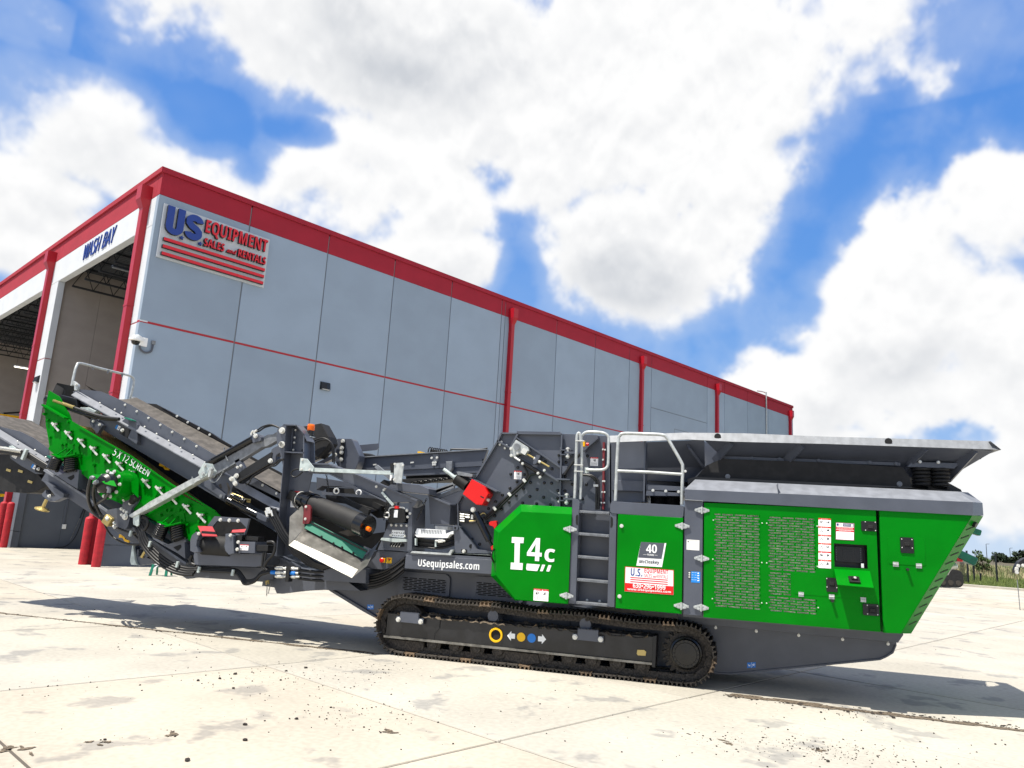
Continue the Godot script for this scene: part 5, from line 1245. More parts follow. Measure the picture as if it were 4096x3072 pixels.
	g = Geo.new(); g.ext(rounded(pv([1.728,1.825,2.094,1.827,2.087,1.536,1.724,1.536]), 0.02), -9.0965, -9.1005, 0.001); part("access_hatch", g, M.green, tail)
	latch(tail, Vector3(1.914,1.744,-9.098), 0.132, 0.168, true)
	small_hinge(tail, Vector3(1.796,1.536,-9.095)); small_hinge(tail, Vector3(2.021,1.534,-9.095))
	g = Geo.new(); kn = Vector3(1.906,1.49,-9.1); g.cyl(kn, kn + Vector3(0, 0, 0.05), 0.014); part("stud", g, M.rubber, tail)
	g = Geo.new(); var hk: Vector3 = Vector3(2.907,1.972,-10.2); g.box(hk - Vector3(0.06, 0, 0), Vector3(0.2, 0.07, 0.1), Basis(Vector3(0, 0, 1), -0.3), 0.01); part("tail_handle", g, M.teal)
	g = Geo.new(); hk = Vector3(2.8,1.662,-10.4); g.box(hk, Vector3(0.28, 0.1, 0.16), Basis(Vector3(0, 0, 1), -0.45), 0.015); var tl2 := part("tail_lamp_guard", g, M.teal)
	g = Geo.new(); hk = Vector3(2.748,1.638,-10.38); g.box(hk, Vector3(0.06, 0.08, 0.08)); part("tail_lamp", g, M.red, tl2)
	g = Geo.new(); g.tube(curve(v3([2.57,1.442,-10.2,2.572,1.497,-10.1,2.588,1.54,-10,2.606,1.545,-10])), 0.012, 6); g.lathe(Vector3(2.593,1.542,-10), Vector3(0.9, 0.3, 0.2).normalized(), [[0.03, -0.04], [0.035, 0.03], [0.0, 0.04]], 10); part("work_light", g, M.zinc)
	# sloping roof over the engine bay
	var cf := v3([-0.438,2.253,-9.08,0.607,2.253,-9.08]) + v3([1.1,2.241,-9.08,2.573,2.235,-9.08])
	var cb := v3([-0.43,2.126,-9.08,1.097,2.109,-9.08]) + v3([2.559,2.094,-9.08])
	var A: Vector3 = cf[0]; var B: Vector3 = cf[3]
	var A2 := Vector3(A.x, (cb[0] as Vector3).y, -9.08); var B2: Vector3 = cb[2]
	var D: Vector3 = Vector3(2.748,2.249,-9.38); var D2: Vector3 = Vector3(2.749,2.112,-9.38)
	var At: Vector3 = Vector3(-0.33,2.396,-9.36); var Bt: Vector3 = Vector3(2.504,2.362,-9.36); var Dt: Vector3 = Vector3(2.716,2.387,-9.75)
	g = Geo.new()
	g.qn(A, B, B2, A2, Vector3(0, 0, 1)); g.qn(B, D, D2, B2, Vector3(0.6, 0, 0.8))
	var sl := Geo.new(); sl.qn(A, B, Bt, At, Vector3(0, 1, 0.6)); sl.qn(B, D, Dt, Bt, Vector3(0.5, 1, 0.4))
	var dn := Vector3(0, -0.001, -2.42)
	g.qn(At, Bt, Bt + Vector3(0, 0, -1.95), At + Vector3(0, 0, -1.95), Vector3.UP); g.qn(Bt, Dt, Dt + Vector3(0, 0, -1.2), Bt + Vector3(0, 0, -1.95), Vector3.UP)
	g.qn(D, D2, Vector3(D2.x, D2.y, -11.2), Vector3(D.x, D.y, -11.2), Vector3(1, 0, 0)); g.qn(D, Dt, Vector3(Dt.x, Dt.y, -10.95), Vector3(D.x, D.y, -11.2), Vector3(1, 1, 0))
	g.qn(A, A2, A2 + dn, A + dn, Vector3(-1, 0, 0)); g.qn(A, At, At + Vector3(0, 0, -1.95), A + dn, Vector3(-1, 0.6, 0))
	g.qn(A2, B2, B2 + Vector3(0, 0, -2.4), A2 + Vector3(0, 0, -2.4), Vector3.DOWN); g.tri(B2, D2, B2 + Vector3(0, 0, -2.3), Vector3.DOWN)
	var roof := part("engine_roof", g, M.grey)
	part("roof_slope", sl, M.flange, roof)  # roof paint in a lighter tone: sunlight, reflected sky and dust as colour
	g = Geo.new(); g.tube(v3([-0.431,2.131,-9.078,-0.233,2.128,-9.078,-0.228,2.117,-9.078]), 0.004, 5); part("weld_seam", g, M.worn, roof)
	g = Geo.new(); g.ext(pv([0.6,2.36,0.605,2.36,0.606,2.252,0.601,2.252]), -9.075, -9.3); part("roof_seam", g, M.grey_dark, roof)
func make_hopper():
	# feed hopper: lip, flared sides, ribs and the end wing
	var g := Geo.new()
	var zl := -9.35
	var L := pv([-1.385,2.908,-0.472,2.965,0.247,2.971]) + pv([1.15,2.949,2.858,2.933,2.957,2.839,2.781,2.844,1.148,2.864]) + pv([0.116,2.866,-0.229,2.886,-0.58,2.876,-1.377,2.825])
	# the lip leans outwards
	var lt := v3([-1.397,2.919,-9.43,-0.476,2.977,-9.43,0.249,2.982,-9.43]) + v3([1.16,2.96,-9.43,2.882,2.944,-9.43])
	var lo := v3([-1.375,2.823,-9.34,-0.417,2.881,-9.34,0.116,2.865,-9.34]) + v3([1.146,2.862,-9.34]) + v3([2.96,2.84,-9.36])
	for k in 4:
		g.qn(lt[k], lt[k + 1], lo[k + 1], lo[k], Vector3(0, 0.5, 1)); g.qn(lt[k] - Vector3(0, 0, 0.012), lt[k + 1] - Vector3(0, 0, 0.012), lo[k + 1] - Vector3(0, 0, 0.012), lo[k] - Vector3(0, 0, 0.012), Vector3(0, -0.5, -1))
		g.qn(lo[k], lo[k + 1], lo[k + 1] - Vector3(0, 0, 0.03), lo[k] - Vector3(0, 0, 0.03), Vector3.DOWN); g.qn(lt[k], lt[k + 1], lt[k + 1] - Vector3(0, 0, 0.05), lt[k] - Vector3(0, 0, 0.05), Vector3.UP)
	var hop := part("hopper_lip", g, M.worn)
	bolts(hop, [Vector3(-0.066,2.928,-9.375), Vector3(1.831,2.91,-9.375)], 0.03, 0.004, M.void_black, false, "hole")
	var tip: Vector3 = Vector3(2.957,2.839,-9.35); var tipt: Vector3 = Vector3(2.858,2.933,-9.35)
	var zf := -11.35
	g = Geo.new()
	g.qn(tip, tipt, Vector3(tipt.x, tipt.y, zf), Vector3(tip.x, tip.y, zf), Vector3(1, 0.6, 0))
	g.qn(tip, tip - Vector3(0.16, 0.0, 0), Vector3(tip.x - 0.16, tip.y, zf), Vector3(tip.x, tip.y, zf), Vector3.DOWN)
	g.ext(L, zf + 0.03, zf, 0.0)
	part("end_lip", g, M.worn, hop)
	# flared side sheet from lip to bin
	var top := v3([-0.913,2.84,-9.37,-0.229,2.886,-9.37,0.634,2.875,-9.37]) + v3([1.15,2.866,-9.37,2.698,2.843,-9.37])
	var bot := v3([-0.448,2.363,-9.86,-0.225,2.596,-9.86,0.744,2.688,-9.86]) + v3([1.205,2.709,-9.86,2.531,2.542,-9.86])
	g = Geo.new()
	var side_t := v3([-0.229,2.886,-9.37]) + v3([2.698,2.843,-9.37])
	var side_b := v3([-0.226,2.6,-9.9]) + v3([2.542,2.546,-9.9])
	var sb2: Vector3 = side_b[0]; var sb3: Vector3 = side_b[1]
	var knee := v3([-0.016,2.72,-9.72,0.76,2.705,-9.72]) + v3([1.188,2.698,-9.72,2.631,2.715,-9.72])
	g.qn(side_t[0], side_t[1], knee[3], knee[0], Vector3(0, -0.5, 1)); 
	g.qn(knee[0], knee[3], sb3, sb2, Vector3(0, -0.1, 1))
	var fsh := [side_t[0], side_t[1], knee[3], knee[0]].map(func(p): return Vector3(p.x, p.y, -20.7 - p.z))
	g.qn(fsh[0], fsh[1], fsh[2], fsh[3], Vector3(0, -0.5, -1))
	var bin := part("hopper_side", g, M.grey_dark, hop)
	# left side sheets over the feeder
	g = Geo.new()
	g.ext(pv([-1.399,2.865,-0.935,2.875,-0.931,2.113,-1.373,2.08]), -9.6, -11.1)
	g.qn(Vector3(-0.914,2.842,-9.38), Vector3(-0.223,2.888,-9.38), Vector3(-0.225,2.596,-9.86), Vector3(-0.931,2.542,-9.62), Vector3(-0.3, -0.3, 1))
	g.qn(Vector3(-0.931,2.542,-9.62), Vector3(-0.225,2.596,-9.86), Vector3(-0.455,2.356,-9.86), Vector3(-0.926,2.327,-9.62), Vector3(0, 0, 1))
	g.qn(Vector3(-0.926,2.327,-9.62), Vector3(-0.455,2.356,-9.86), Vector3(-0.454,2.234,-9.86), Vector3(-0.931,2.204,-9.7), Vector3(0, 0, 1))
	g.ext(pv([-0.969,2.914,0.124,2.938,0.123,2.621,-0.213,2.582,-0.458,2.224,-0.955,2.204]), -9.95, -11.0)
	part("feeder_side", g, M.grey_dark, hop)
	g = Geo.new(); g.ext(pv([-1.355,2.364,-0.942,2.367,-0.939,2.234,-1.359,2.234]), -9.52, -9.7, 0.01); g.ext(pv([-0.934,2.329,-0.441,2.313,-0.44,2.257,-0.932,2.251]), -9.5, -9.75, 0.01); var fb := part("feeder_beam", g, M.grey, hop)
	g = Geo.new(); g.ext(pv([-0.92,2.246,-0.438,2.229,-0.464,2.195,-0.929,2.181]), -9.46, -9.7, 0.005); part("feeder_flange", g, M.grey, hop)
	bolts(hop, v3([-0.84,2.249,-9.46,-0.684,2.247,-9.46,-0.528,2.245,-9.46]), 0.014, 0.02)
	g = Geo.new(); g.ext(pv([-0.962,2.868,-0.942,2.869,-0.94,2.096,-0.96,2.109]), -9.46, -9.66); part("rib", g, M.grey, hop)
	for q in [[Vector3(-0.415,2.804,-9.42), Vector3(-0.235,2.584,-9.8)], [Vector3(0.084,2.866,-9.4), Vector3(-0.102,2.66,-9.72)], [Vector3(0.895,2.86,-9.4), Vector3(0.722,2.659,-9.72)], [Vector3(2.204,2.853,-9.4), Vector3(2.073,2.657,-9.84)], [Vector3(2.706,2.842,-9.4), Vector3(2.546,2.546,-9.9)]]:
		g = Geo.new(); g.bar(q[0], q[1], 0.03, 0.10, Vector3(1, 0.6, 0)); part("rib", g, M.grey, hop)
	g = Geo.new(); g.bar(Vector3(-0.009,2.709,-9.7), Vector3(2.008,2.685,-9.7), 0.035, 0.03); part("bolt_rail", g, M.grey_dark, hop)
	bolts(hop, v3([0.018,2.708,-9.685,0.342,2.707,-9.685,0.666,2.704,-9.685,0.832,2.703,-9.685,1.111,2.7,-9.685]) + v3([1.679,2.694,-9.685,1.962,2.689,-9.685]), 0.018, 0.02, M.grey)
	# rubber skirt between hopper and roof
	g = Geo.new(); g.ext(rounded(pv([-0.339,2.422,-0.206,2.593,-0.016,2.683,1.175,2.676]) + pv([2.019,2.639,2.086,2.536,2.1,2.422,2.047,2.407,1.169,2.413]), 0.02), -9.62, -9.64); var sk := part("skirt", g, M.rubber, hop)
	bolts(hop, [Vector3(0.054,2.466,-9.62), Vector3(1.977,2.446,-9.62)], 0.032, 0.006, M.worn, true, "plug")
	g = Geo.new(); g.ext(pv([-0.419,2.407,-0.335,2.435,1.155,2.417]) + pv([2.073,2.402,2.068,2.391,1.154,2.386]) + pv([-0.335,2.405,-0.418,2.338]), -9.45, -9.62); part("roof_upstand", g, M.black)
	# coil springs under the hopper tail
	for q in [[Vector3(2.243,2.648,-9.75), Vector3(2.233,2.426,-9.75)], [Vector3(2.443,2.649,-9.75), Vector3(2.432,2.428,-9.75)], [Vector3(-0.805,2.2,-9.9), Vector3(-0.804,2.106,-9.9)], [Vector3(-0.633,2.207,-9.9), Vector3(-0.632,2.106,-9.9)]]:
		g = Geo.new(); spring(g, q[1], q[0], 0.085, 0.02, 5); part("coil_spring", g, M.rubber, hop)  # near-black tone puts the shade under the hopper into the springs
	g = Geo.new(); g.ext(pv([2.124,2.714,2.631,2.715,2.567,2.648,2.069,2.653]), -9.66, -9.8, 0.006); part("spring_seat", g, M.grey, hop)
	bolts(hop, v3([2.21,2.716,-9.65,2.401,2.715,-9.65]), 0.014, 0.02)
	g = Geo.new(); g.ext(pv([2.139,2.426,2.622,2.415,2.728,2.394,2.712,2.437,2.535,2.54,2.511,2.535,2.471,2.491,2.136,2.479]), -10.0, -11.0); part("tail_cover", g, M.black)
	g = Geo.new(); g.ext(pv([2.042,2.764,2.755,2.785,2.587,2.54,2.148,2.414,2.029,2.432]), -10.1, -10.13); part("rear_baffle", g, M.rubber, hop)
	# hopper tail sheet
	g = Geo.new()
	var e0 := Vector3(tip.x - 0.06, tip.y - 0.01, -9.37); var e1 := Vector3(sb3.x, sb3.y, -9.95)
	g.qn(e0, Vector3(e0.x, e0.y, -11.25), Vector3(e1.x, e1.y, -10.75), e1, Vector3(1, -0.8, 0)); g.tri(e0, e1, side_t[1], Vector3(0, -0.5, 1)); g.qn(Vector3(-1.2, 2.38, -9.6), Vector3(e1.x, 2.38, -9.6), Vector3(e1.x, 2.38, -11.1), Vector3(-1.2, 2.38, -11.1), Vector3.UP); part("hopper_end", g, M.grey_dark, hop)
	for z in [-9.75, -10.35, -10.95]:
		g = Geo.new(); g.bar(Vector3(tip.x - 0.1, tip.y - 0.02, z), Vector3(tip.x - 0.32, tip.y - 0.1, z), 0.09, 0.02); part("rib", g, M.grey_dark, hop)
func spring(g: Geo, a: Vector3, b: Vector3, r: float, w: float, turns: int):
	var d := (b - a); var ax := d.normalized()
	var u := ax.cross(Vector3(0, 0, 1)).normalized(); var v := ax.cross(u)
	var p := []
	for k in turns * 14 + 1:
		var t := TAU * k / 14.0
		p.append(a + d * (k / float(turns * 14)) + (u * cos(t) + v * sin(t)) * r)
	g.tube(p, w, 7)
func make_rails():
	var g := Geo.new()
	# guard rail over the small door
	g.tube(curve(v3([-1.266,2.089,-9.2,-1.261,2.589,-9.2,-1.253,2.828,-9.2,-1.236,2.892,-9.2,-1.176,2.92,-9.2,-0.926,2.919,-9.2,-0.721,2.912,-9.2,-0.659,2.875,-9.2,-0.611,2.8,-9.2,-0.487,2.584,-9.2,-0.469,2.516,-9.2,-0.472,2.367,-9.2,-0.474,2.079,-9.2]), 6), 0.02, 10)
	g.tube(v3([-1.258,2.455,-9.2,-0.862,2.452,-9.2,-0.472,2.438,-9.2]), 0.018, 10)
	var r1 := part("guard_rail", g, M.galv)
	bolts(r1, [Vector3(-0.437,2.475,-9.18)], 0.012, 0.02)
	# ladder grab rails
	g = Geo.new(); g.tube(curve(v3([-1.773,2.097,-9.2,-1.774,2.603,-9.2,-1.776,2.831,-9.2,-1.77,2.894,-9.2,-1.754,2.914,-9.2,-1.736,2.9,-9.2,-1.725,2.832,-9.2,-1.726,2.798,-9.2]), 5), 0.018, 10); g.tube(curve(v3([-1.711,2.092,-9.25,-1.711,2.61,-9.25,-1.727,2.827,-9.25,-1.721,2.885,-9.25,-1.677,2.929,-9.25,-1.602,2.939,-9.25,-1.487,2.935,-9.25,-1.418,2.916,-9.25,-1.382,2.869,-9.25,-1.379,2.755,-9.25,-1.376,2.574,-9.25,-1.388,2.506,-9.25,-1.438,2.469,-9.25,-1.54,2.461,-9.25,-1.648,2.462,-9.25]), 5), 0.018, 10)
	var r2 := part("grab_rail", g, M.galv)
	for q in [Vector3(-1.733,2.815,-9.2), Vector3(-1.738,2.513,-9.2), Vector3(-1.735,2.434,-9.2)]:
		g = Geo.new(); g.box(q, Vector3(0.11, 0.012, 0.05)); part("rail_clamp", g, M.zinc, r2)
	g = Geo.new(); g.box(Vector3(-1.647,2.456,-9.28), Vector3(0.05, 0.07, 0.03), Basis(), 0.004); part("rail_foot", g, M.pale, r2)
	g = Geo.new(); g.box(Vector3(-1.711,2.8,-9.35), Vector3(0.035, 0.075, 0.05), Basis(), 0.004); var sw := part("stop_switch", g, M.yellow)
	g = Geo.new(); var p: Vector3 = Vector3(-1.678,2.792,-9.35); g.cyl(p, p + Vector3(0.03, 0, 0), 0.02); part("stop_button", g, M.red, sw)

# ---------------------------------------------------------------- crusher chamber
func make_crusher_box():
	var g := Geo.new()
	g.ext(pv([-2.884,2.951,-2.054,2.955,-2.027,1.935,-2.621,1.673,-2.973,1.35,-3.375,1.325,-3.45,1.989,-3.39,2.094,-3.234,2.318,-2.942,2.844]), -9.6, -11.1, 0.004)
	var bx := part("crusher_chamber", g, M.grey)
	g = Geo.new(); g.ext(pv([-2.058,2.958,-1.833,2.957,-1.421,2.939,-1.391,1.977,-2.033,1.97]), -9.62, -11.1, 0.004); var rt := part("chamber_inlet", g, M.grey)
	g = Geo.new(); g.ext(pv([-2.676,2.98,-2.086,2.981,-2.082,2.959,-2.675,2.955]), -9.6, -11.0); part("chamber_lid", g, M.grey, bx)
	# raised flanges
	for q in [pv([-2.888,2.946,-2.862,2.946,-2.91,2.832,-2.929,2.839]), pv([-2.929,2.839,-2.91,2.832,-3.201,2.308,-3.225,2.315]), pv([-2.873,2.951,-2.639,2.95,-2.64,2.933,-2.871,2.931]), pv([-2.657,2.943,-2.632,2.938,-2.728,2.746,-2.749,2.753]), pv([-2.927,2.847,-2.741,2.758,-2.749,2.741,-2.935,2.827]), pv([-2.645,2.95,-2.046,2.952,-2.045,2.935,-2.642,2.933]), pv([-2.669,2.884,-2.652,2.889,-2.045,2.521,-2.05,2.499]), pv([-2.691,2.662,-2.669,2.658,-2.048,2.33,-2.055,2.311]), pv([-2.054,2.949,-2.035,2.95,-2.021,1.98,-2.04,1.979]), pv([-3.433,1.993,-3.42,1.988,-3.377,1.585,-3.395,1.578]), pv([-3.385,2.092,-3.367,2.08,-3.416,1.986,-3.436,1.992])]:
		g = Geo.new(); g.ext(q, -9.54, -9.602); part("flange", g, M.grey, bx)
	# rivets
	bolts(bx, v3([-2.634,2.492,-9.6,-2.725,2.4,-9.6,-2.54,2.399,-9.6,-2.634,2.304,-9.6,-2.448,2.302,-9.6,-2.726,2.213,-9.6,-2.54,2.214,-9.6,-2.262,2.302,-9.6,-2.164,2.301,-9.6,-2.263,2.581,-9.6,-2.167,2.489,-9.6,-2.081,2.671,-9.6,-2.077,2.584,-9.6,-2.824,2.121,-9.6,-2.634,2.119,-9.6,-2.355,2.213,-9.6,-2.448,2.117,-9.6,-2.262,2.115,-9.6,-2.912,2.03,-9.6,-2.728,2.03,-9.6,-2.542,2.028,-9.6,-2.352,2.027,-9.6,-2.166,2.024,-9.6,-3.008,1.933,-9.6,-2.822,1.935,-9.6,-2.914,1.842,-9.6,-2.076,2.209,-9.6,-2.074,2.113,-9.6,-3.011,1.746,-9.6,-3.1,1.465,-9.6,-3.211,1.523,-9.6]), 0.021, 0.02, M.gloss, true, "rivet")
	bolts(rt, v3([-1.987,2.583,-9.62,-1.991,2.396,-9.62,-1.986,2.21,-9.62,-1.891,2.299,-9.62,-1.706,2.301,-9.62,-1.706,2.674,-9.62,-1.751,2.116,-9.62,-1.792,2.213,-9.62]), 0.021, 0.02, M.gloss, true, "rivet")
	bolts(bx, v3([-2.9,2.791,-9.59,-2.879,2.828,-9.59,-2.826,2.744,-9.59,-2.805,2.785,-9.59,-2.047,2.763,-9.59,-2.051,2.679,-9.59,-2.048,2.178,-9.59,-2.055,2.067,-9.59]), 0.012, 0.016)
	# tensioner: zinc bracket with a large pin, threaded rod and ram
	g = Geo.new(); g.ext(pv([-2.655,2.852,-2.482,2.753,-2.467,2.712,-2.52,2.662,-2.588,2.667,-2.637,2.65,-2.666,2.62,-2.716,2.624,-2.729,2.729]), -9.5, -9.6, 0.006); var tb := part("tensioner_bracket", g, M.galv)
	g = Geo.new(); var pn: Vector3 = Vector3(-2.63,2.753,-9.5); g.cyl(pn, pn + Vector3(0, 0, 0.03), 0.045, -1.0, 22); part("pin", g, M.worn, tb)
	bolts(tb, v3([-2.714,2.73,-9.5,-2.705,2.639,-9.5,-2.62,2.675,-9.5]), 0.016, 0.02)
	g = Geo.new(); g.extx(rectp(-0.035, -0.035, 0.07, 0.07), Transform3D(Basis(Vector3(0, 0, 1), -0.55), Vector3(-2.518,2.691,-9.44)), 0.07); part("rod_block", g, M.zinc, tb)
	g = Geo.new(); g.cyl(Vector3(-2.484,2.661,-9.48), Vector3(-2.177,2.504,-9.48), 0.011); part("threaded_rod", g, M.brass, tb)
	g = Geo.new(); g.cyl(Vector3(-2.389,2.61,-9.48), Vector3(-2.364,2.595,-9.48), 0.022, -1.0, 6); g.cyl(Vector3(-2.326,2.573,-9.48), Vector3(-2.297,2.557,-9.48), 0.022, -1.0, 6); part("nut", g, M.zinc, tb)
	g = Geo.new(); g.ext(rounded(pv([-2.353,2.655,-2.304,2.647,-2.309,2.62,-2.354,2.536,-2.396,2.529,-2.392,2.565]), 0.01), -9.46, -9.58); part("rod_guide", g, M.grey, tb)
	g = Geo.new(); g.cyl(Vector3(-2.66,2.617,-9.5), Vector3(-2.57,2.565,-9.5), 0.013); part("ram_rod", g, M.white, tb)
	g = Geo.new(); g.cyl(Vector3(-2.577,2.57,-9.5), Vector3(-2.261,2.395,-9.5), 0.026); var ram := part("ram", g, M.gloss)
	for q in v3([-2.538,2.534,-9.48,-2.324,2.415,-9.48,-2.295,2.365,-9.48,-2.241,2.455,-9.48]): bolts(ram, [q], 0.014, 0.03)
	for k in 2:
		g = Geo.new(); g.tube(curve([Vector3(-2.538,2.509,-9.52), Vector3(-2.488,2.439,-9.52), Vector3(-2.481,2.369,-9.53), Vector3(-2.541,2.291,-9.54), Vector3(-2.717,2.122,-9.54), Vector3(-2.916,1.917,-9.54), Vector3(-3.04,1.804,-9.52)] if k == 0 else [Vector3(-2.346,2.413,-9.52), Vector3(-2.431,2.393,-9.52), Vector3(-2.467,2.346,-9.53), Vector3(-2.521,2.268,-9.54), Vector3(-2.693,2.101,-9.54), Vector3(-2.896,1.898,-9.54), Vector3(-3.02,1.785,-9.52)]), 0.016, 8); part("hydraulic_hose", g, M.hose, bx)
	for q in v3([-2.51,2.316,-9.5,-2.7,2.128,-9.5,-2.892,1.935,-9.5]):
		g = Geo.new(); g.box(q, Vector3(0.035, 0.055, 0.02), Basis(Vector3(0, 0, 1), 0.75), 0.003); part("hose_clamp", g, M.zinc, bx)
	# clevis joints on the inlet flange
	for q in [Vector3(-1.944,2.695,-9.5), Vector3(-1.934,2.102,-9.5)]:
		g = Geo.new()
		for dy in [0.035, -0.025]: g.box(q + Vector3(-0.03, dy, -0.05), Vector3(0.15, 0.014, 0.12))
		g.box(q + Vector3(0.03, 0.0, 0.0), Vector3(0.14, 0.03, 0.05), Basis(), 0.004)
		var cv := part("clevis", g, M.grey, bx)
		g = Geo.new(); g.cyl(q + Vector3(0, -0.075, 0), q + Vector3(0, 0.07, 0), 0.017, -1.0, 10); g.cyl(q + Vector3(0, 0.045, 0), q + Vector3(0, 0.062, 0), 0.03, -1.0, 6); g.cyl(q + Vector3(0, -0.06, 0), q + Vector3(0, -0.036, 0), 0.028, -1.0, 6); part("pin_bolt", g, M.zinc, bx)
	g = Geo.new(); g.ext(pv([-2.079,2.357,-2.049,2.36,-1.894,2.352,-1.891,2.338,-2.048,2.337]), -9.45, -9.6); part("latch_bar", g, M.grey, bx)
	for q in [pv([-2.013,2.522,-1.935,2.524,-1.956,2.471,-2.008,2.41]), pv([-1.68,2.937,-1.561,2.934,-1.557,2.887,-1.685,2.772,-1.731,2.719,-1.743,2.73])]:
		g = Geo.new(); g.ext(q, -9.5, -9.62, 0.004); part("lug", g, M.grey, bx)
	g = Geo.new(); g.tube(curve(v3([-1.743,2.73,-9.5,-1.822,2.634,-9.5,-1.912,2.514,-9.5,-1.979,2.407,-9.5])), 0.018, 8); part("cable", g, M.hose, bx)
	for k in 2:
		g = Geo.new(); g.tube(curve(v3([-1.752,2.419,-9.55,-1.654,2.409,-9.53,-1.588,2.365,-9.53,-1.562,2.297,-9.53,-1.553,1.983,-9.54])).map(func(p): return p + Vector3(0.03 * k, 0.004 * k, 0)), 0.014, 8); part("hydraulic_hose", g, M.hose, bx)
	g = Geo.new(); g.box(Vector3(-1.564,2.286,-9.51), Vector3(0.06, 0.028, 0.02)); part("hose_clamp", g, M.zinc, bx)
	g = Geo.new(); g.ext(pv([-1.503,2.851,-1.477,2.852,-1.459,1.989,-1.484,1.994]), -9.56, -9.63); part("inlet_flange", g, M.maroon, bx)
	bolts(bx, v3([-1.497,2.757,-9.56,-1.468,2.753,-9.56,-1.492,2.623,-9.56,-1.484,2.348,-9.56,-1.464,2.349,-9.56,-1.491,2.21,-9.56,-1.459,2.211,-9.56,-1.493,2.075,-9.56,-1.459,2.076,-9.56]), 0.009, 0.012)
	# red adjuster box with bellows and rod
	g = Geo.new(); g.ext(pv([-3.19,2.297,-3.003,2.207,-2.946,2.12,-3.022,1.969,-3.102,1.968,-3.304,2.101]), -9.36, -9.58, 0.008); var rb := part("adjuster_box", g, M.red)
	g = Geo.new(); g.ext(pv([-3.052,2.089,-3.003,2.068,-3.007,2.051,-3.056,2.073]), -9.3595, -9.362); part("slot", g, M.void_black, rb)
	g = Geo.new()
	var ba: Vector3 = Vector3(-3.43,2.299,-9.45); var bb: Vector3 = Vector3(-3.283,2.212,-9.45)
	for k in 9:
		var p0 := ba.lerp(bb, k / 9.0); var p1 := ba.lerp(bb, (k + 0.5) / 9.0); var p2 := ba.lerp(bb, (k + 1) / 9.0)
		g.cyl(p0, p1, 0.062, 0.078, 16, false); g.cyl(p1, p2, 0.078, 0.062, 16, false)
	g.cyl(ba - (bb - ba).normalized() * 0.01, ba, 0.075); part("bellows", g, M.rubber, rb)
	g = Geo.new(); g.cyl(Vector3(-3.625,2.422,-9.45), Vector3(-3.425,2.296,-9.45), 0.024, -1.0, 14); g.cyl(Vector3(-3.46,2.326,-9.45), Vector3(-3.416,2.291,-9.45), 0.04, -1.0, 6); part("adjuster_rod", g, M.pale, rb)
	g = Geo.new(); g.cyl(Vector3(-3.012,2.059,-9.45), Vector3(-2.956,2.032,-9.45), 0.022, -1.0, 8); part("adjuster_nut", g, M.zinc, rb)
	g = Geo.new(); g.ext(pv([-3.252,2.318,-3.227,2.326,-2.854,2.161,-2.858,2.144,-3.049,2.227,-3.074,2.216]), -9.42, -9.6, 0.003); part("adjuster_bracket", g, M.grey, rb)
	g = Geo.new(); g.ext(pv([-3.425,2.392,-3.393,2.395,-3.192,2.366,-3.202,2.327,-3.402,2.347]), -9.4, -9.6, 0.004); part("adjuster_bracket", g, M.worn, rb)
	# lower hinge bracket, ram and manifold
	g = Geo.new(); g.ext(rounded(pv([-3.434,1.639,-3.404,1.694,-3.358,1.676,-3.168,1.479,-3.093,1.396,-2.895,1.391,-2.901,1.354,-3.396,1.335]), 0.02), -9.48, -9.6, 0.005); var hb := part("hinge_bracket", g, M.grey)
	g = Geo.new(); var hc: Vector3 = Vector3(-3.401,1.657,-9.48); g.cyl(hc, hc + Vector3(0, 0, 0.04), 0.038, -1.0, 20); part("hinge_pin", g, M.grey_dark, hb)
	bolts(hb, [hc + Vector3(0, 0, 0.04)], 0.014, 0.02, M.gloss, true)
	g = Geo.new(); g.cyl(Vector3(-3.176,1.432,-9.478), Vector3(-3.175,1.432,-9.476), 0.028, -1.0, 18); g.ext(rounded(pv([-3.313,1.386,-3.229,1.388,-3.225,1.345,-3.308,1.343]), 0.01), -9.476, -9.479); part("bracket_hole", g, M.void_black, hb)  # dark disc and plate imitate the shade of cut holes
	bolts(hb, [Vector3(-3.271,1.362,-9.476)], 0.018, 0.03)
	g = Geo.new(); g.cyl(Vector3(-3.131,1.865,-9.44), Vector3(-2.919,1.522,-9.44), 0.046, -1.0, 18); g.cyl(Vector3(-2.919,1.522,-9.44), Vector3(-2.874,1.45,-9.44), 0.02); var rm := part("lift_ram", g, M.gloss)
	bolts(rm, [Vector3(-3.162,1.904,-9.42)], 0.026, 0.03)
	g = Geo.new(); g.ext(pv([-3.387,1.879,-3.203,1.882,-3.192,1.729,-3.369,1.726]), -9.46, -9.58, 0.006); var mf := part("manifold", g, M.black)
	for q in v3([-3.316,1.839,-9.44,-3.313,1.809,-9.44,-3.311,1.78,-9.44,-3.309,1.751,-9.44,-3.244,1.834,-9.44,-3.24,1.803,-9.44]):
		g = Geo.new(); g.cyl(q - Vector3(0.03, 0, 0), q + Vector3(0.03, -0.003, 0), 0.01); part("fitting", g, M.zinc, mf)
	g = Geo.new(); g.box(Vector3(-3.178,1.81,-9.45), Vector3(0.03, 0.055, 0.02)); part("clamp", g, M.zinc, mf)
	for k in 3:
		g = Geo.new(); g.tube(curve(v3([-3.215,1.767,-9.45,-3.128,1.778,-9.45,-3.081,1.821,-9.45,-3.053,1.869,-9.45,-3.016,1.877,-9.45,-2.996,1.848,-9.45])).map(func(p): return p + Vector3(0.005 * k, -0.014 * k, 0.01 * k)), 0.01, 7); part("hose", g, M.hose if k != 1 else M.brass, mf)
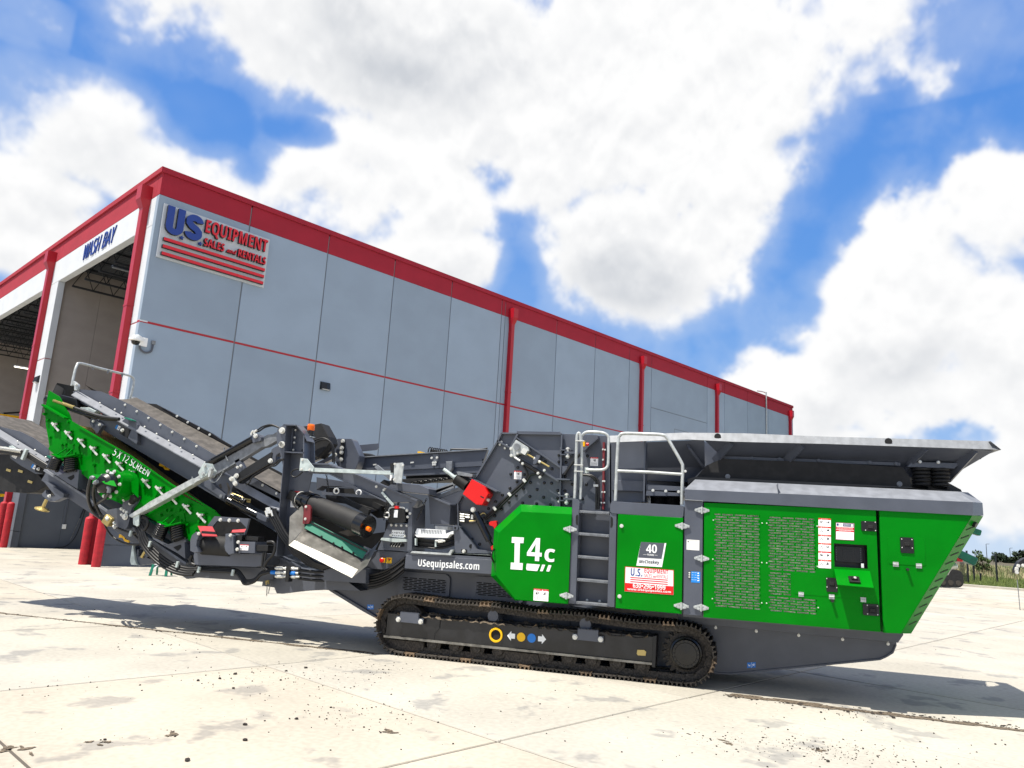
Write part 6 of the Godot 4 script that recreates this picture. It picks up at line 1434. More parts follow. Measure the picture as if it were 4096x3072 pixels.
	for q in [pv([-2.918,1.746,-2.894,1.765,-2.815,1.777,-2.804,1.717,-2.839,1.669,-2.853,1.701,-2.907,1.714]), pv([-2.874,1.439,-2.844,1.469,-2.835,1.407,-2.856,1.4])]:
		g = Geo.new(); g.ext(rounded(q, 0.01), -9.36, -9.42, 0.004); part("red_lug", g, M.red)
	# discharge box in front of the chamber
	g = Geo.new(); g.ext(pv([-3.915,2.06,-3.582,1.961,-3.583,1.693,-3.858,1.691]), -9.7, -10.9, 0.004); g.ext(pv([-3.906,2.068,-3.873,2.074,-3.564,1.968,-3.565,1.948]), -9.62, -9.9); var db := part("discharge_box", g, M.grey)
	g = Geo.new(); g.bar(Vector3(-3.931,2.089,-9.75), Vector3(-3.441,2.307,-9.75), 0.05, 0.06); g.bar(Vector3(-3.806,2.058,-9.8), Vector3(-3.445,2.209,-9.8), 0.04, 0.05); part("cross_brace", g, M.worn, db)
	g = Geo.new(); g.ext(pv([-3.948,2.067,-3.479,2.261,-3.461,2.199,-3.579,1.996,-3.637,1.968]), -9.95, -10.8); part("brace_panel", g, M.grey, db)
	g = Geo.new(); g.ext(pv([-3.731,1.666,-3.55,1.667,-3.553,1.622,-3.721,1.624]), -9.55, -9.8); part("deflector", g, M.worn, db)

# ---------------------------------------------------------------- conveyors
func make_conveyors():
	# main conveyor rising to the left
	var g := Geo.new()
	g.ext(pv([-9.788,3.283,-8.7,2.83,-7.67,2.39,-7.58,2.362]) + pv([-6.694,1.784,-6.161,1.633,-6.13,1.402,-7.561,2.001]) + pv([-7.915,2.165,-9.269,2.73,-9.635,2.889,-9.911,2.993,-9.83,3.185]), -9.72, -9.80, 0.004)
	var cv := part("main_conveyor", g, M.grey)
	var a: Vector3 = Vector3(-10.265,3.528,-9.7); var b: Vector3 = Vector3(-7.574,2.422,-9.7)
	var dir := (b - a).normalized(); var up := Vector3(-dir.y, dir.x, 0)
	b = a + dir * 4.45
	g = Geo.new()   # folded top flange: sloping strip, its sunlit tone put into a lighter grey
	g.qn(a, b, b + Vector3(0, 0, 0.075) - up * 0.085, a + Vector3(0, 0, 0.075) - up * 0.085, up + Vector3(0, 0, 1))
	g.qn(a + Vector3(0, 0, 0.075) - up * 0.085, b + Vector3(0, 0, 0.075) - up * 0.085, b + Vector3(0, 0, 0.075) - up * 0.10, a + Vector3(0, 0, 0.075) - up * 0.10, Vector3(0, 0, 1))
	g.qn(a + Vector3(0, 0, 0.075) - up * 0.1, b + Vector3(0, 0, 0.075) - up * 0.1, b - up * 0.1 - Vector3(0, 0, 0.05), a - up * 0.1 - Vector3(0, 0, 0.05), -up)
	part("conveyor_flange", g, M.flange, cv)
	bolts(cv, v3([-9.723,3.318,-9.655,-9.406,3.214,-9.655,-9.268,3.16,-9.655,-8.777,2.944,-9.655,-8.532,2.838,-9.655,-8.287,2.734,-9.655,-8.05,2.628,-9.655,-7.809,2.523,-9.655,-7.569,2.418,-9.655]), 0.016, 0.014, M.zinc, true)
	g = Geo.new(); g.ext(pv([-10.288,3.564,-10.061,3.548,-9.837,3.529,-9.648,3.471,-9.186,3.306,-7.527,2.565]) + pv([-6.22,1.983,-6.22,1.916]) + pv([-7.496,2.367,-10.299,3.536]), -9.74, -9.75); var sk := part("skirt_board", g, M.grey, cv)
	bolts(cv, v3([-9.299,3.307,-9.74,-9.05,3.202,-9.74,-8.805,3.098,-9.74,-8.559,2.99,-9.74,-8.317,2.883,-9.74,-8.074,2.778,-9.74,-7.832,2.67,-9.74]), 0.015, 0.016)
	bolts(cv, v3([-6.583,2.119,-9.74,-6.689,2.02,-9.74,-6.332,2.008,-9.74]), 0.015, 0.016)
	# belt
	var nb := a + up * 0.03 + Vector3(0.9, -0.37, -0.1); 
	g = Geo.new()
	var b0 := a + up * 0.02; var b1 := a + dir * 5.2 + up * 0.02
	for k in 12:
		var f0 := k / 12.0; var f1 := (k + 1) / 12.0
		var h := func(f): return 0.13 * pow(absf(f - 0.5) * 2.0, 2.0) - 0.02
		var z0 := lerpf(-9.78, -10.93, f0); var z1 := lerpf(-9.78, -10.93, f1)
		g.qn(Vector3(b0.x, b0.y, z0) + up * h.call(f0), Vector3(b1.x, b1.y, z0) + up * h.call(f0), Vector3(b1.x, b1.y, z1) + up * h.call(f1), Vector3(b0.x, b0.y, z1) + up * h.call(f1), up)
	part("belt", g, M.belt, cv)
	g = Geo.new(); g.ext(PackedVector2Array([Vector2(a.x - 0.1, a.y - 0.30), Vector2(b1.x, b1.y - 0.35), Vector2(b1.x, b1.y - 0.37), Vector2(a.x - 0.1, a.y - 0.33)]), -9.85, -10.9); part("return_belt_and_shade", g, M.rubber, cv)
	# far side boards with black top rail
	g = Geo.new(); g.ext(pv([-9.626,3.465,-8.514,3.005]) + pv([-7.565,2.598,-6.986,2.356,-6.973,2.252]) + pv([-8.497,2.899,-9.68,3.36]), -10.95, -10.97); part("far_skirt", g, M.rubber, cv)
	g = Geo.new(); g.ext(pv([-9.637,3.472,-9.396,3.373,-8.533,3.028]) + pv([-8.119,2.816,-8.137,2.797]) + pv([-8.524,2.972,-9.372,3.318,-9.392,3.354]), -10.94, -11.0); var fr := part("far_rail", g, M.black, cv)
	bolts(cv, v3([-9.281,3.316,-10.93,-9.039,3.21,-10.93,-8.794,3.104,-10.93,-8.553,2.999,-10.93]), 0.018, 0.016)
	g = Geo.new(); g.ext(pv([-10.195,3.554,-10.166,3.56,-9.793,3.535,-9.628,3.468,-9.689,3.361,-10.189,3.523]), -10.96, -10.98); part("far_end_board", g, M.rubber, cv)
	g = Geo.new(); g.ext(pv([-10.125,3.467,-10.022,3.468,-9.802,3.387,-9.829,3.374]), -10.88, -10.95); part("rubber_lip", g, M.teal, cv)
	g = Geo.new(); g.ext(pv([-10.896,3.706,-10.594,3.647,-10.373,3.516,-10.387,3.51,-10.778,3.652]), -10.5, -10.52); part("cover_flap", g, M.rubber, cv)
	g = Geo.new(); g.ext(PackedVector2Array([Vector2(a.x + 0.2, a.y - 0.05), Vector2(b1.x, b1.y - 0.08), Vector2(b1.x, b1.y - 0.42), Vector2(a.x + 0.5, a.y - 0.6)]), -10.95, -11.02); part("far_beam", g, M.grey, cv)
	# mid bracket with teal pad and adjuster
	g = Geo.new(); g.ext(pv([-9.159,3.076,-9.121,3.085,-8.961,3.035,-8.91,2.971,-8.859,2.714,-8.873,2.666,-9.046,2.758,-9.216,3.031]), -9.64, -9.72, 0.004); var br := part("stop_bracket", g, M.grey_dark, cv)
	g = Geo.new(); g.ext(pv([-9.108,3.082,-8.944,3.037,-8.948,3.023,-9.098,3.062]), -9.55, -9.65); part("bracket_pad", g, M.teal, cv)
	g = Geo.new(); g.ext(rounded(pv([-9.181,2.944,-9.013,2.887,-9.061,2.762,-9.228,2.829]), 0.01), -9.632, -9.65); part("adjuster_window", g, M.void_black, cv)  # black plate imitates the shaded inside of a window
	bolts(cv, [Vector3(-9.155,2.878,-9.62)], 0.022, 0.03)
	# head end
	g = Geo.new(); g.ext(pv([-10.508,3.415,-10.484,3.441,-10.159,3.374,-10.115,3.251,-10.16,3.213,-10.292,3.23,-10.499,3.372]), -9.6, -10.0, 0.01); var hm := part("head_gearbox", g, M.black, cv)
	g = Geo.new(); g.lathe(Vector3(-10.585,3.334,-9.5), Vector3(-1, 0.25, 0.1).normalized(), [[0.0, -0.1], [0.07, -0.1], [0.08, 0.0], [0.08, 0.05], [0.05, 0.06], [0.0, 0.07]], 14); part("head_motor", g, M.gloss, cv)
	g = Geo.new(); g.ext(pv([-10.341,3.513,-10.26,3.523,-9.745,3.278,-9.781,3.174,-9.831,3.192,-9.946,3.248,-10.148,3.322,-10.23,3.379]), -9.68, -9.76, 0.004); part("head_frame", g, M.grey_dark, cv)
	g = Geo.new(); g.ext(pv([-10.046,3.236,-9.884,3.238,-9.723,3.178,-9.77,3.126,-10.061,3.198]), -9.60, -9.7, 0.006); part("head_bearing", g, M.pale, cv)
	g = Geo.new(); g.ext(pv([-9.849,3.094,-9.587,2.958,-9.677,2.813,-9.858,2.972]), -9.65, -9.72, 0.004); var ep := part("end_plate", g, M.grey, cv)
	bolts(cv, v3([-9.781,3.016,-9.645,-9.644,2.96,-9.645]), 0.018, 0.02)
	# rubber discharge curtain
	g = Geo.new()
	var cp := [Vector3(-10.881,3.693,-9.85), Vector3(-10.839,3.658,-9.8), Vector3(-10.7,3.616,-9.74), Vector3(-10.584,3.568,-9.72), Vector3(-10.611,3.541,-9.78)]
	var c2 := [Vector3(-10.881,3.693,-9.85), Vector3(-11.111,3.74,-10.2), Vector3(-11.385,3.795,-10.6), Vector3(-11.583,3.835,-10.9)]
	for lst in [curve(cp, 4), curve(c2, 4)]:
		for k in lst.size() - 1:
			var p: Vector3 = lst[k]; var q: Vector3 = lst[k + 1]
			g.qn(p, q, q - Vector3(0.02, 0.42, 0), p - Vector3(0.14, 0.38, 0), Vector3(-1, 0, 0.5))
	part("rubber_curtain", g, M.rubber, cv)
	# wire mesh bar over the head
	g = Geo.new(); var f0: Vector3 = Vector3(-10.403,3.613,-9.7); var f1: Vector3 = Vector3(-10.416,3.632,-11)
	g.tube(curve([f0, Vector3(-10.416,3.825,-9.72), Vector3(-10.437,3.962,-9.76), Vector3(-10.457,4.03,-9.85), Vector3(-10.456,4.038,-10.3), Vector3(-10.413,4.044,-10.8), Vector3(-10.414,4.039,-10.95), Vector3(-10.395,3.98,-11), Vector3(-10.395,3.815,-11), f1], 6), 0.021, 9)
	var rl := part("spray_rail", g, M.galv, cv)
	for q in [Vector3(-10.464,3.997,-10.12), Vector3(-10.432,3.998,-10.42), Vector3(-10.404,3.998,-10.72)]:
		g = Geo.new(); g.cyl(q + Vector3(0, 0.05, 0), q - Vector3(0, 0.015, 0), 0.02, 0.012, 8); part("nozzle", g, M.worn, cv)
	g = Geo.new(); g.ext(pv([-10.407,3.648,-10.375,3.694,-10.279,3.636,-10.266,3.608,-10.271,3.533,-10.327,3.533,-10.343,3.608]), -9.69, -9.74, 0.004); g.ext(pv([-10.391,3.676,-10.321,3.664,-10.268,3.501,-10.352,3.551]), -10.98, -11.04); part("rail_bracket", g, M.galv, cv)
	bolts(cv, [Vector3(-10.296,3.634,-9.69), Vector3(-10.323,3.65,-10.98)], 0.02, 0.02)
	# lower product conveyor under the screen
	g = Geo.new(); g.ext(pv([-11.476,2.454,-11.353,2.63,-11.043,2.503,-10.784,2.368,-10.603,2.298,-10.546,2.151,-10.852,2.141,-11.194,2.266,-11.44,2.378]), -9.72, -9.8, 0.004)
	var lc := part("product_conveyor", g, M.grey)
	var la: Vector3 = Vector3(-11.756,2.859,-9.7); var lb: Vector3 = Vector3(-10.599,2.379,-9.7)
	var ld := (lb - la).normalized(); var lu := Vector3(-ld.y, ld.x, 0)
	la -= ld * 0.8
	g = Geo.new(); g.qn(la, lb, lb + Vector3(0, 0, 0.07) - lu * 0.075, la + Vector3(0, 0, 0.07) - lu * 0.075, lu + Vector3(0, 0, 1)); g.qn(la + Vector3(0, 0, 0.07) - lu * 0.075, lb + Vector3(0, 0, 0.07) - lu * 0.075, lb + Vector3(0, 0, 0.07) - lu * 0.1, la + Vector3(0, 0, 0.07) - lu * 0.1, Vector3(0, 0, 1)); part("conveyor_flange", g, M.flange, lc)  # lighter grey again, with the sunlight in the colour
	bolts(lc, v3([-11.275,2.658,-9.655,-10.878,2.526,-9.655,-10.629,2.412,-9.655]), 0.016, 0.014, M.zinc, true)
	g = Geo.new(); g.ext(pv([-12.35,3.015,-11.816,2.91,-11.363,2.835,-11.058,2.735,-10.695,2.562,-10.642,2.379,-11.387,2.68,-11.804,2.861,-12.34,2.976]), -9.74, -9.75); part("skirt_board", g, M.grey, lc)
	g = Geo.new(); g.ext(pv([-13.735,3.124,-13.223,3.06,-12.126,2.955,-12,2.872,-11.988,2.819,-12.386,2.853,-13.205,2.989]), -10.9, -10.92); part("far_skirt", g, M.grey_dark, lc)
	g = Geo.new()
	var q0 := la + lu * 0.02; var q1 := la + ld * 5.6 + lu * 0.02
	g.qn(Vector3(q0.x, q0.y, -9.78), Vector3(q1.x, q1.y, -9.78), Vector3(q1.x, q1.y, -10.9), Vector3(q0.x, q0.y, -10.9), lu); part("belt", g, M.belt, lc)
	g = Geo.new(); g.ext(pv([-12.128,2.835,-11.746,2.817,-11.487,2.672,-11.329,2.628,-11.453,2.452,-11.609,2.563,-11.688,2.581,-12.069,2.601]), -9.7, -9.78, 0.004); part("head_frame", g, M.grey_dark, lc)
	g = Geo.new(); g.ext(pv([-11.409,2.575,-11.339,2.586,-11.243,2.541,-11.257,2.498,-11.372,2.523]), -9.62, -9.7, 0.004); g.ext(pv([-11.541,2.562,-11.467,2.564,-11.446,2.526,-11.531,2.524]), -9.62, -9.7, 0.004); part("head_bearing", g, M.pale, lc)
	g = Geo.new(); g.ext(rounded(pv([-10.858,2.289,-10.777,2.272,-10.681,2.219,-10.665,2.145,-10.85,2.176]), 0.01), -9.70, -9.725); part("adjuster_window", g, M.void_black, lc)  # dark plate, shade of the opening put into its colour
	bolts(lc, [Vector3(-10.774,2.22,-9.695)], 0.02, 0.03)
	g = Geo.new(); g.ext(pv([-12.217,2.453,-11.569,2.451,-11.286,2.271,-10.941,2.145]) + pv([-10.699,1.972,-10.939,1.843,-11.14,1.823,-11.623,1.831]) + pv([-12.114,2.047]), -9.85, -10.85, 0.01); part("chute_hood", g, M.rubber, lc)
	for q in v3([-11.576,2.188,-9.84,-11.317,2.18,-9.84,-11.074,2.013,-9.84]):
		g = Geo.new(); g.extx(rectp(-0.05, -0.02, 0.1, 0.04), Transform3D(Basis(Vector3(0, 0, 1), -0.2), q), 0.01); part("hood_clip", g, M.brass, lc)
	g = Geo.new(); g.ext(pv([-10.662,2.451,-10.579,2.425,-10.583,2.392,-10.663,2.428]), -9.7, -9.76); g.bar(Vector3(-10.409,2.345,-9.75), Vector3(-10.228,2.247,-9.75), 0.02, 0.03); g.bar(Vector3(-10.029,2.151,-9.75), Vector3(-9.662,1.976,-9.75), 0.03, 0.03); part("rubber_lip", g, M.teal, lc)
	g = Geo.new(); g.ext(pv([-10.273,2.336,-10.044,2.232,-9.428,1.863,-8.665,1.621,-7.739,1.248,-7.623,0.984,-7.867,0.989,-8.75,1.387,-9.45,1.637,-9.974,1.895,-10.201,1.996]), -9.85, -9.9); part("lower_side_plate", g, M.grey, lc)
	g = Geo.new(); g.bar(Vector3(-10.102,2.261,-9.82), Vector3(-9.226,1.784,-9.82), 0.03, 0.03); g.bar(Vector3(-9.17,1.766,-9.82), Vector3(-8.041,1.292,-9.82), 0.03, 0.03); part("rubber_lip", g, M.teal, lc)
	# yellow pull-cord switches under the conveyors
	for q in [v3([-8.595,2.386,-9.9,-8.514,2.367,-9.9,-8.48,2.32,-9.9,-8.415,2.311,-9.9]), v3([-11.018,2.065,-9.9,-10.949,2.035,-9.9,-10.904,1.972,-9.9,-10.849,1.958,-9.9]), v3([-8.97,1.245,-9.7,-8.903,1.248,-9.7,-8.854,1.19,-9.7,-8.774,1.171,-9.7])]:
		g = Geo.new(); g.bar(q[0], q[1], 0.05, 0.04); g.bar(q[1], q[2], 0.03, 0.03); g.bar(q[2], q[3], 0.035, 0.03); part("pull_switch", g, M.yellow)
	# lower frame that carries the screen
	g = Geo.new(); g.ext(pv([-10.388,2.195,-10.156,2.125,-9.937,2.006,-9.532,1.809,-9.123,1.635]) + pv([-8.909,1.551,-8.176,1.22,-7.499,0.929,-7.365,0.911,-6.063,0.962,-6.076,0.815,-6.249,0.761,-7.338,0.745,-7.498,0.713,-8.575,1.182,-9.2,1.475]) + pv([-9.888,1.779,-9.989,1.8,-10.47,2.033]), -9.5, -9.62, 0.006)
	var fr2 := part("screen_frame", g, M.grey)
	g = Geo.new(); g.ext(pv([-10.388,2.195,-10.156,2.125,-9.937,2.006,-9.532,1.809,-9.123,1.635]) + pv([-8.909,1.551,-8.176,1.22,-7.499,0.929,-7.365,0.911,-6.063,0.962,-6.076,0.815,-6.249,0.761,-7.338,0.745,-7.498,0.713,-8.575,1.182,-9.2,1.475]) + pv([-9.888,1.779,-9.989,1.8,-10.47,2.033]), -11.05, -11.17); part("far_frame", g, M.grey, fr2)
	for q in [[Vector3(-10.355,2.193,-9.47), Vector3(-9.905,2.005,-9.47)], [Vector3(-9.905,2.005,-9.47), Vector3(-7.475,0.931,-9.47)]]:
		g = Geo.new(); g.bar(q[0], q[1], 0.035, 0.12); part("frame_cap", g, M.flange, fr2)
	for z in [-9.75, -10.7]:
		pass
	g = Geo.new(); g.ext(pv([-9.648,1.771,-7.766,0.935,-6.525,0.941,-6.503,0.783,-7.733,0.734,-9.593,1.5]), -10.0, -10.9); part("frame_core", g, M.grey_dark, fr2)
	# dark opening between screen and conveyor: a dark sheet stands in for the shade in it
	g = Geo.new(); g.ext(pv([-10.266,2.878,-9.725,2.774,-8.304,2.179,-7.781,1.963]) + pv([-6.505,1.401,-6.463,1.087,-6.92,1.058,-8.055,1.237]) + pv([-8.53,2.051,-9.463,2.485]), -10.2, -10.25); part("opening_shade_sheet", g, M.rubber, cv)
	# jacking feet
	g = Geo.new(); g.ext(pv([-10.309,2.015,-10.265,2.012,-9.869,1.841,-9.866,1.78,-10.024,1.713,-10.119,1.706,-10.283,1.786,-10.299,1.816,-10.237,1.887,-10.218,1.827,-10.171,1.768,-10.024,1.801,-10.021,1.789]), -9.4, -9.5, 0.004); var jf := part("jack_bracket", g, M.grey)
	g = Geo.new(); g.cyl(Vector3(-10.186,1.733,-9.4), Vector3(-10.234,1.602,-9.4), 0.026); g.lathe(Vector3(-10.237,1.587,-9.4), Vector3(0.3, 1, 0).normalized(), [[0.0, -0.03], [0.11, -0.015], [0.11, 0.0], [0.04, 0.03], [0.0, 0.03]], 18); part("jack_screw", g, M.brass, jf)
	bolts(jf, [Vector3(-10.114,1.793,-9.38)], 0.02, 0.03)
	g = Geo.new(); g.ext(pv([-8.427,1.131,-8.416,1.139,-8.379,1.097,-8.335,0.981,-8.327,1.085,-8.298,1.08,-8.29,0.984,-8.104,1.01,-8.134,0.976,-7.946,0.933,-8.012,0.899,-8.293,0.852,-8.395,0.86,-8.421,0.902]), -9.38, -9.5, 0.004); var jf2 := part("jack_bracket", g, M.grey)
	g = Geo.new(); g.ext(pv([-8.392,1.133,-8.375,1.142,-8.316,0.954,-8.272,0.883,-8.241,0.863,-8.359,0.863,-8.389,0.905]), -9.34, -9.38, 0.003); part("jack_pad", g, M.pale, jf2)
	g = Geo.new(); g.cyl(Vector3(-8.103,1.187,-9.36), Vector3(-8.212,0.976,-9.36), 0.022); part("jack_screw", g, M.brass, jf2)

# ---------------------------------------------------------------- vibrating screen
func make_screen():
	var g := Geo.new()
	g.ext(pv([-10.512,3.22,-10.021,3.019,-9.909,2.972]) + pv([-8.682,2.452,-7.873,2.056]) + pv([-7.612,1.888,-7.046,1.696,-6.956,1.633,-7.164,1.499,-7.339,1.226,-8.216,1.574,-8.94,1.802,-9.523,2.151]) + pv([-9.477,2.138,-9.654,2.193,-10.095,2.421,-10.224,2.49,-10.276,2.525,-10.261,2.562,-10.328,2.725,-10.405,2.889,-10.472,3.11]), -9.35, -9.37)
	var sc := part("screen_box", g, M.green)
	g = Geo.new(); g.bar(Vector3(-10.487,3.217,-9.32), Vector3(-9.988,3.012,-9.32), 0.022, 0.09); part("side_lip", g, M.green, sc)
	g = Geo.new(); g.bar(Vector3(-9.729,2.876,-9.345), Vector3(-8.678,2.454,-9.345), 0.02, 0.025); g.bar(Vector3(-8.678,2.454,-9.345), Vector3(-7.869,2.056,-9.345), 0.02, 0.025); g.bar(Vector3(-7.869,2.056,-9.345), Vector3(-7.042,1.696,-9.345), 0.02, 0.025); part("side_lip", g, M.green, sc)
	# far side, cross members and the deck of wire cloth
	g = Geo.new(); g.ext(pv([-10.476,3.466,-10.246,3.369,-10.041,3.138,-9.909,2.972]) + pv([-8.92,2.347,-7.046,1.696,-7.339,1.226,-9.523,2.151]) + pv([-10.224,2.49]), -11.1, -11.12); part("far_side_plate", g, M.green, sc)
	g = Geo.new(); g.ext(pv([-10.554,3.478,-10.322,3.379,-10.116,3.149,-10.067,3.108,-9.99,2.984,-10.108,3.032,-10.555,3.22]), -9.42, -9.44); part("end_board", g, M.green, sc)
	var d0: Vector3 = Vector3(-10.056,2.939,-9.4); var d1: Vector3 = Vector3(-7.355,1.51,-9.4)
	g = Geo.new()
	var dd := (d1 - d0)
	for k in 70: g.cyl(Vector3(d0.x, d0.y, -9.38) + dd * (k / 70.0), Vector3(d0.x, d0.y, -11.08) + dd * (k / 70.0), 0.006, -1.0, 4, false)
	for k in 45:
		var z := lerpf(-9.4, -11.06, k / 44.0)
		g.bar(Vector3(d0.x, d0.y + 0.008, z), Vector3(d1.x, d1.y + 0.008, z), 0.008, 0.008)
	part("wire_deck", g, M.brass, sc)
	g = Geo.new(); g.ext(PackedVector2Array([Vector2(d0.x, d0.y - 0.1), Vector2(d1.x, d1.y - 0.1), Vector2(d1.x, d1.y - 0.14), Vector2(d0.x, d0.y - 0.14)]), -9.38, -11.08); part("deck_shade_slab", g, M.iron, sc)  # solid slab put in for the shade below the wire deck
	for t in [0.05, 0.3, 0.55, 0.8]:
		g = Geo.new(); var cp: Vector3 = d0 + dd * t - Vector3(0, 0.25, 0); g.cyl(Vector3(cp.x, cp.y, -9.37), Vector3(cp.x, cp.y, -11.1), 0.07); part("cross_tube", g, M.green, sc)
	# wedge clamps
	var cm := Geo.new()
	cm.bar(Vector3(-0.075, 0.045, 0.03), Vector3(0.095, -0.085, 0.03), 0.03, 0.012, Vector3(0, 1, 0))
	cm.box(Vector3(0.0, 0.018, 0.03), Vector3(0.085, 0.03, 0.03), Basis(Vector3(0, 0, 1), 0.35)); cm.cyl(Vector3(0.0, 0.02, 0), Vector3(0.0, 0.02, 0.06), 0.018)
	var cmm := cm.mesh()
	var ct := Geo.new(); ct.box(Vector3(0.03, 0.05, 0.03), Vector3(0.085, 0.014, 0.06), Basis(Vector3(0, 0, 1), -0.1)); ct.cyl(Vector3(0.06, -0.015, 0), Vector3(0.06, -0.015, 0.03), 0.022)
	var ctm := ct.mesh()
	for q in v3([-10.191,2.892,-9.348,-9.902,2.765,-9.348,-9.626,2.648,-9.348,-9.365,2.534,-9.348,-9.097,2.421,-9.348]) + v3([-8.83,2.313,-9.348,-8.568,2.188,-9.348,-8.305,2.07,-9.348]) + v3([-8.043,1.969,-9.348,-7.789,1.855,-9.348,-7.52,1.729,-9.348,-7.256,1.615,-9.348]):
		put(sc, "wedge_clamp", cmm, M.zinc, q); put(sc, "clamp_lug", ctm, M.green, q)
	bolts(sc, v3([-10.458,3.176,-9.35,-10.459,3.078,-9.35,-10.367,2.977,-9.35,-10.201,2.823,-9.35,-10.267,2.708,-9.35,-10.004,2.599,-9.35,-9.932,2.606,-9.35,-9.853,2.684,-9.35,-9.774,2.6,-9.35,-9.92,2.706,-9.35,-9.665,2.585,-9.35,-9.719,2.471,-9.35,-9.853,2.526,-9.35,-9.399,2.475,-9.35,-9.603,2.421,-9.35,-9.313,2.296,-9.35,-9.129,2.35,-9.35,-10.205,3.076,-9.35,-9.962,2.955,-9.35]) + v3([-9.313,2.293,-9.35,-8.332,2.009,-9.35,-7.808,1.78,-9.35,-7.885,1.673,-9.35,-7.809,1.682,-9.35,-7.649,1.684,-9.35,-7.54,1.665,-9.35,-7.595,1.54,-9.35,-7.286,1.541,-9.35,-7.475,1.488,-9.35,-7.323,1.414,-9.35,-7.968,1.6,-9.35,-8.101,1.877,-9.35,-8.464,1.792,-9.35]), 0.02, 0.035, M.green, false)
	# reinforcing plate and spring seats
	for q in [[pv([-9.926,2.725,-9.783,2.688,-9.666,2.555,-9.625,2.44,-9.841,2.434,-9.883,2.55]), 0], [pv([-7.999,1.534,-7.913,1.592,-7.752,1.62,-7.587,1.691,-7.517,1.519,-7.647,1.488,-7.948,1.517]), 1]]:
		g = Geo.new(); g.ext(q[0], -9.335, -9.351, 0.003); part("seat_plate", g, M.green, sc)
	for q in [[Vector3(-9.942,2.424,-9.2), Vector3(-9.798,2.372,-9.2), Vector3(-9.497,2.434,-9.2), Vector3(-9.886,2.541,-9.33), Vector3(-9.785,2.539,-9.33)], [Vector3(-7.825,1.5,-9.2), Vector3(-7.695,1.444,-9.2), Vector3(-7.418,1.519,-9.2), Vector3(-7.757,1.615,-9.33), Vector3(-7.657,1.618,-9.33)]]:
		g = Geo.new(); g.bar(q[0], q[1], 0.018, 0.16); g.bar(q[1], q[2], 0.018, 0.16); g.bar(q[0] + Vector3(0.03, 0, 0), q[3], 0.014, 0.02); g.bar(q[1], q[4] - Vector3(0, 0.02, 0), 0.014, 0.02); part("spring_seat", g, M.green, sc)
	for q in [[Vector3(-9.88,2.363,-9.18), Vector3(-9.936,2.19,-9.18), 0.075], [Vector3(-9.725,2.396,-9.28), Vector3(-9.679,2.177,-9.28), 0.085], [Vector3(-7.759,1.469,-9.18), Vector3(-7.824,1.274,-9.18), 0.075], [Vector3(-7.61,1.479,-9.28), Vector3(-7.532,1.262,-9.28), 0.09]]:
		g = Geo.new(); spring(g, q[1], q[0], q[2], 0.020, 7); part("coil_spring", g, M.gloss, sc)
		g = Geo.new(); g.cyl(q[1], q[0], q[2] * 0.7); part("spring_core", g, M.rubber, sc)
	for q in [[pv([-10.179,2.226,-9.924,2.115,-9.661,2.218,-9.55,2.211,-9.548,2.185,-9.522,1.917,-9.727,1.999,-9.917,2.085,-10.15,2.184]), pv([-9.754,2.083,-9.63,2.139,-9.613,2.087,-9.669,2.04])], [pv([-8.026,1.283,-7.774,1.181,-7.443,1.29,-7.435,1.246,-7.456,1.233,-7.407,1.008,-7.551,1.075,-7.776,1.157,-8.006,1.25]), pv([-7.639,1.156,-7.513,1.206,-7.495,1.164,-7.548,1.104])]]:
		g = Geo.new(); g.ext(q[0], -9.3, -9.55, 0.004); var sb := part("spring_stand", g, M.grey)
		g = Geo.new(); g.ext(rounded(q[1], 0.02), -9.298, -9.301); part("stand_opening", g, M.void_black, sb)  # dark plate instead of a cut opening, its shade as colour
	# exciter with its motor and guard
	var ec: Vector3 = Vector3(-8.634,2.005,-8.98); var ez := Vector3(0, 0, -1)
	g = Geo.new(); g.lathe(ec, ez, [[0.0, 0.0], [0.215, 0.0], [0.225, 0.02], [0.19, 0.035], [0.19, 0.30], [0.23, 0.31], [0.23, 0.335], [0.0, 0.335]], 32); var ex := part("exciter", g, M.green, sc)
	var eb := []
	for k in 10: eb.append(ec + Vector3(cos(TAU * k / 10.0) * 0.19, sin(TAU * k / 10.0) * 0.19, 0))
	bolts(sc, eb, 0.02, 0.02)
	g = Geo.new(); g.extx(rectp(-0.04, -0.045, 0.08, 0.09), Transform3D(Basis(Vector3(0, 0, 1), -0.3), Vector3(-8.629,2.133,-8.978)), 0.002); part("label", g, M.white, sc)
	g = Geo.new(); var mc: Vector3 = Vector3(-8.624,2.006,-8.8); g.lathe(mc + Vector3(0, 0, -0.16), Vector3(0, 0, 1), [[0.15, -0.05], [0.14, 0.1], [0.10, 0.14], [0.0, 0.15]], 18); part("exciter_motor", g, M.black, sc)
	g = Geo.new(); g.tri(Vector3(-8.842,2.125,-8.85), Vector3(-8.612,2.126,-8.85), Vector3(-8.538,1.995,-8.8), Vector3(0.2, 0.8, 0.5)); g.qn(Vector3(-8.66,2.129,-8.9), Vector3(-8.482,2.05,-8.9), Vector3(-8.323,1.963,-8.8), Vector3(-8.538,1.995,-8.8), Vector3(0.3, 0.8, 0.4)); part("motor_guard", g, M.green, sc)
	g = Geo.new(); g.ext(pv([-8.477,2.062,-8.328,2.113,-8.288,1.831,-8.427,1.924]), -9.2, -9.21); part("exciter_web", g, M.green, sc)
	# lettering
	var ta: Vector3 = Vector3(-9.016,2.463,-9.347); var tb: Vector3 = Vector3(-8.303,2.151,-9.347)
	text(sc, "lettering", "5 X 12 SCREEN", false, Transform3D(Basis(Vector3(0, 0, 1), atan2(tb.y - ta.y, tb.x - ta.x)), ta), (tb - ta).length(), 0.118, 0.003, M.white)
	# side roller unit
	var r0: Vector3 = Vector3(-7.071,1.219,-9.15); var r1: Vector3 = Vector3(-6.609,1.215,-9.15)
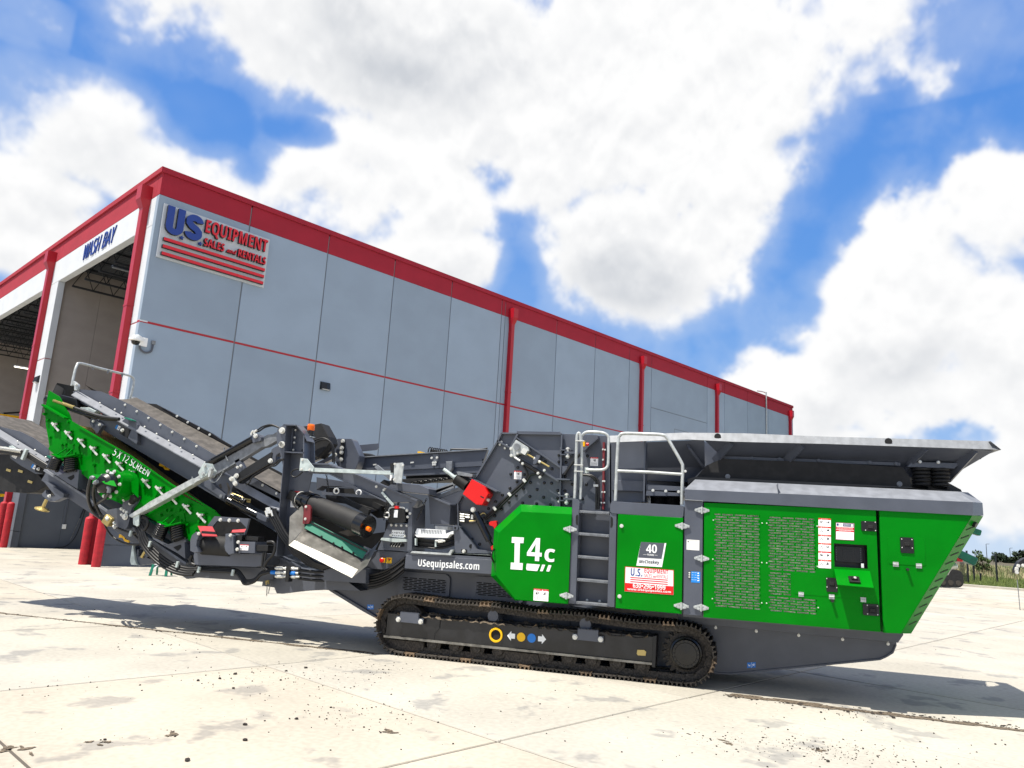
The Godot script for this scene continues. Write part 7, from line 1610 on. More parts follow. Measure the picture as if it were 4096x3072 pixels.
	g = Geo.new(); g.cyl(Vector3(r0.x, r0.y, -9.25), Vector3(r1.x, r0.y, -9.25), 0.14, -1.0, 24); var ru := part("tail_roller", g, M.rubber)
	g = Geo.new(); g.ext(pv([-7.148,1.137,-7.172,1.283,-7.154,1.354,-7.099,1.399,-7.049,1.381,-7.041,1.332,-7.06,1.289,-7.054,1.206,-7.009,1.132,-7.073,1.114]), -9.05, -9.4, 0.008); part("roller_cheek", g, M.grey, ru)
	g = Geo.new(); g.ext(pv([-6.615,1.398,-6.554,1.408,-6.484,1.377,-6.437,1.146,-6.519,1.121,-6.581,1.172,-6.607,1.232,-6.603,1.315]), -9.05, -9.4, 0.008); part("roller_cheek", g, M.grey, ru)
	g = Geo.new(); g.ext(pv([-7.191,1.138,-6.637,1.133,-6.199,1.153,-6.055,1.158,-6.065,1.005,-6.182,0.977,-7.159,0.944,-7.198,1.056]), -9.2, -9.6, 0.006); part("roller_base", g, M.grey, ru)
	g = Geo.new(); g.rim(pv([-6.939,1.629,-6.372,1.624,-6.392,1.48,-6.431,1.298,-7.012,1.292,-7.026,1.504]), pv([-6.887,1.564,-6.496,1.57,-6.403,1.501,-6.451,1.324,-6.975,1.322,-6.949,1.479]), -9.2, -9.24); var tp := part("roller_hood", g, M.grey, ru)
	g = Geo.new(); g.ext(pv([-6.961,1.564,-6.566,1.569,-6.473,1.499,-6.521,1.321,-7.051,1.319,-7.025,1.477]), -9.32, -9.34); part("hood_curtain", g, M.rubber, ru)
	bolts(ru, v3([-6.831,1.584,-9.2,-6.685,1.584,-9.2,-6.542,1.586,-9.2]), 0.02, 0.02)
	g = Geo.new(); g.qn(Vector3(-7.156,1.481,-9.15), Vector3(-6.912,1.486,-9.15), Vector3(-6.752,1.351,-9.08), Vector3(-6.995,1.343,-9.08), Vector3(0, 0.3, 1)); g.qn(Vector3(-6.58,1.456,-9.15), Vector3(-6.365,1.481,-9.15), Vector3(-6.349,1.439,-9.1), Vector3(-6.558,1.421,-9.1), Vector3(0, 0.5, 1)); g.qn(Vector3(-6.544,1.457,-9.1), Vector3(-6.555,1.401,-9.1), Vector3(-6.592,1.321,-9.05), Vector3(-6.562,1.386,-9.05), Vector3(-0.5, 0.3, 1)); part("scraper_flap", g, M.pink, ru)
	g = Geo.new(); g.bar(Vector3(-7.006,1.401,-9.06), Vector3(-6.769,1.4,-9.06), 0.035, 0.012); part("flap_strip", g, M.black, ru)
	g = Geo.new(); g.ext(pv([-6.407,1.306,-6.146,1.317,-6.132,1.165,-6.388,1.156]), -9.08, -9.35, 0.006); part("roller_gearbox", g, M.grey_dark, ru)
	g = Geo.new(); g.ext(rounded(pv([-6.213,1.28,-5.95,1.284,-5.946,1.201,-6.209,1.194]), 0.02), -9.1, -9.28, 0.01); part("roller_motor", g, M.black, ru)
	g = Geo.new(); g.ext(pv([-6.472,1.391,-6.375,1.397,-6.379,1.314,-6.46,1.309]), -9.1, -9.3, 0.004); g.ext(pv([-6.373,1.383,-6.155,1.382,-6.155,1.327,-6.365,1.329]), -9.15, -9.3, 0.004); part("roller_bearing", g, M.black, ru)
	bolts(ru, v3([-7.041,1.379,-9.05,-6.526,1.385,-9.05,-6.39,1.3,-9.05,-6.392,1.204,-9.05]), 0.018, 0.02)

# ---------------------------------------------------------------- folding mast
func make_mast():
	var g := Geo.new()
	g.ext(pv([-6.238,2.8,-6.237,2.922,-6.14,2.989,-5.936,2.986,-5.792,2.859,-5.72,2.755,-5.677,2.46,-5.696,2.317,-5.729,2.059,-5.74,1.678,-5.755,1.229]) + pv([-5.892,1.273,-5.878,1.162,-6.02,1.125,-6.048,1.151]) + pv([-6.049,1.211,-6.062,1.918,-6.064,2.409,-6.142,2.577,-6.22,2.72]), -9.6, -9.62)
	var ms := part("mast", g, M.grey)
	g = Geo.new(); g.ext(pv([-6.238,2.8,-6.237,2.922,-6.14,2.989,-6.095,2.986,-6.076,2.586,-6.064,2.409,-6.048,1.918]) + pv([-6.003,1.126,-6.05,1.13]) + pv([-6.027,1.213,-6.062,1.918,-6.078,2.396,-6.149,2.577,-6.22,2.72]), -9.42, -9.62, 0.006); part("mast_plate", g, M.grey, ms)
	for q in [pv([-6.144,2.993,-5.934,2.99,-5.929,2.975,-6.142,2.977]), pv([-5.941,2.986,-5.926,2.986,-5.787,2.859,-5.716,2.755,-5.73,2.75,-5.798,2.851]), pv([-6.08,2.6,-5.759,2.592,-5.757,2.577,-6.078,2.584]), pv([-5.802,2.861,-5.784,2.855,-5.725,2.316,-5.746,2.315])]:
		g = Geo.new(); g.ext(q, -9.42, -9.62); part("mast_flange", g, M.grey, ms)
	g = Geo.new(); g.ext(pv([-6.091,2.961,-6.061,2.961,-6.049,2.628,-6.074,2.628]), -9.56, -9.6); part("mast_channel", g, M.grey_dark, ms)
	bolts(ms, v3([-6.022,2.929,-9.56,-6.02,2.819,-9.56,-6.017,2.743,-9.56,-6.02,2.637,-9.56]), 0.012, 0.014)
	bolts(ms, v3([-6.142,2.898,-9.41,-6.119,2.694,-9.41]), 0.036, 0.04)
	g = Geo.new(); g.cyl(Vector3(-5.885,2.638,-9.595), Vector3(-5.882,2.638,-9.59), 0.02, -1.0, 14); part("mast_hole", g, M.void_black, ms)  # black disc coloured like a shaded hole, nothing is cut
	# far post
	g = Geo.new(); g.ext(pv([-6.121,2.65,-6.151,2.915,-6.118,2.961,-6.055,2.986,-5.826,2.985,-5.799,2.96,-5.651,2.714,-5.652,2.619,-5.698,2.479,-6.01,2.513,-6.05,2.578]), -10.9, -11.1, 0.01); var fp := part("far_post", g, M.grey)
	g = Geo.new(); g.ext(pv([-5.987,2.961,-5.927,2.962,-5.919,2.785,-5.981,2.784]), -10.86, -10.9); g.ext(pv([-5.979,2.772,-5.922,2.773,-5.92,2.609,-5.977,2.607]), -10.86, -10.9); part("post_slot", g, M.void_black, fp)  # black plates give the slots their inner shade by colour
	bolts(fp, v3([-6.079,2.912,-10.86,-6.059,2.709,-10.86,-5.946,2.937,-10.86,-5.952,2.826,-10.86,-5.95,2.753,-10.86,-5.946,2.638,-10.86]), 0.026, 0.03)
	# upper arm and ram
	g = Geo.new(); g.ext(pv([-6.25,2.917,-6.354,2.853,-6.446,2.845,-6.52,2.802,-7.063,2.509,-7.298,2.365,-7.289,2.252,-7.248,2.222,-7.054,2.33,-6.517,2.654,-6.431,2.672,-6.232,2.783]), -9.5, -9.6, 0.006); var ua := part("upper_arm", g, M.worn)
	g = Geo.new(); g.cyl(Vector3(-7.406,2.378,-9.5), Vector3(-6.681,2.771,-9.5), 0.052, -1.0, 20); part("lift_ram", g, M.gloss, ua)
	g = Geo.new(); g.tube(v3([-7.32,2.454,-9.45,-6.99,2.623,-9.45,-6.666,2.81,-9.45]), 0.008, 6); part("ram_pipe", g, M.black, ua)
	g = Geo.new(); g.ext(rounded(pv([-6.654,2.821,-6.622,2.845,-6.587,2.849,-6.5,2.8,-6.496,2.746,-6.63,2.712,-6.645,2.743]), 0.01), -9.44, -9.6, 0.005); part("ram_lug", g, M.grey, ua)
	bolts(ua, [Vector3(-6.588,2.813,-9.43)], 0.026, 0.03)
	g = Geo.new(); g.tube(curve(v3([-7.123,2.638,-9.47,-7.127,2.606,-9.47,-7.096,2.536,-9.47,-7.058,2.467,-9.47,-7.033,2.441,-9.47])), 0.010, 6); part("ram_strap", g, M.worn, ua)
	for k in 2:
		g = Geo.new(); g.tube(curve(v3([-6.686,2.826,-9.46,-6.68,2.866,-9.46,-6.648,2.888,-9.46,-6.588,2.907,-9.46,-6.506,2.959,-9.46,-6.377,2.987,-9.46,-6.258,2.955,-9.46,-6.215,2.933,-9.46])).map(func(p): return p + Vector3(0.02 * k, -0.012 * k, -0.02 * k)), 0.012, 7); part("arm_hose", g, M.hose, ua)
	for q in [v3([-6.671,2.822,-9.44,-6.673,2.847,-9.44,-6.659,2.875,-9.44,-6.638,2.886,-9.44]), v3([-6.616,2.839,-9.43,-6.617,2.867,-9.43,-6.605,2.886,-9.43,-6.579,2.896,-9.43])]:
		g = Geo.new(); g.tube(curve(q), 0.016, 8); part("hose_elbow", g, M.zinc, ua)
	# lower arm and ram
	g = Geo.new(); g.ext(pv([-6.197,2.701,-6.138,2.678,-6.126,2.621,-6.234,2.553,-6.244,2.53,-6.239,2.453,-6.278,2.425,-6.344,2.427,-6.332,2.627,-6.296,2.655]), -9.48, -9.6, 0.006); var lw := part("lower_arm", g, M.grey)
	g = Geo.new(); g.ext(pv([-6.326,2.599,-6.297,2.581,-6.303,2.427,-6.411,2.355,-6.73,2.168,-6.802,2.116,-6.855,2.172,-6.842,2.264,-6.778,2.317]), -9.47, -9.58, 0.02); part("arm_casing", g, M.black, lw)
	g = Geo.new(); g.cyl(Vector3(-6.77,2.14,-9.42), Vector3(-6.307,2.411,-9.42), 0.022); part("ram_tube", g, M.gloss, lw)
	g = Geo.new(); g.tube(curve(v3([-6.64,2.099,-9.42,-6.592,2.131,-9.42,-6.573,2.185,-9.42,-6.528,2.24,-9.42,-6.399,2.32,-9.42,-6.268,2.378,-9.42,-6.196,2.425,-9.42,-6.15,2.472,-9.42,-6.075,2.49,-9.42])), 0.012, 7); part("arm_hose", g, M.hose, lw)
	g = Geo.new(); g.tube(curve(v3([-6.268,2.381,-9.42,-6.2,2.387,-9.42,-6.145,2.434,-9.42,-6.115,2.466,-9.42,-6.065,2.482,-9.42])), 0.012, 7); part("arm_hose", g, M.hose, lw)
	bolts(lw, v3([-6.304,2.457,-9.45,-6.84,2.224,-9.45]), 0.028, 0.03)
	bolts(lw, [Vector3(-6.113,2.696,-9.4)], 0.034, 0.03)
	g = Geo.new(); g.ext(rounded(pv([-6.889,2.21,-6.868,2.222,-6.806,2.114,-6.812,2.083,-6.847,2.081,-6.884,2.115]), 0.02), -9.42, -9.46, 0.003); part("link_plate", g, M.galv, lw)
	bolts(lw, v3([-6.896,2.175,-9.42,-6.822,2.11,-9.42]), 0.026, 0.03)
	g = Geo.new(); g.ext(pv([-6.95,2.448,-6.874,2.485,-6.773,2.348,-6.835,2.339,-6.892,2.36]), -9.5, -9.58, 0.004); g.ext(pv([-6.856,2.336,-6.76,2.351,-6.742,2.301,-6.799,2.255]), -9.49, -9.52, 0.003); part("pad_bracket", g, M.grey, lw)
	bolts(lw, v3([-6.809,2.374,-9.48,-6.864,2.35,-9.48]), 0.016, 0.02)
	# knuckle where the arms meet the conveyor
	g = Geo.new(); g.ext(pv([-7.366,2.258,-7.243,2.302,-7.172,2.257,-7.007,2.2,-6.982,2.092,-7.009,2.029,-6.95,1.877,-7.095,1.878,-7.256,2.027,-7.32,2.142]), -9.6, -9.72, 0.006); var kn := part("arm_knuckle", g, M.grey_dark)
	bolts(kn, v3([-7.232,2.269,-9.58,-7.143,1.925,-9.58]), 0.028, 0.03, M.worn)
	for q in [pv([-7.339,2.227,-7.293,2.229,-7.28,2.201,-7.33,2.164]), pv([-7.244,2.089,-7.197,2.11,-7.172,2.037,-7.204,2.036]), pv([-7.113,2.133,-7.079,2.119,-7.027,2.043,-7.044,1.949,-7.067,1.948,-7.067,2.041])]:
		g = Geo.new(); g.ext(rounded(q, 0.01), -9.598, -9.601); part("knuckle_opening", g, M.belt, kn)
	g = Geo.new(); g.ext(pv([-7.475,2.166,-7.422,2.184,-7.235,2.05,-7.073,1.947,-7.082,1.885,-7.138,1.898,-7.458,2.057]), -9.56, -9.64, 0.005); part("knuckle_link", g, M.grey, kn)
	# galvanised stay
	g = Geo.new(); g.ext(pv([-8.395,1.55,-8.41,1.577,-8.193,1.707,-8.086,1.782,-7.815,1.929,-7.417,2.14,-7.361,2.152,-7.14,2.286,-7.11,2.204,-7.133,2.174,-7.296,2.11,-7.359,2.069,-7.937,1.748,-8.089,1.667,-8.354,1.537]), -9.2, -9.32, 0.012); var st := part("stay", g, M.galv)
	g = Geo.new(); g.ext(rounded(pv([-7.293,2.232,-7.231,2.352,-7.207,2.382,-7.154,2.305,-7.114,2.268,-7.136,2.189,-7.232,2.147]), 0.015), -9.17, -9.36, 0.006); part("stay_clevis", g, M.pale, st)
	bolts(st, v3([-7.19,2.218,-9.16,-7.176,2.335,-9.16]), 0.022, 0.02, M.galv)
	g = Geo.new(); g.ext(rounded(pv([-7.105,2.203,-7.094,2.31,-7.055,2.316,-7.044,2.287,-7.072,2.17,-7.094,2.169]), 0.01), -9.15, -9.2, 0.003); part("stay_link", g, M.galv, st)
	bolts(st, [Vector3(-7.045,2.286,-9.14)], 0.016, 0.02, M.galv)
	g = Geo.new(); g.ext(rounded(pv([-8.347,1.563,-8.247,1.592,-8.221,1.442,-8.241,1.416,-8.324,1.441]), 0.015), -9.22, -9.24, 0.002); part("stay_tab", g, M.pale, st)
	# pivot plate on the screen frame
	g = Geo.new(); g.ext(rounded(pv([-8.914,1.628,-8.645,1.681,-8.643,1.802,-8.602,1.912,-8.539,1.906,-8.37,1.853,-8.4,1.752,-8.47,1.669,-8.473,1.49,-8.484,1.42,-8.51,1.364,-8.661,1.381,-8.891,1.479]), 0.02), -9.3, -9.5, 0.006); var pp := part("pivot_plate", g, M.grey)
	bolts(pp, v3([-8.57,1.905,-9.3,-8.463,1.859,-9.3,-8.625,1.787,-9.3,-8.506,1.742,-9.3,-8.646,1.656,-9.3,-8.592,1.631,-9.3,-8.539,1.611,-9.3,-8.623,1.57,-9.3]), 0.018, 0.02)
	bolts(pp, [Vector3(-8.54,1.546,-9.29)], 0.036, 0.04)
	g = Geo.new(); g.ext(pv([-8.452,1.869,-8.352,1.853,-8.34,1.823,-8.439,1.734,-8.468,1.758]), -9.22, -9.32, 0.006); part("buffer", g, M.rubber, pp)
	g = Geo.new(); g.box(Vector3(-8.834,1.477,-9.3), Vector3(0.14, 0.14, 0.12), Basis(Vector3(0, 0, 1), -0.5), 0.012); var vb := part("valve_block", g, M.brass)
	for q in v3([-8.692,1.452,-9.24,-8.689,1.403,-9.24,-8.846,1.509,-9.24,-8.831,1.53,-9.24]):
		g = Geo.new(); g.cyl(q, q + Vector3(0.05, -0.03, 0.02), 0.016); part("valve_fitting", g, M.zinc, vb)
	# beacon
	var bc: Vector3 = Vector3(-5.808,2.858,-9.62)
	g = Geo.new(); g.lathe(bc, Vector3.UP, [[0.06, 0.0], [0.06, 0.012], [0.048, 0.02], [0.05, 0.075], [0.0, 0.075]], 18); var bn := part("beacon_base", g, M.black)
	g = Geo.new(); g.lathe(bc, Vector3.UP, [[0.052, 0.076], [0.054, 0.15], [0.045, 0.168], [0.0, 0.17]], 20); part("beacon_lens", g, M.amber, bn)
	for y in [0.09, 0.105, 0.12, 0.135]:
		g = Geo.new(); g.lathe(bc, Vector3.UP, [[0.053, y], [0.057, y + 0.004], [0.053, y + 0.008]], 18); part("beacon_rib", g, M.amber, bn)
	g = Geo.new(); g.ext(pv([-5.879,2.841,-5.857,2.848,-5.76,2.847,-5.759,2.836,-5.832,2.828,-5.786,2.756,-5.8,2.743]), -9.56, -9.68); part("beacon_bracket", g, M.galv, bn)
	# rubber boot behind
	g = Geo.new(); g.ext(pv([-6.461,3.112,-6.152,3.168,-6.131,3.161,-5.978,2.954,-5.943,2.854,-6.025,2.738,-6.123,2.621,-6.283,2.616,-6.313,2.86]), -10.45, -10.7, 0.02); part("rubber_boot", g, M.rubber)
	for k in 2:
		g = Geo.new(); g.tube(curve(v3([-6.229,2.849,-10.4,-6.162,2.894,-10.4,-6.054,2.922,-10.4,-5.956,2.898,-10.4,-5.892,2.828,-10.4,-5.857,2.73,-10.4,-5.837,2.548,-10.4])).map(func(p): return p + Vector3(0.03 * k, -0.02 * k, 0)), 0.012, 7); part("boot_hose", g, M.hose)
	g = Geo.new(); g.ext(pv([-6.345,2.647,-6.014,2.851,-5.971,2.758,-6.211,2.608,-6.334,2.553]), -10.6, -10.7, 0.006); g.ext(pv([-6.236,2.549,-5.977,2.676,-5.955,2.622,-6.122,2.538]), -10.6, -10.7, 0.006); var fa := part("far_arm", g, M.grey)
	bolts(fa, v3([-6.276,2.777,-10.58,-6.078,2.876,-10.58]), 0.03, 0.03)
	# sloping side beam from the mast to the control post
	g = Geo.new(); g.ext(pv([-5.663,2.433,-5.341,2.438,-5.135,2.373,-4.947,2.316,-4.339,2.109,-3.95,1.989,-4.02,1.892,-4.046,1.963,-4.39,1.942,-4.532,2.018,-5.353,2.302,-5.647,2.305]), -9.42, -9.56, 0.005); var sb := part("side_beam", g, M.grey)
	for q in [pv([-5.663,2.439,-5.341,2.444,-5.129,2.379,-5.134,2.364,-5.339,2.426,-5.661,2.419]), pv([-5.354,2.314,-5.333,2.312,-4.392,1.96,-4.396,1.941]), pv([-4.948,2.325,-3.944,1.994,-3.953,1.977,-4.953,2.304])]:
		g = Geo.new(); g.ext(q, -9.38, -9.58); part("beam_flange", g, M.grey, sb)
	g = Geo.new(); g.ext(pv([-4.092,1.97,-4.036,1.95,-3.99,1.326,-4.06,1.321,-4.077,1.675]), -9.44, -9.9, 0.004); part("control_post", g, M.grey, sb)
	bolts(sb, v3([-4.102,1.855,-9.43,-4.054,1.813,-9.43,-4.084,1.766,-9.43]) + v3([-4.58,2.152,-9.42,-4.462,2.11,-9.42,-4.444,2.137,-9.42,-4.096,1.849,-9.42]), 0.014, 0.02)
	g = Geo.new(); g.bar(Vector3(-4.477,2.078,-9.4), Vector3(-4.4,2.007,-9.4), 0.03, 0.03); g.bar(Vector3(-4.408,2.013,-9.4), Vector3(-4.297,1.909,-9.4), 0.03, 0.03); part("gas_strut", g, M.pale, sb)
	g = Geo.new(); g.ext(pv([-5.974,2.299,-5.207,2.219,-5.169,2.062,-5.294,2.07,-5.332,2.148,-5.588,2.172,-5.859,2.168,-5.95,2.104]), -10.2, -10.4, 0.006); part("inner_frame", g, M.grey)
	g = Geo.new(); g.ext(pv([-6.076,2.175,-5.441,2.172,-5.399,2.065,-4.906,2.032,-4.89,1.874,-6.05,1.957]), -10.7, -10.8); part("inner_shade_slab", g, M.rubber)  # near-black slab standing in for the shade inside the frame
	for q in [Vector3(-5.446,2.087,-9.9), Vector3(-5.083,2.075,-9.9)]:
		g = Geo.new(); var rg := []
		for k in 12: rg.append(q + Vector3(cos(TAU * k / 12.0) * 0.04, sin(TAU * k / 12.0) * 0.04, 0))
		g.tube(rg, 0.011, 7, true); part("lifting_eye", g, M.white)
	# galvanised arm with the sensor plate
	g = Geo.new(); g.ext(pv([-5.534,2.37,-4.308,2.36,-4.287,2.312,-5.527,2.315]), -9.3, -9.36, 0.003); var pa := part("sensor_arm", g, M.pale)
	g = Geo.new(); g.ext(pv([-5.717,2.497,-5.615,2.49,-5.494,2.373,-5.499,2.316,-5.559,2.321,-5.716,2.319]), -9.28, -9.30, 0.002); part("arm_gusset", g, M.pale, pa)
	bolts(pa, v3([-5.682,2.475,-9.28,-5.68,2.342,-9.28,-5.554,2.337,-9.28]), 0.014, 0.014)
	g = Geo.new(); g.ext(pv([-4.277,2.465,-4.153,2.479,-4.137,2.451,-4.147,2.2,-4.26,2.208]), -9.27, -9.29, 0.002); part("sensor_plate", g, M.galv, pa)
	bolts(pa, v3([-4.266,2.456,-9.27,-4.146,2.442,-9.27,-4.257,2.247,-9.27]), 0.012, 0.012)
	g = Geo.new(); g.ext(pv([-4.344,2.46,-4.292,2.48,-4.282,2.346,-4.326,2.338]), -9.28, -9.4, 0.008); g.ext(pv([-4.326,2.247,-4.286,2.273,-4.276,2.188,-4.321,2.186]), -9.28, -9.4, 0.006); part("sensor", g, M.black, pa)
	g = Geo.new(); g.cyl(Vector3(-4.31,2.308,-9.3), Vector3(-4.312,2.235,-9.3), 0.022); part("sensor_clamp", g, M.white, pa)
	g = Geo.new(); g.tube(curve(v3([-5.7,2.316,-9.35,-5.739,2.277,-9.35,-5.806,2.236,-9.35,-5.865,2.247,-9.35,-5.879,2.298,-9.35,-5.833,2.337,-9.35,-5.762,2.35,-9.35])), 0.011, 7); part("cable_loop", g, M.hose, ms)
	# hood over the transfer point
	g = Geo.new(); g.ext(pv([-4.448,2.127,-4.374,2.21,-4.221,2.216,-3.966,2.205,-3.818,2.152,-3.812,2.078,-3.934,2.083,-4.359,2.111]), -9.45, -9.9, 0.01); part("transfer_hood", g, M.grey)
	g = Geo.new(); g.ext(pv([-4.694,2.199,-4.61,2.269,-4.462,2.239,-4.442,2.209,-4.508,2.135]), -9.7, -9.72); part("hood_flap", g, M.rubber)
	g = Geo.new(); g.bar(Vector3(-4.745,2.454,-9.7), Vector3(-4.513,2.296,-9.7), 0.05, 0.06); g.bar(Vector3(-4.098,1.881,-9.6), Vector3(-3.954,1.967,-9.6), 0.05, 0.05); g.bar(Vector3(-3.927,2.092,-9.75), Vector3(-3.568,2.217,-9.75), 0.05, 0.06); part("hood_brace", g, M.worn)
	# far stockpile conveyor
	g = Geo.new(); g.ext(pv([-5.805,2.712,-3.585,2.898,-3.668,2.635,-5.003,2.532,-5.79,2.506]), -11.2, -11.28, 0.004); var fc := part("far_conveyor", g, M.grey)
	g = Geo.new(); g.ext(pv([-5.806,2.72,-3.586,2.904,-3.585,2.89,-5.804,2.703]), -11.15, -11.25); part("conveyor_edge", g, M.worn, fc)
	g = Geo.new(); g.ext(pv([-5.003,2.532,-3.68,2.629,-3.722,2.529,-4.995,2.439]), -11.22, -11.4); part("conveyor_lower", g, M.grey_dark, fc)
	g = Geo.new(); g.ext(pv([-5.007,2.439,-3.757,2.516,-3.824,2.421,-5.001,2.374]), -11.35, -11.9); part("return_belt_and_shade", g, M.rubber, fc)  # black slab in place of the shade under the far conveyor
	g = Geo.new(); g.ext(pv([-4.98,2.382,-4.116,2.442,-4.107,2.413,-4.655,2.312,-4.91,2.32,-4.983,2.341]), -11.15, -11.22, 0.01); var cg := part("chain_guard", g, M.rubber, fc)
	chain(fc, Vector3(-4.805,2.332,-11.14), Vector3(-4.111,2.432,-11.14), 16)
	g = Geo.new(); g.ext(pv([-6.003,2.933,-5.58,2.978,-5.566,2.904,-5.603,2.866,-5.913,2.831]), -11.4, -11.42); g.ext(pv([-5.933,2.83,-5.865,2.837,-5.886,2.778,-5.913,2.771]), -11.4, -11.42); part("far_plate", g, M.grey_dark, fc)
	g = Geo.new(); g.lathe(Vector3(-5.867,2.765,-11.5), Vector3.UP, [[0.2, -0.05], [0.2, 0.02], [0.15, 0.04], [0.0, 0.04]], 16); part("far_drum", g, M.black, fc)
	g = Geo.new(); g.ext(pv([-4.818,2.849,-4.776,2.853,-4.685,2.835,-4.689,2.811,-4.809,2.807]), -11.3, -11.4); part("pull_switch", g, M.yellow, fc)
	g = Geo.new()
	for k in 8: g.lathe(Vector3(-4.635,2.848,-11.4) + Vector3(k * 0.04, -0.005 * k, 0), Vector3(1, 0, 0), [[0.085, -0.012], [0.095, 0.0], [0.085, 0.012]], 14)
	part("hose_coil", g, M.rubber, fc)
	g = Geo.new(); g.ext(pv([-4.5,2.799,-4.4,2.805,-4.395,2.701,-4.433,2.671,-4.49,2.675]), -11.18, -11.2, 0.002); g.ext(pv([-4.235,2.682,-4.124,2.692,-4.126,2.636,-4.121,2.578,-4.16,2.519,-4.223,2.528,-4.223,2.61]), -11.1, -11.2, 0.008); part("cord_bracket", g, M.worn, fc)
	bolts(fc, v3([-4.505,2.736,-11.17,-4.415,2.744,-11.17,-4.474,2.66,-11.17,-4.436,2.664,-11.17,-4.468,2.631,-11.17,-4.438,2.635,-11.17]), 0.016, 0.016)
	for q in [[Vector3(-5.531,2.597,-11.19), Vector3(-5.476,2.606,-11.19)], [Vector3(-4.874,2.652,-11.19), Vector3(-4.817,2.66,-11.19)]]:
		g = Geo.new(); g.bar(q[0], q[1], 0.022, 0.02); part("cord_eye", g, M.zinc, fc)
	g = Geo.new(); g.tube(curve(v3([-4.229,2.882,-11.3,-4.205,2.901,-11.3,-3.78,2.905,-11.3,-3.619,2.933,-11.3])), 0.014, 6); part("pull_cord", g, M.black, fc)
	g = Geo.new(); g.ext(pv([-3.663,2.745,-3.641,2.749,-3.64,2.728,-3.662,2.725]), -11.195, -11.2); g.ext(pv([-3.66,2.704,-3.639,2.707,-3.641,2.688,-3.659,2.687]), -11.195, -11.2); part("far_hole", g, M.void_black, fc)
func chain(parent: Node, a: Vector3, b: Vector3, n: int, mt: Material = null, sag := 0.0):
	if not cache.has("chain"):
		var g := Geo.new(); var p := []
		for k in 12:
			var t := TAU * k / 12.0
			p.append(Vector3(cos(t) * 0.5 + (0.12 if cos(t) > 0 else -0.12), sin(t) * 0.32, 0))
		g.tube(p, 0.11, 5, true); cache.chain = g.mesh()
	var l := (b - a).length() / n
	for k in n:
		var t := (k + 0.5) / n
		var p := a.lerp(b, t) - Vector3(0, sag * 4.0 * t * (1 - t), 0)
		var p2 := a.lerp(b, t + 0.02) - Vector3(0, sag * 4.0 * (t + 0.02) * (1 - t - 0.02), 0)
		var d := (p2 - p).normalized(); var y := d.cross(Vector3(0, 0, 1) if absf(d.z) < 0.9 else Vector3(0, 1, 0)).normalized()
		var bs := Basis(d, y, d.cross(y))
		if k % 2 == 1: bs = Basis(d, PI / 2) * bs
		var o := put(parent, "chain_link", cache.chain, M.gloss if mt == null else mt, p); o.basis = bs.scaled(Vector3.ONE) * Basis().scaled(Vector3.ONE * l * 1.15)

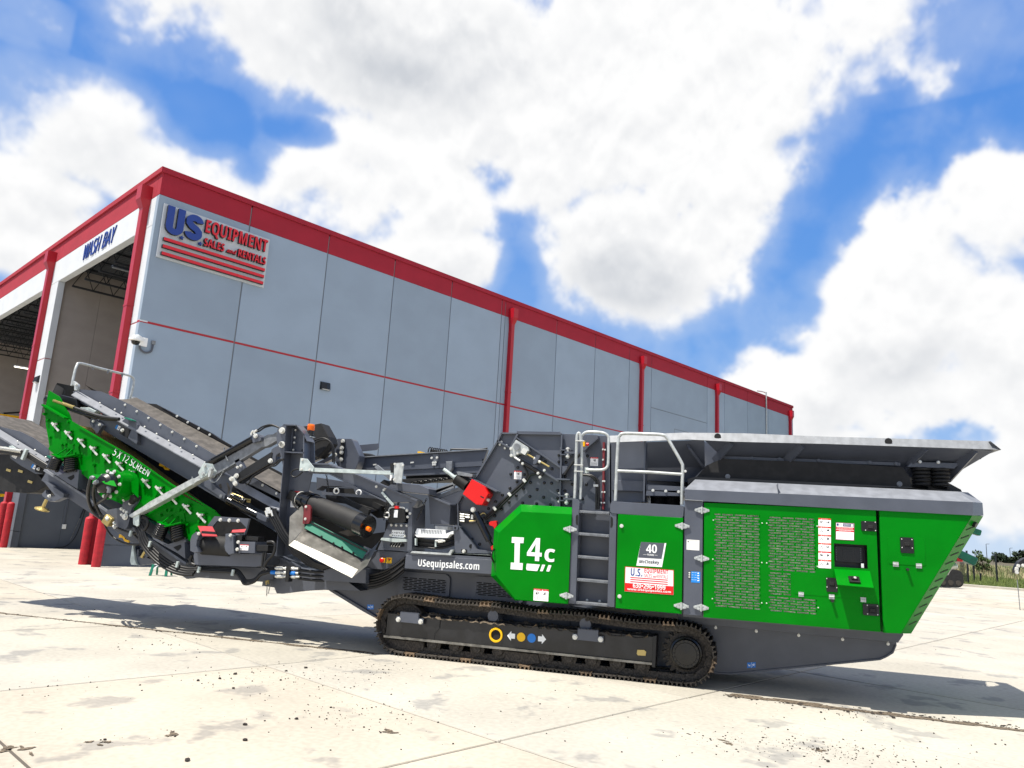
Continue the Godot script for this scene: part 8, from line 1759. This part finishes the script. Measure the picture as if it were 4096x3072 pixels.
# ---------------------------------------------------------------- side chute with tilted drum
func make_side_chute():
	var g := Geo.new()
	var a: Vector3 = Vector3(-5.575,1.875,-9.5); var b: Vector3 = Vector3(-4.618,1.628,-9.2)
	var d := (b - a).normalized()
	g.cyl(a, b, 0.135, -1.0, 30); var dm := part("drum", g, M.rubber)
	g = Geo.new(); g.cyl(a - d * 0.16, a + d * 0.02, 0.14, 0.15, 26); g.cyl(a - d * 0.27, a - d * 0.16, 0.105, 0.12, 24); part("drum_housing", g, M.gloss, dm)
	g = Geo.new(); g.lathe(a - d * 0.272, -d, [[0.105, -0.01], [0.112, 0.0], [0.105, 0.008], [0.0, 0.008]], 24); part("housing_ring", g, M.zinc, dm)
	g = Geo.new(); g.box(a - d * 0.38, Vector3(0.2, 0.13, 0.14), Basis(Vector3(0, 0, 1), -0.4), 0.01); part("drum_motor", g, M.black, dm)
	g = Geo.new(); g.cyl(b - d * 0.06, b + d * 0.10, 0.152, 0.15, 28); part("drum_end", g, M.gloss, dm)
	g = Geo.new(); var oc := b + d * 0.10 + Vector3(0.02, -0.02, 0.06); g.cyl(oc, oc + d * 0.05, 0.032, 0.03, 14); part("plug", g, M.amber, dm)
	g = Geo.new(); g.tube(curve(v3([-5.769,1.993,-9.35,-5.804,1.949,-9.35,-5.799,1.886,-9.35,-5.766,1.838,-9.35,-5.704,1.792,-9.35])), 0.016, 7); part("motor_hose", g, M.hose, dm)
	# belt and frame behind
	g = Geo.new(); g.ext(pv([-5.554,2.003,-5.413,2.045,-4.805,2.027,-4.578,2.008,-4.52,1.976,-4.505,1.74,-4.682,1.731,-4.814,1.808,-5.274,1.958]), -9.75, -9.8); part("belt_frame", g, M.black, dm)
	g = Geo.new(); g.qn(Vector3(-5.213,1.943,-9.55), Vector3(-5.208,1.97,-9.9), Vector3(-4.682,1.87,-9.9), Vector3(-4.676,1.792,-9.45), Vector3(0, 1, 0.4)); part("belt", g, M.rubber, dm)
	for q in [[Vector3(-5.246,1.994,-9.6), Vector3(-4.647,1.802,-9.42)], [Vector3(-4.957,1.985,-9.85), Vector3(-4.587,1.865,-9.7)]]:
		g = Geo.new(); g.bar(q[0], q[1], 0.07, 0.05); part("belt_rail", g, M.rubber, dm)
	g = Geo.new(); g.bar(Vector3(-5.436,2.033,-9.5), Vector3(-4.578,2.012,-9.6), 0.04, 0.05); part("belt_guard", g, M.grey_dark, dm)
	g = Geo.new(); g.ext(pv([-5.708,1.713,-5.356,1.63,-4.954,1.467,-4.525,1.547,-4.526,1.714,-4.476,1.675,-4.608,1.286,-4.735,1.313,-5.341,1.503,-5.696,1.613]), -9.7, -9.9); part("chute_back", g, M.rubber, dm)
	g = Geo.new(); g.ext(pv([-5.168,1.509,-5.001,1.553,-4.886,1.497,-5.007,1.463]), -9.55, -9.7); part("belt_scraper", g, M.belt, dm)
	# pan
	g = Geo.new()
	var p := v3([-5.546,1.541,-9.3,-4.626,1.186,-9.3,-4.548,1.057,-9.05,-4.58,0.954,-8.95,-5.544,1.308,-8.95,-5.53,1.376,-9.05])
	g.qn(p[0], p[1], p[2], p[5], Vector3(0, 1, 0.6)); g.qn(p[5], p[2], p[3], p[4], Vector3(0, 1, 0.6))
	g.qn(Vector3(-5.764,1.678,-9.25), Vector3(-5.67,1.856,-9.4), p[0], p[4], Vector3(1, 0.2, 0.5)); g.tri(Vector3(-5.67,1.856,-9.4), Vector3(-5.56,1.851,-9.42), p[0], Vector3(1, 0.2, 0.5))
	g.qn(Vector3(-4.449,1.432,-9.4), p[1], p[3], Vector3(-4.431,1.113,-9.05), Vector3(-1, 0.3, 0.6))
	var pan := part("chute_pan", g, M.steel)
	g = Geo.new(); var st := v3([-5.477,1.646,-9.3,-4.564,1.305,-9.3,-4.599,1.185,-9.24,-5.515,1.539,-9.24])
	g.qn(st[0], st[1], st[2], st[3], Vector3(0, 0.5, 1)); part("rubber_strip", g, M.teal, pan)
	g = Geo.new(); g.bar(Vector3(-5.449,1.617,-9.28), Vector3(-4.562,1.283,-9.28), 0.022, 0.02); part("clamp_bar", g, M.black, pan)
	bolts(pan, v3([-5.048,1.361,-9.24,-4.913,1.316,-9.24,-4.74,1.252,-9.24,-5.237,1.439,-9.24]), 0.012, 0.012, M.black)
	g = Geo.new(); g.ext(rounded(pv([-5.563,1.848,-5.485,1.857,-5.452,1.806,-5.44,1.655,-5.458,1.599,-5.558,1.591,-5.557,1.677]), 0.02), -9.25, -9.29, 0.006); part("side_pad", g, M.maroon, pan)
	bolts(pan, v3([-5.528,1.827,-9.25,-5.519,1.662,-9.25]), 0.014, 0.014)
	chain(dm, Vector3(-5.355,2.294,-9.4), Vector3(-5.285,2.051,-9.4), 9)
	chain(dm, Vector3(-4.371,1.948,-9.35), Vector3(-4.393,1.71,-9.35), 8)
	chain(dm, Vector3(-3.861,2.019,-9.5), Vector3(-3.978,1.735,-9.5), 11)
	for q in [Vector3(-4.377,1.773,-9.4), Vector3(-5.169,2.066,-9.4)]:
		g = Geo.new(); var rg := []
		for k in 12: rg.append(q + Vector3(cos(TAU * k / 12.0) * 0.035, sin(TAU * k / 12.0) * 0.035, 0))
		g.tube(rg, 0.011, 7, true); part("shackle", g, M.zinc, dm)

# ---------------------------------------------------------------- hoses
func hose(pts: Array, r: float, n := 1, off := Vector3.ZERO, mt: Material = null):
	for k in n:
		var g := Geo.new(); g.tube(curve(pts.map(func(p): return p + off * k), 7), r, 8); part("hydraulic_hose", g, M.hose if mt == null else mt)
func make_hoses():
	hose(v3([-10.452,3.321,-9.45,-10.247,3.261,-9.45,-9.883,3.171,-9.45,-9.527,3.083,-9.45,-9.297,3.049,-9.45,-9.096,3.034,-9.45]), 0.026)
	hose(v3([-10.481,3.283,-9.48,-10.269,3.219,-9.48,-9.903,3.12,-9.48,-9.549,3.051,-9.48,-9.322,3.026,-9.48,-9.118,3.029,-9.48]), 0.022)
	for k in 22:
		var g := Geo.new(); var c: Vector3 = (Vector3(-10.422,3.312,-9.44)).lerp(Vector3(-10.006,3.205,-9.44), k / 21.0)
		g.lathe(c, Vector3(0.93, -0.35, 0).normalized(), [[0.027, -0.008], [0.031, 0.0], [0.027, 0.008]], 10); part("hose_spiral", g, M.brass)
	hose(v3([-11.558,2.533,-9.6,-11.308,2.511,-9.6,-11.074,2.488,-9.6,-10.934,2.454,-9.6,-10.724,2.366,-9.6,-10.491,2.271,-9.6]), 0.026, 3, Vector3(0.0, -0.03, -0.01))
	for k in 18:
		var g := Geo.new(); var c: Vector3 = (Vector3(-11.533,2.531,-9.59)).lerp(Vector3(-11.087,2.491,-9.59), k / 17.0)
		g.lathe(c, Vector3(0.98, -0.15, 0).normalized(), [[0.027, -0.01], [0.033, 0.0], [0.027, 0.01]], 10); part("hose_spiral", g, M.zinc)
	var g2 := Geo.new(); g2.box(Vector3(-10.955,2.439,-9.55), Vector3(0.05, 0.18, 0.05), Basis(Vector3(0, 0, 1), -0.3), 0.006); part("hose_clamp", g2, M.pale)
	# exciter hoses
	hose(v3([-8.749,2.061,-8.75,-8.864,1.903,-8.85,-9.075,1.752,-9.1,-9.154,1.597,-9.3,-9.002,1.48,-9.35]), 0.026)
	hose(v3([-8.662,1.991,-8.75,-8.817,1.879,-8.9,-9.01,1.737,-9.15,-9.037,1.582,-9.3,-8.968,1.497,-9.35]), 0.022)
	hose(v3([-8.495,1.87,-8.85,-8.69,1.793,-9,-9.009,1.71,-9.2,-9.149,1.638,-9.3,-9.097,1.561,-9.34,-9.008,1.525,-9.36]), 0.022)
	for q in [v3([-8.739,2.063,-8.74,-8.718,2.076,-8.74,-8.685,2.062,-8.74]), v3([-8.659,1.981,-8.74,-8.65,2.01,-8.74,-8.616,2.021,-8.74]), v3([-8.52,1.955,-8.84,-8.485,1.927,-8.84,-8.485,1.869,-8.84])]:
		var g := Geo.new(); g.tube(curve(q), 0.028, 8); part("hose_elbow", g, M.worn)
	hose(v3([-8.953,1.476,-9.3,-8.821,1.313,-9.3,-8.679,1.222,-9.3,-8.496,1.164,-9.3,-8.276,1.157,-9.3,-8.065,1.184,-9.3]), 0.014)
	hose(v3([-8.258,1.48,-9.28,-8.181,1.386,-9.28,-8.125,1.282,-9.28,-8.035,1.181,-9.28,-7.859,1.056,-9.28,-7.692,0.971,-9.28,-7.506,0.907,-9.28,-7.318,0.882,-9.28,-7.161,0.893,-9.28]), 0.02, 4, Vector3(-0.012, -0.03, 0.012))
	hose(v3([-8.249,1.56,-9.28,-8.161,1.544,-9.28,-8.121,1.487,-9.28,-8.137,1.408,-9.28,-8.197,1.346,-9.28,-8.336,1.314,-9.28]), 0.024)
	hose(v3([-8.712,1.388,-9.3,-8.53,1.339,-9.3,-8.377,1.308,-9.3,-8.228,1.218,-9.3,-8.086,1.168,-9.3]), 0.016)
	hose(v3([-7.206,0.906,-9.3,-6.944,0.909,-9.3,-6.561,0.914,-9.3,-6.435,0.84,-9.3,-6.36,0.777,-9.3,-6.219,0.814,-9.3,-6.12,0.916,-9.3,-5.935,0.972,-9.3]), 0.02, 3, Vector3(0.0, -0.02, 0.015))
	hose(v3([-6.149,1.01,-9.3,-6.129,0.984,-9.3,-6.06,0.948,-9.3,-5.96,0.92,-9.3]), 0.016, 2, Vector3(0.02, 0.01, 0))
	hose(v3([-5.984,1.323,-9.12,-5.898,1.328,-9.12,-5.856,1.276,-9.12,-5.876,1.167,-9.12,-5.957,1.068,-9.12,-5.987,0.999,-9.12]), 0.02)
	hose(v3([-6.021,1.185,-9.12,-6.024,1.09,-9.12,-6.019,0.996,-9.12,-5.973,0.953,-9.12]), 0.016, 2, Vector3(0.035, 0, 0))
	hose(v3([-7.3,1.063,-9.3,-7.317,1.005,-9.3,-7.29,0.95,-9.3,-7.21,0.927,-9.3]), 0.026)
	for q in v3([-8.362,1.311,-9.24,-7.996,1.179,-9.24,-7.479,0.925,-9.24,-7.109,0.879,-9.24,-6.553,0.875,-9.24]):
		var g := Geo.new(); g.box(q, Vector3(0.035, 0.085, 0.03), Basis(Vector3(0, 0, 1), -0.15), 0.004); part("hose_clamp", g, M.pale)
	# quick couplers
	for e in [[Vector3(-5.9,0.979,-9.25), Vector3(-5.543,0.995,-9.25), M.zinc], [Vector3(-5.943,0.919,-9.25), Vector3(-5.536,0.937,-9.25), M.zinc], [Vector3(-5.886,0.872,-9.25), Vector3(-5.514,0.889,-9.25), M.zinc]]:
		var g := Geo.new(); g.cyl(e[0], e[1], 0.015, -1.0, 8)
		for t in [0.05, 0.2, 0.45, 0.7]: g.cyl(e[0].lerp(e[1], t), e[0].lerp(e[1], t + 0.14), 0.024, -1.0, 8)
		var o := part("quick_coupler", g, e[2])
	for q in [Vector3(-5.916,0.921,-9.245), Vector3(-5.613,0.931,-9.245)]:
		var g := Geo.new(); g.cyl(q - Vector3(0.035, 0, 0), q + Vector3(0.035, 0, 0), 0.027, -1.0, 8); part("coupler_band", g, M.blue)
	var g3 := Geo.new(); g3.ext(rounded(pv([-5.703,1.02,-5.648,1.024,-5.645,0.816,-5.696,0.819]), 0.01), -9.2, -9.3); part("coupler_plate", g3, M.black)
	for k in 3: hose([Vector3(-5.543,0.995,-9.25), Vector3(-5.539,0.976,-9.3), Vector3(-5.395,0.964,-9.35), Vector3(-5.225,0.966,-9.42)].map(func(p): return p + Vector3(0, -0.055 * k, 0)), 0.018)
	# hoses down the mast
	hose(v3([-6.182,1.747,-9.38,-6.157,1.667,-9.38,-6.067,1.546,-9.38,-5.963,1.414,-9.38,-5.831,1.286,-9.38,-5.718,1.182,-9.38]) + v3([-5.641,1.151,-9.38,-5.471,1.052,-9.38,-5.231,1.007,-9.38]), 0.022, 4, Vector3(0.035, 0.012, 0.008))
	for q in v3([-6.185,1.755,-9.36,-6.156,1.76,-9.36,-6.194,1.715,-9.36,-6.108,1.725,-9.36]):
		var g := Geo.new(); g.cyl(q + Vector3(-0.03, 0.03, 0), q + Vector3(0.01, -0.05, 0), 0.022, -1.0, 8); part("hose_fitting", g, M.zinc)
	hose(v3([-7.005,1.944,-9.6,-6.991,1.968,-9.6,-6.925,1.955,-9.6,-6.831,1.928,-9.6,-6.755,1.9,-9.6,-6.664,1.89,-9.6]), 0.014, 2, Vector3(0.0, -0.03, 0), M.brass)
	var g4 := Geo.new(); g4.cyl(Vector3(-7.003,1.866,-9.55), Vector3(-6.46,1.671,-9.55), 0.055, -1.0, 16); g4.cyl(Vector3(-6.926,1.94,-9.5), Vector3(-6.674,1.863,-9.5), 0.03, -1.0, 12); part("fold_ram", g4, M.gloss)
	var g5 := Geo.new(); g5.ext(rounded(pv([-6.516,1.675,-6.473,1.727,-6.373,1.681,-6.285,1.65,-6.293,1.585,-6.433,1.628]), 0.02), -9.5, -9.6, 0.004); part("ram_lug", g5, M.grey)
	chain(cr.get_node("stay"), Vector3(-7.115,2.167,-9.2), Vector3(-6.947,2.326,-9.3), 16, M.galv, 0.13)
	chain(cr.get_node("stay"), Vector3(-7.363,2.162,-9.15), Vector3(-7.316,2.052,-9.15), 7, M.galv)
	chain(cr.get_node("rear_frame"), Vector3(-6.158,0.754,-9.5), Vector3(-6.145,0.578,-9.5), 9, M.worn)
	chain(cr.get_node("rear_frame"), Vector3(-6.093,0.749,-9.48), Vector3(-6.109,0.614,-9.48), 7, M.worn)
	var g6 := Geo.new(); g6.bar(Vector3(-6.201,0.854,-9.52), Vector3(-6.16,0.732,-9.52), 0.05, 0.02, Vector3(1, 0, 0)); part("chain_hook", g6, M.brass)

# ---------------------------------------------------------------- labels and decals
func blank(w: int, h: int, c: Color) -> Image:
	var im := Image.create(w, h, false, Image.FORMAT_RGB8); im.fill(c); return im
func lines(im: Image, r: Rect2i, n: int, c: Color, sd := 1):
	var rg := RandomNumberGenerator.new(); rg.seed = sd
	for k in n:
		var y := r.position.y + int(r.size.y * (k + 0.2) / n); var x := r.position.x
		while x < r.end.x - 3:
			var w := rg.randi_range(3, 9)
			im.fill_rect(Rect2i(x, y, mini(w, r.end.x - x), maxi(1, int(r.size.y * 0.45 / n))), c); x += w + 2
func triangle(im: Image, cx: int, cy: int, s: int, c: Color, fill := false):
	for y in s:
		var hw := int(y * 0.58)
		for x in range(-hw, hw + 1):
			if fill or y > s - 3 or absi(x) > hw - 3: im.set_pixel(clampi(cx + x, 0, im.get_width() - 1), clampi(cy + y - s / 2, 0, im.get_height() - 1), c)
func blob(im: Image, sd: int, r: Rect2i, c: Color):
	var rg := RandomNumberGenerator.new(); rg.seed = sd
	for k in 7:
		var a := Vector2(rg.randf(), rg.randf()); var b := Vector2(rg.randf(), rg.randf())
		for t in 40:
			var p := a.lerp(b, t / 40.0)
			im.fill_rect(Rect2i(r.position.x + int(p.x * (r.size.x - 3)), r.position.y + int(p.y * (r.size.y - 3)), 3, 3), c)
func warn_img(n: int, sd: int, head: Color) -> Image:
	# n columns: red heading with a triangle, pictogram, fine print
	var im := blank(48 * n, 90, Color.WHITE)
	im.fill_rect(Rect2i(0, 0, 48 * n, 14), head)
	for k in n:
		triangle(im, 48 * k + 8, 7, 9, Color.WHITE, true); lines(im, Rect2i(48 * k + 16, 4, 26, 6), 1, Color.WHITE, sd + k)
		blob(im, sd * 7 + k, Rect2i(48 * k + 12, 20, 24, 26), Color(0.1, 0.1, 0.1))
		lines(im, Rect2i(48 * k + 4, 54, 40, 32), 7, Color(0.45, 0.45, 0.45), sd + 30 + k)
		if k: im.fill_rect(Rect2i(48 * k, 14, 1, 76), Color(0.3, 0.3, 0.3))
	return im
func stick(parent: Node, called: String, im: Image, q: Array) -> void:
	# q: top left, top right, bottom right, bottom left
	sticker(parent, called, im, q[0], q[1], q[2], q[3])
func decal_text(parent: Node, s: String, bold: bool, a: Vector3, b: Vector3, h: float, m: Material, fam := "Droid Sans", shear := 0.0):
	var ang := atan2(b.y - a.y, b.x - a.x)
	text(parent, "print", s, bold, Transform3D(Basis(Vector3(0, 0, 1), ang), a), (b - a).length(), h, 0.0012, m, fam, shear)
func make_labels():
	var red := c8(206, 24, 28)
	var g := Geo.new()
	var door := cr.get_node("cabinet_door"); var hexc := cr.get_node("hex_cover"); var ed := cr.get_node("engine_door"); var post := cr.get_node("post")
	# anniversary plate
	g = Geo.new(); g.ext(pv([-0.936,1.616,-0.643,1.618,-0.688,1.342,-0.985,1.34]), -9.0975, -9.099); part("anniversary_decal", g, M.white, door)
	g = Geo.new(); g.ext(pv([-0.936,1.616,-0.663,1.618,-0.694,1.434,-0.965,1.434]), -9.0962, -9.0974); part("anniversary_field", g, M.grey, door)
	decal_text(door, "40", true, Vector3(-0.874,1.496,-9.096), Vector3(-0.749,1.497,-9.096), 0.098, M.white)
	decal_text(door, "YEARS", true, Vector3(-0.862,1.464,-9.096), Vector3(-0.784,1.463,-9.096), 0.02, M.white)
	for q in [[Vector3(-0.906,1.472,-9.095), Vector3(-0.869,1.472,-9.095)], [Vector3(-0.777,1.473,-9.095), Vector3(-0.741,1.473,-9.095)]]:
		g = Geo.new(); g.bar(q[0], q[1], 0.003, 0.001); part("print", g, M.white, door)
	decal_text(door, "McCloskey", true, Vector3(-0.954,1.36,-9.097), Vector3(-0.723,1.364,-9.097), 0.05, M.sign_edge, "Droid Sans", 0.15)
	# dealer board
	g = Geo.new(); g.ext(pv([-1.113,1.319,-0.555,1.315,-0.551,1.037,-1.115,1.037]), -9.0968, -9.0995); part("dealer_decal", g, M.white, door)
	g = Geo.new(); g.ext(pv([-1.114,1.134,-0.553,1.134,-0.552,1.038,-1.115,1.039]), -9.0955, -9.0967); part("dealer_field", g, M.red, door)
	for q in [[Vector3(-1.113,1.319,-9.097), Vector3(-0.555,1.315,-9.097)], [Vector3(-0.555,1.315,-9.097), Vector3(-0.553,1.134,-9.097)], [Vector3(-1.113,1.319,-9.097), Vector3(-1.114,1.134,-9.097)]]:
		g = Geo.new(); g.bar(q[0], q[1], 0.006, 0.002); part("dealer_border", g, M.red, door)
	decal_text(door, "U.S.", true, Vector3(-1.049,1.219,-9.097), Vector3(-0.912,1.218,-9.097), 0.088, M.sign_blue)
	decal_text(door, "EQUIPMENT", true, Vector3(-0.89,1.255,-9.097), Vector3(-0.616,1.253,-9.097), 0.062, M.sign_red)
	decal_text(door, "SALES", false, Vector3(-0.89,1.216,-9.097), Vector3(-0.802,1.215,-9.097), 0.038, M.sign_red)
	decal_text(door, "and", true, Vector3(-0.791,1.218,-9.097), Vector3(-0.751,1.217,-9.097), 0.026, M.sign_red, "Droid Serif", 0.3)
	decal_text(door, "RENTALS", false, Vector3(-0.739,1.216,-9.097), Vector3(-0.616,1.215,-9.097), 0.038, M.sign_red)
	for q in [[Vector3(-1.052,1.2,-9.097), Vector3(-0.619,1.199,-9.097)], [Vector3(-1.051,1.177,-9.097), Vector3(-0.619,1.175,-9.097)], [Vector3(-1.05,1.152,-9.097), Vector3(-0.618,1.151,-9.097)]]:
		g = Geo.new(); g.bar(q[0], q[1], 0.011, 0.0015); part("stripe", g, M.sign_red, door)
	decal_text(door, "630•296•1999", true, Vector3(-1.019,1.086,-9.095), Vector3(-0.644,1.086,-9.095), 0.052, M.white)
	decal_text(door, "www.USequipsales.com", true, Vector3(-1.083,1.047,-9.095), Vector3(-0.581,1.049,-9.095), 0.034, M.white)
	# safety labels
	stick(hexc, "safety_label", warn_img(2, 3, red), v3([-2.213,0.989,-9.098,-2.028,0.989,-9.098,-2.027,0.851,-9.098,-2.211,0.849,-9.098]))
	for k in 6:
		var y0 := 303.0 + k * 82.0
		var im := blank(96, 64, Color.WHITE); im.fill_rect(Rect2i(0, 0, 96, 12), red if k == 4 else c8(220, 50, 20))
		triangle(im, 22, 6, 8, Color.WHITE, true); lines(im, Rect2i(32, 3, 44, 6), 1, Color.WHITE, k)
		if k % 2 == 1 or k == 2: triangle(im, 24, 32, 20, Color(0.1, 0.1, 0.1))
		else: blob(im, k + 3, Rect2i(10, 18, 28, 22), Color(0.1, 0.1, 0.1))
		blob(im, k + 23, Rect2i(60, 18, 26, 22), Color(0.1, 0.1, 0.1))
		lines(im, Rect2i(5, 46, 38, 14), 3, Color(0.5, 0.5, 0.5), k); lines(im, Rect2i(53, 46, 38, 14), 3, Color(0.5, 0.5, 0.5), k + 9); im.fill_rect(Rect2i(47, 12, 1, 52), Color(0.3, 0.3, 0.3))
		var t0 := k / 6.0; var t1 := (k + 1) / 6.0
		var L0: Vector3 = Vector3(1.028,1.992,-9.098); var L1: Vector3 = Vector3(1.016,1.447,-9.098); var R0: Vector3 = Vector3(1.157,1.991,-9.098); var R1: Vector3 = Vector3(1.145,1.448,-9.098)
		stick(ed, "safety_label", im, [L0.lerp(L1, t0), R0.lerp(R1, t0), R0.lerp(R1, t1), L0.lerp(L1, t1)])
	var im2 := blank(140, 130, Color.WHITE)
	im2.fill_rect(Rect2i(0, 0, 140, 130), c8(120, 60, 80)); im2.fill_rect(Rect2i(4, 4, 132, 122), Color.WHITE)
	im2.fill_rect(Rect2i(8, 8, 14, 18), c8(30, 50, 120)); lines(im2, Rect2i(24, 8, 26, 16), 3, red, 2); im2.fill_rect(Rect2i(54, 6, 80, 22), c8(30, 40, 90)); lines(im2, Rect2i(58, 10, 50, 14), 2, Color.WHITE, 3); im2.fill_rect(Rect2i(114, 9, 16, 16), Color.WHITE)
	im2.fill_rect(Rect2i(4, 32, 132, 20), red); lines(im2, Rect2i(8, 34, 124, 16), 2, Color.WHITE, 4); im2.fill_rect(Rect2i(4, 55, 132, 12), red); lines(im2, Rect2i(24, 57, 90, 8), 1, Color.WHITE, 5)
	for k in 5: im2.fill_rect(Rect2i(10, 76 + k * 10, 118, 1), Color(0.6, 0.6, 0.65))
	stick(ed, "notice_label", im2, v3([1.207,1.954,-9.098,1.398,1.952,-9.098,1.391,1.763,-9.098,1.2,1.763,-9.098]))
	var im3 := blank(100, 90, c8(232, 232, 228)); lines(im3, Rect2i(20, 8, 60, 6), 1, Color(0.3, 0.3, 0.3), 7)
	im3.fill_rect(Rect2i(8, 12, 10, 10), Color(0.2, 0.2, 0.2))
	for k in 7: im3.fill_rect(Rect2i(8, 28 + k * 8, 84, 1), Color(0.45, 0.45, 0.5))
	stick(post, "type_plate", im3, v3([-0.411,1.675,-9.108,-0.265,1.674,-9.108,-0.266,1.556,-9.108,-0.411,1.558,-9.108]))
	var im4 := blank(80, 110, c8(20, 130, 215))
	for k in 4:
		lines(im4, Rect2i(6, 8 + k * 24, 16, 8), 1, Color.WHITE, k); lines(im4, Rect2i(30, 8 + k * 24, 18, 8), 1, Color.WHITE, k + 5); blob(im4, k + 2, Rect2i(54, 6 + k * 24, 20, 16), Color.WHITE)
	stick(post, "lamp_label", im4, v3([-0.355,1.316,-9.108,-0.254,1.316,-9.108,-0.256,1.193,-9.108,-0.356,1.192,-9.108]))
	# lifting and tie-down labels
	var im5 := blank(80, 56, c8(20, 120, 210)); blob(im5, 4, Rect2i(6, 14, 28, 28), Color.WHITE); blob(im5, 9, Rect2i(46, 12, 28, 34), Color.WHITE); im5.fill_rect(Rect2i(39, 0, 2, 56), Color.WHITE)
	stick(cr.get_node("hull"), "tie_down_label", im5, v3([0.279,0.268,-9.858,0.377,0.283,-9.858,0.375,0.22,-9.858,0.277,0.205,-9.858]))
	stick(cr.get_node("hull_side"), "tie_down_label", im5, v3([-4.758,0.544,-9.838,-4.662,0.55,-9.838,-4.656,0.49,-9.838,-4.753,0.479,-9.838]))
	var im6 := blank(80, 60, Color.WHITE); im6.fill_rect(Rect2i(0, 0, 36, 60), c8(20, 130, 215)); blob(im6, 5, Rect2i(44, 16, 30, 28), Color(0.2, 0.2, 0.2))
	stick(cr.get_node("main_conveyor"), "tie_down_label", im6, v3([-9.383,2.981,-9.718,-9.297,2.95,-9.718,-9.324,2.886,-9.718,-9.409,2.924,-9.718]))
	stick(cr.get_node("product_conveyor"), "tie_down_label", im6, v3([-10.947,2.304,-9.718,-10.862,2.271,-9.718,-10.889,2.21,-9.718,-10.973,2.245,-9.718]))
	var dg := warn_img(1, 11, red)
	stick(cr.get_node("crusher_chamber"), "danger_label", dg, v3([-2.681,2.448,-9.598,-2.577,2.448,-9.598,-2.576,2.335,-9.598,-2.677,2.337,-9.598]))
	stick(cr.get_node("chamber_inlet"), "danger_label", dg, v3([-1.666,2.658,-9.618,-1.564,2.659,-9.618,-1.564,2.546,-9.618,-1.666,2.548,-9.618]))
	stick(cr.get_node("main_conveyor"), "danger_label", dg, v3([-9.79,3.198,-9.716,-9.7,3.152,-9.716,-9.725,3.087,-9.716,-9.818,3.13,-9.716]))
	stick(cr.get_node("main_conveyor"), "danger_label", dg, v3([-9.84,3.119,-9.716,-9.736,3.064,-9.716,-9.754,3.029,-9.716,-9.855,3.074,-9.716]))
	stick(cr.get_node("product_conveyor"), "danger_label", warn_img(2, 17, Color.WHITE), v3([-11.391,2.475,-9.716,-11.288,2.437,-9.716,-11.317,2.371,-9.716,-11.419,2.412,-9.716]))
	stick(cr.get_node("tail_roller"), "danger_label", warn_img(2, 19, red), v3([-6.377,1.27,-9.078,-6.241,1.273,-9.078,-6.24,1.197,-9.078,-6.372,1.194,-9.078]))
	var im7 := blank(70, 130, Color.WHITE); im7.fill_rect(Rect2i(0, 0, 70, 16), red); triangle(im7, 42, 52, 34, c8(240, 190, 20), true); lines(im7, Rect2i(10, 76, 50, 44), 6, Color(0.4, 0.4, 0.4), 8)
	stick(cr.get_node("mast"), "danger_label", im7, v3([-6,2.049,-9.598,-5.86,2.048,-9.598,-5.853,1.817,-9.598,-5.99,1.817,-9.598]))
	var im8 := blank(50, 54, c8(240, 190, 20)); im8.fill_rect(Rect2i(10, 8, 30, 12), c8(190, 40, 20)); im8.fill_rect(Rect2i(20, 20, 10, 14), c8(60, 40, 20)); lines(im8, Rect2i(6, 40, 38, 8), 2, Color(0.2, 0.15, 0.1), 4)
	stick(cr.get_node("button_plate"), "stop_label", im8, v3([-4.395,1.212,-9.548,-4.316,1.212,-9.548,-4.315,1.137,-9.548,-4.393,1.137,-9.548]))
	var im9 := blank(120, 74, c8(225, 228, 228))
	for k in 6:
		im9.fill_rect(Rect2i(2 + k * 20, 2, 17, 70), c8(240, 242, 242)); blob(im9, k + 40, Rect2i(4 + k * 20, 18, 13, 20), Color(0.25, 0.25, 0.25)); lines(im9, Rect2i(4 + k * 20, 5, 13, 6), 1, Color(0.4, 0.4, 0.4), k)
		blob(im9, k + 60, Rect2i(4 + k * 20, 46, 13, 20), Color(0.3, 0.3, 0.3))
	stick(cr.get_node("control_cabinet"), "lever_label", im9, v3([-4.329,1.582,-9.498,-4.143,1.583,-9.498,-4.143,1.486,-9.498,-4.326,1.487,-9.498]))
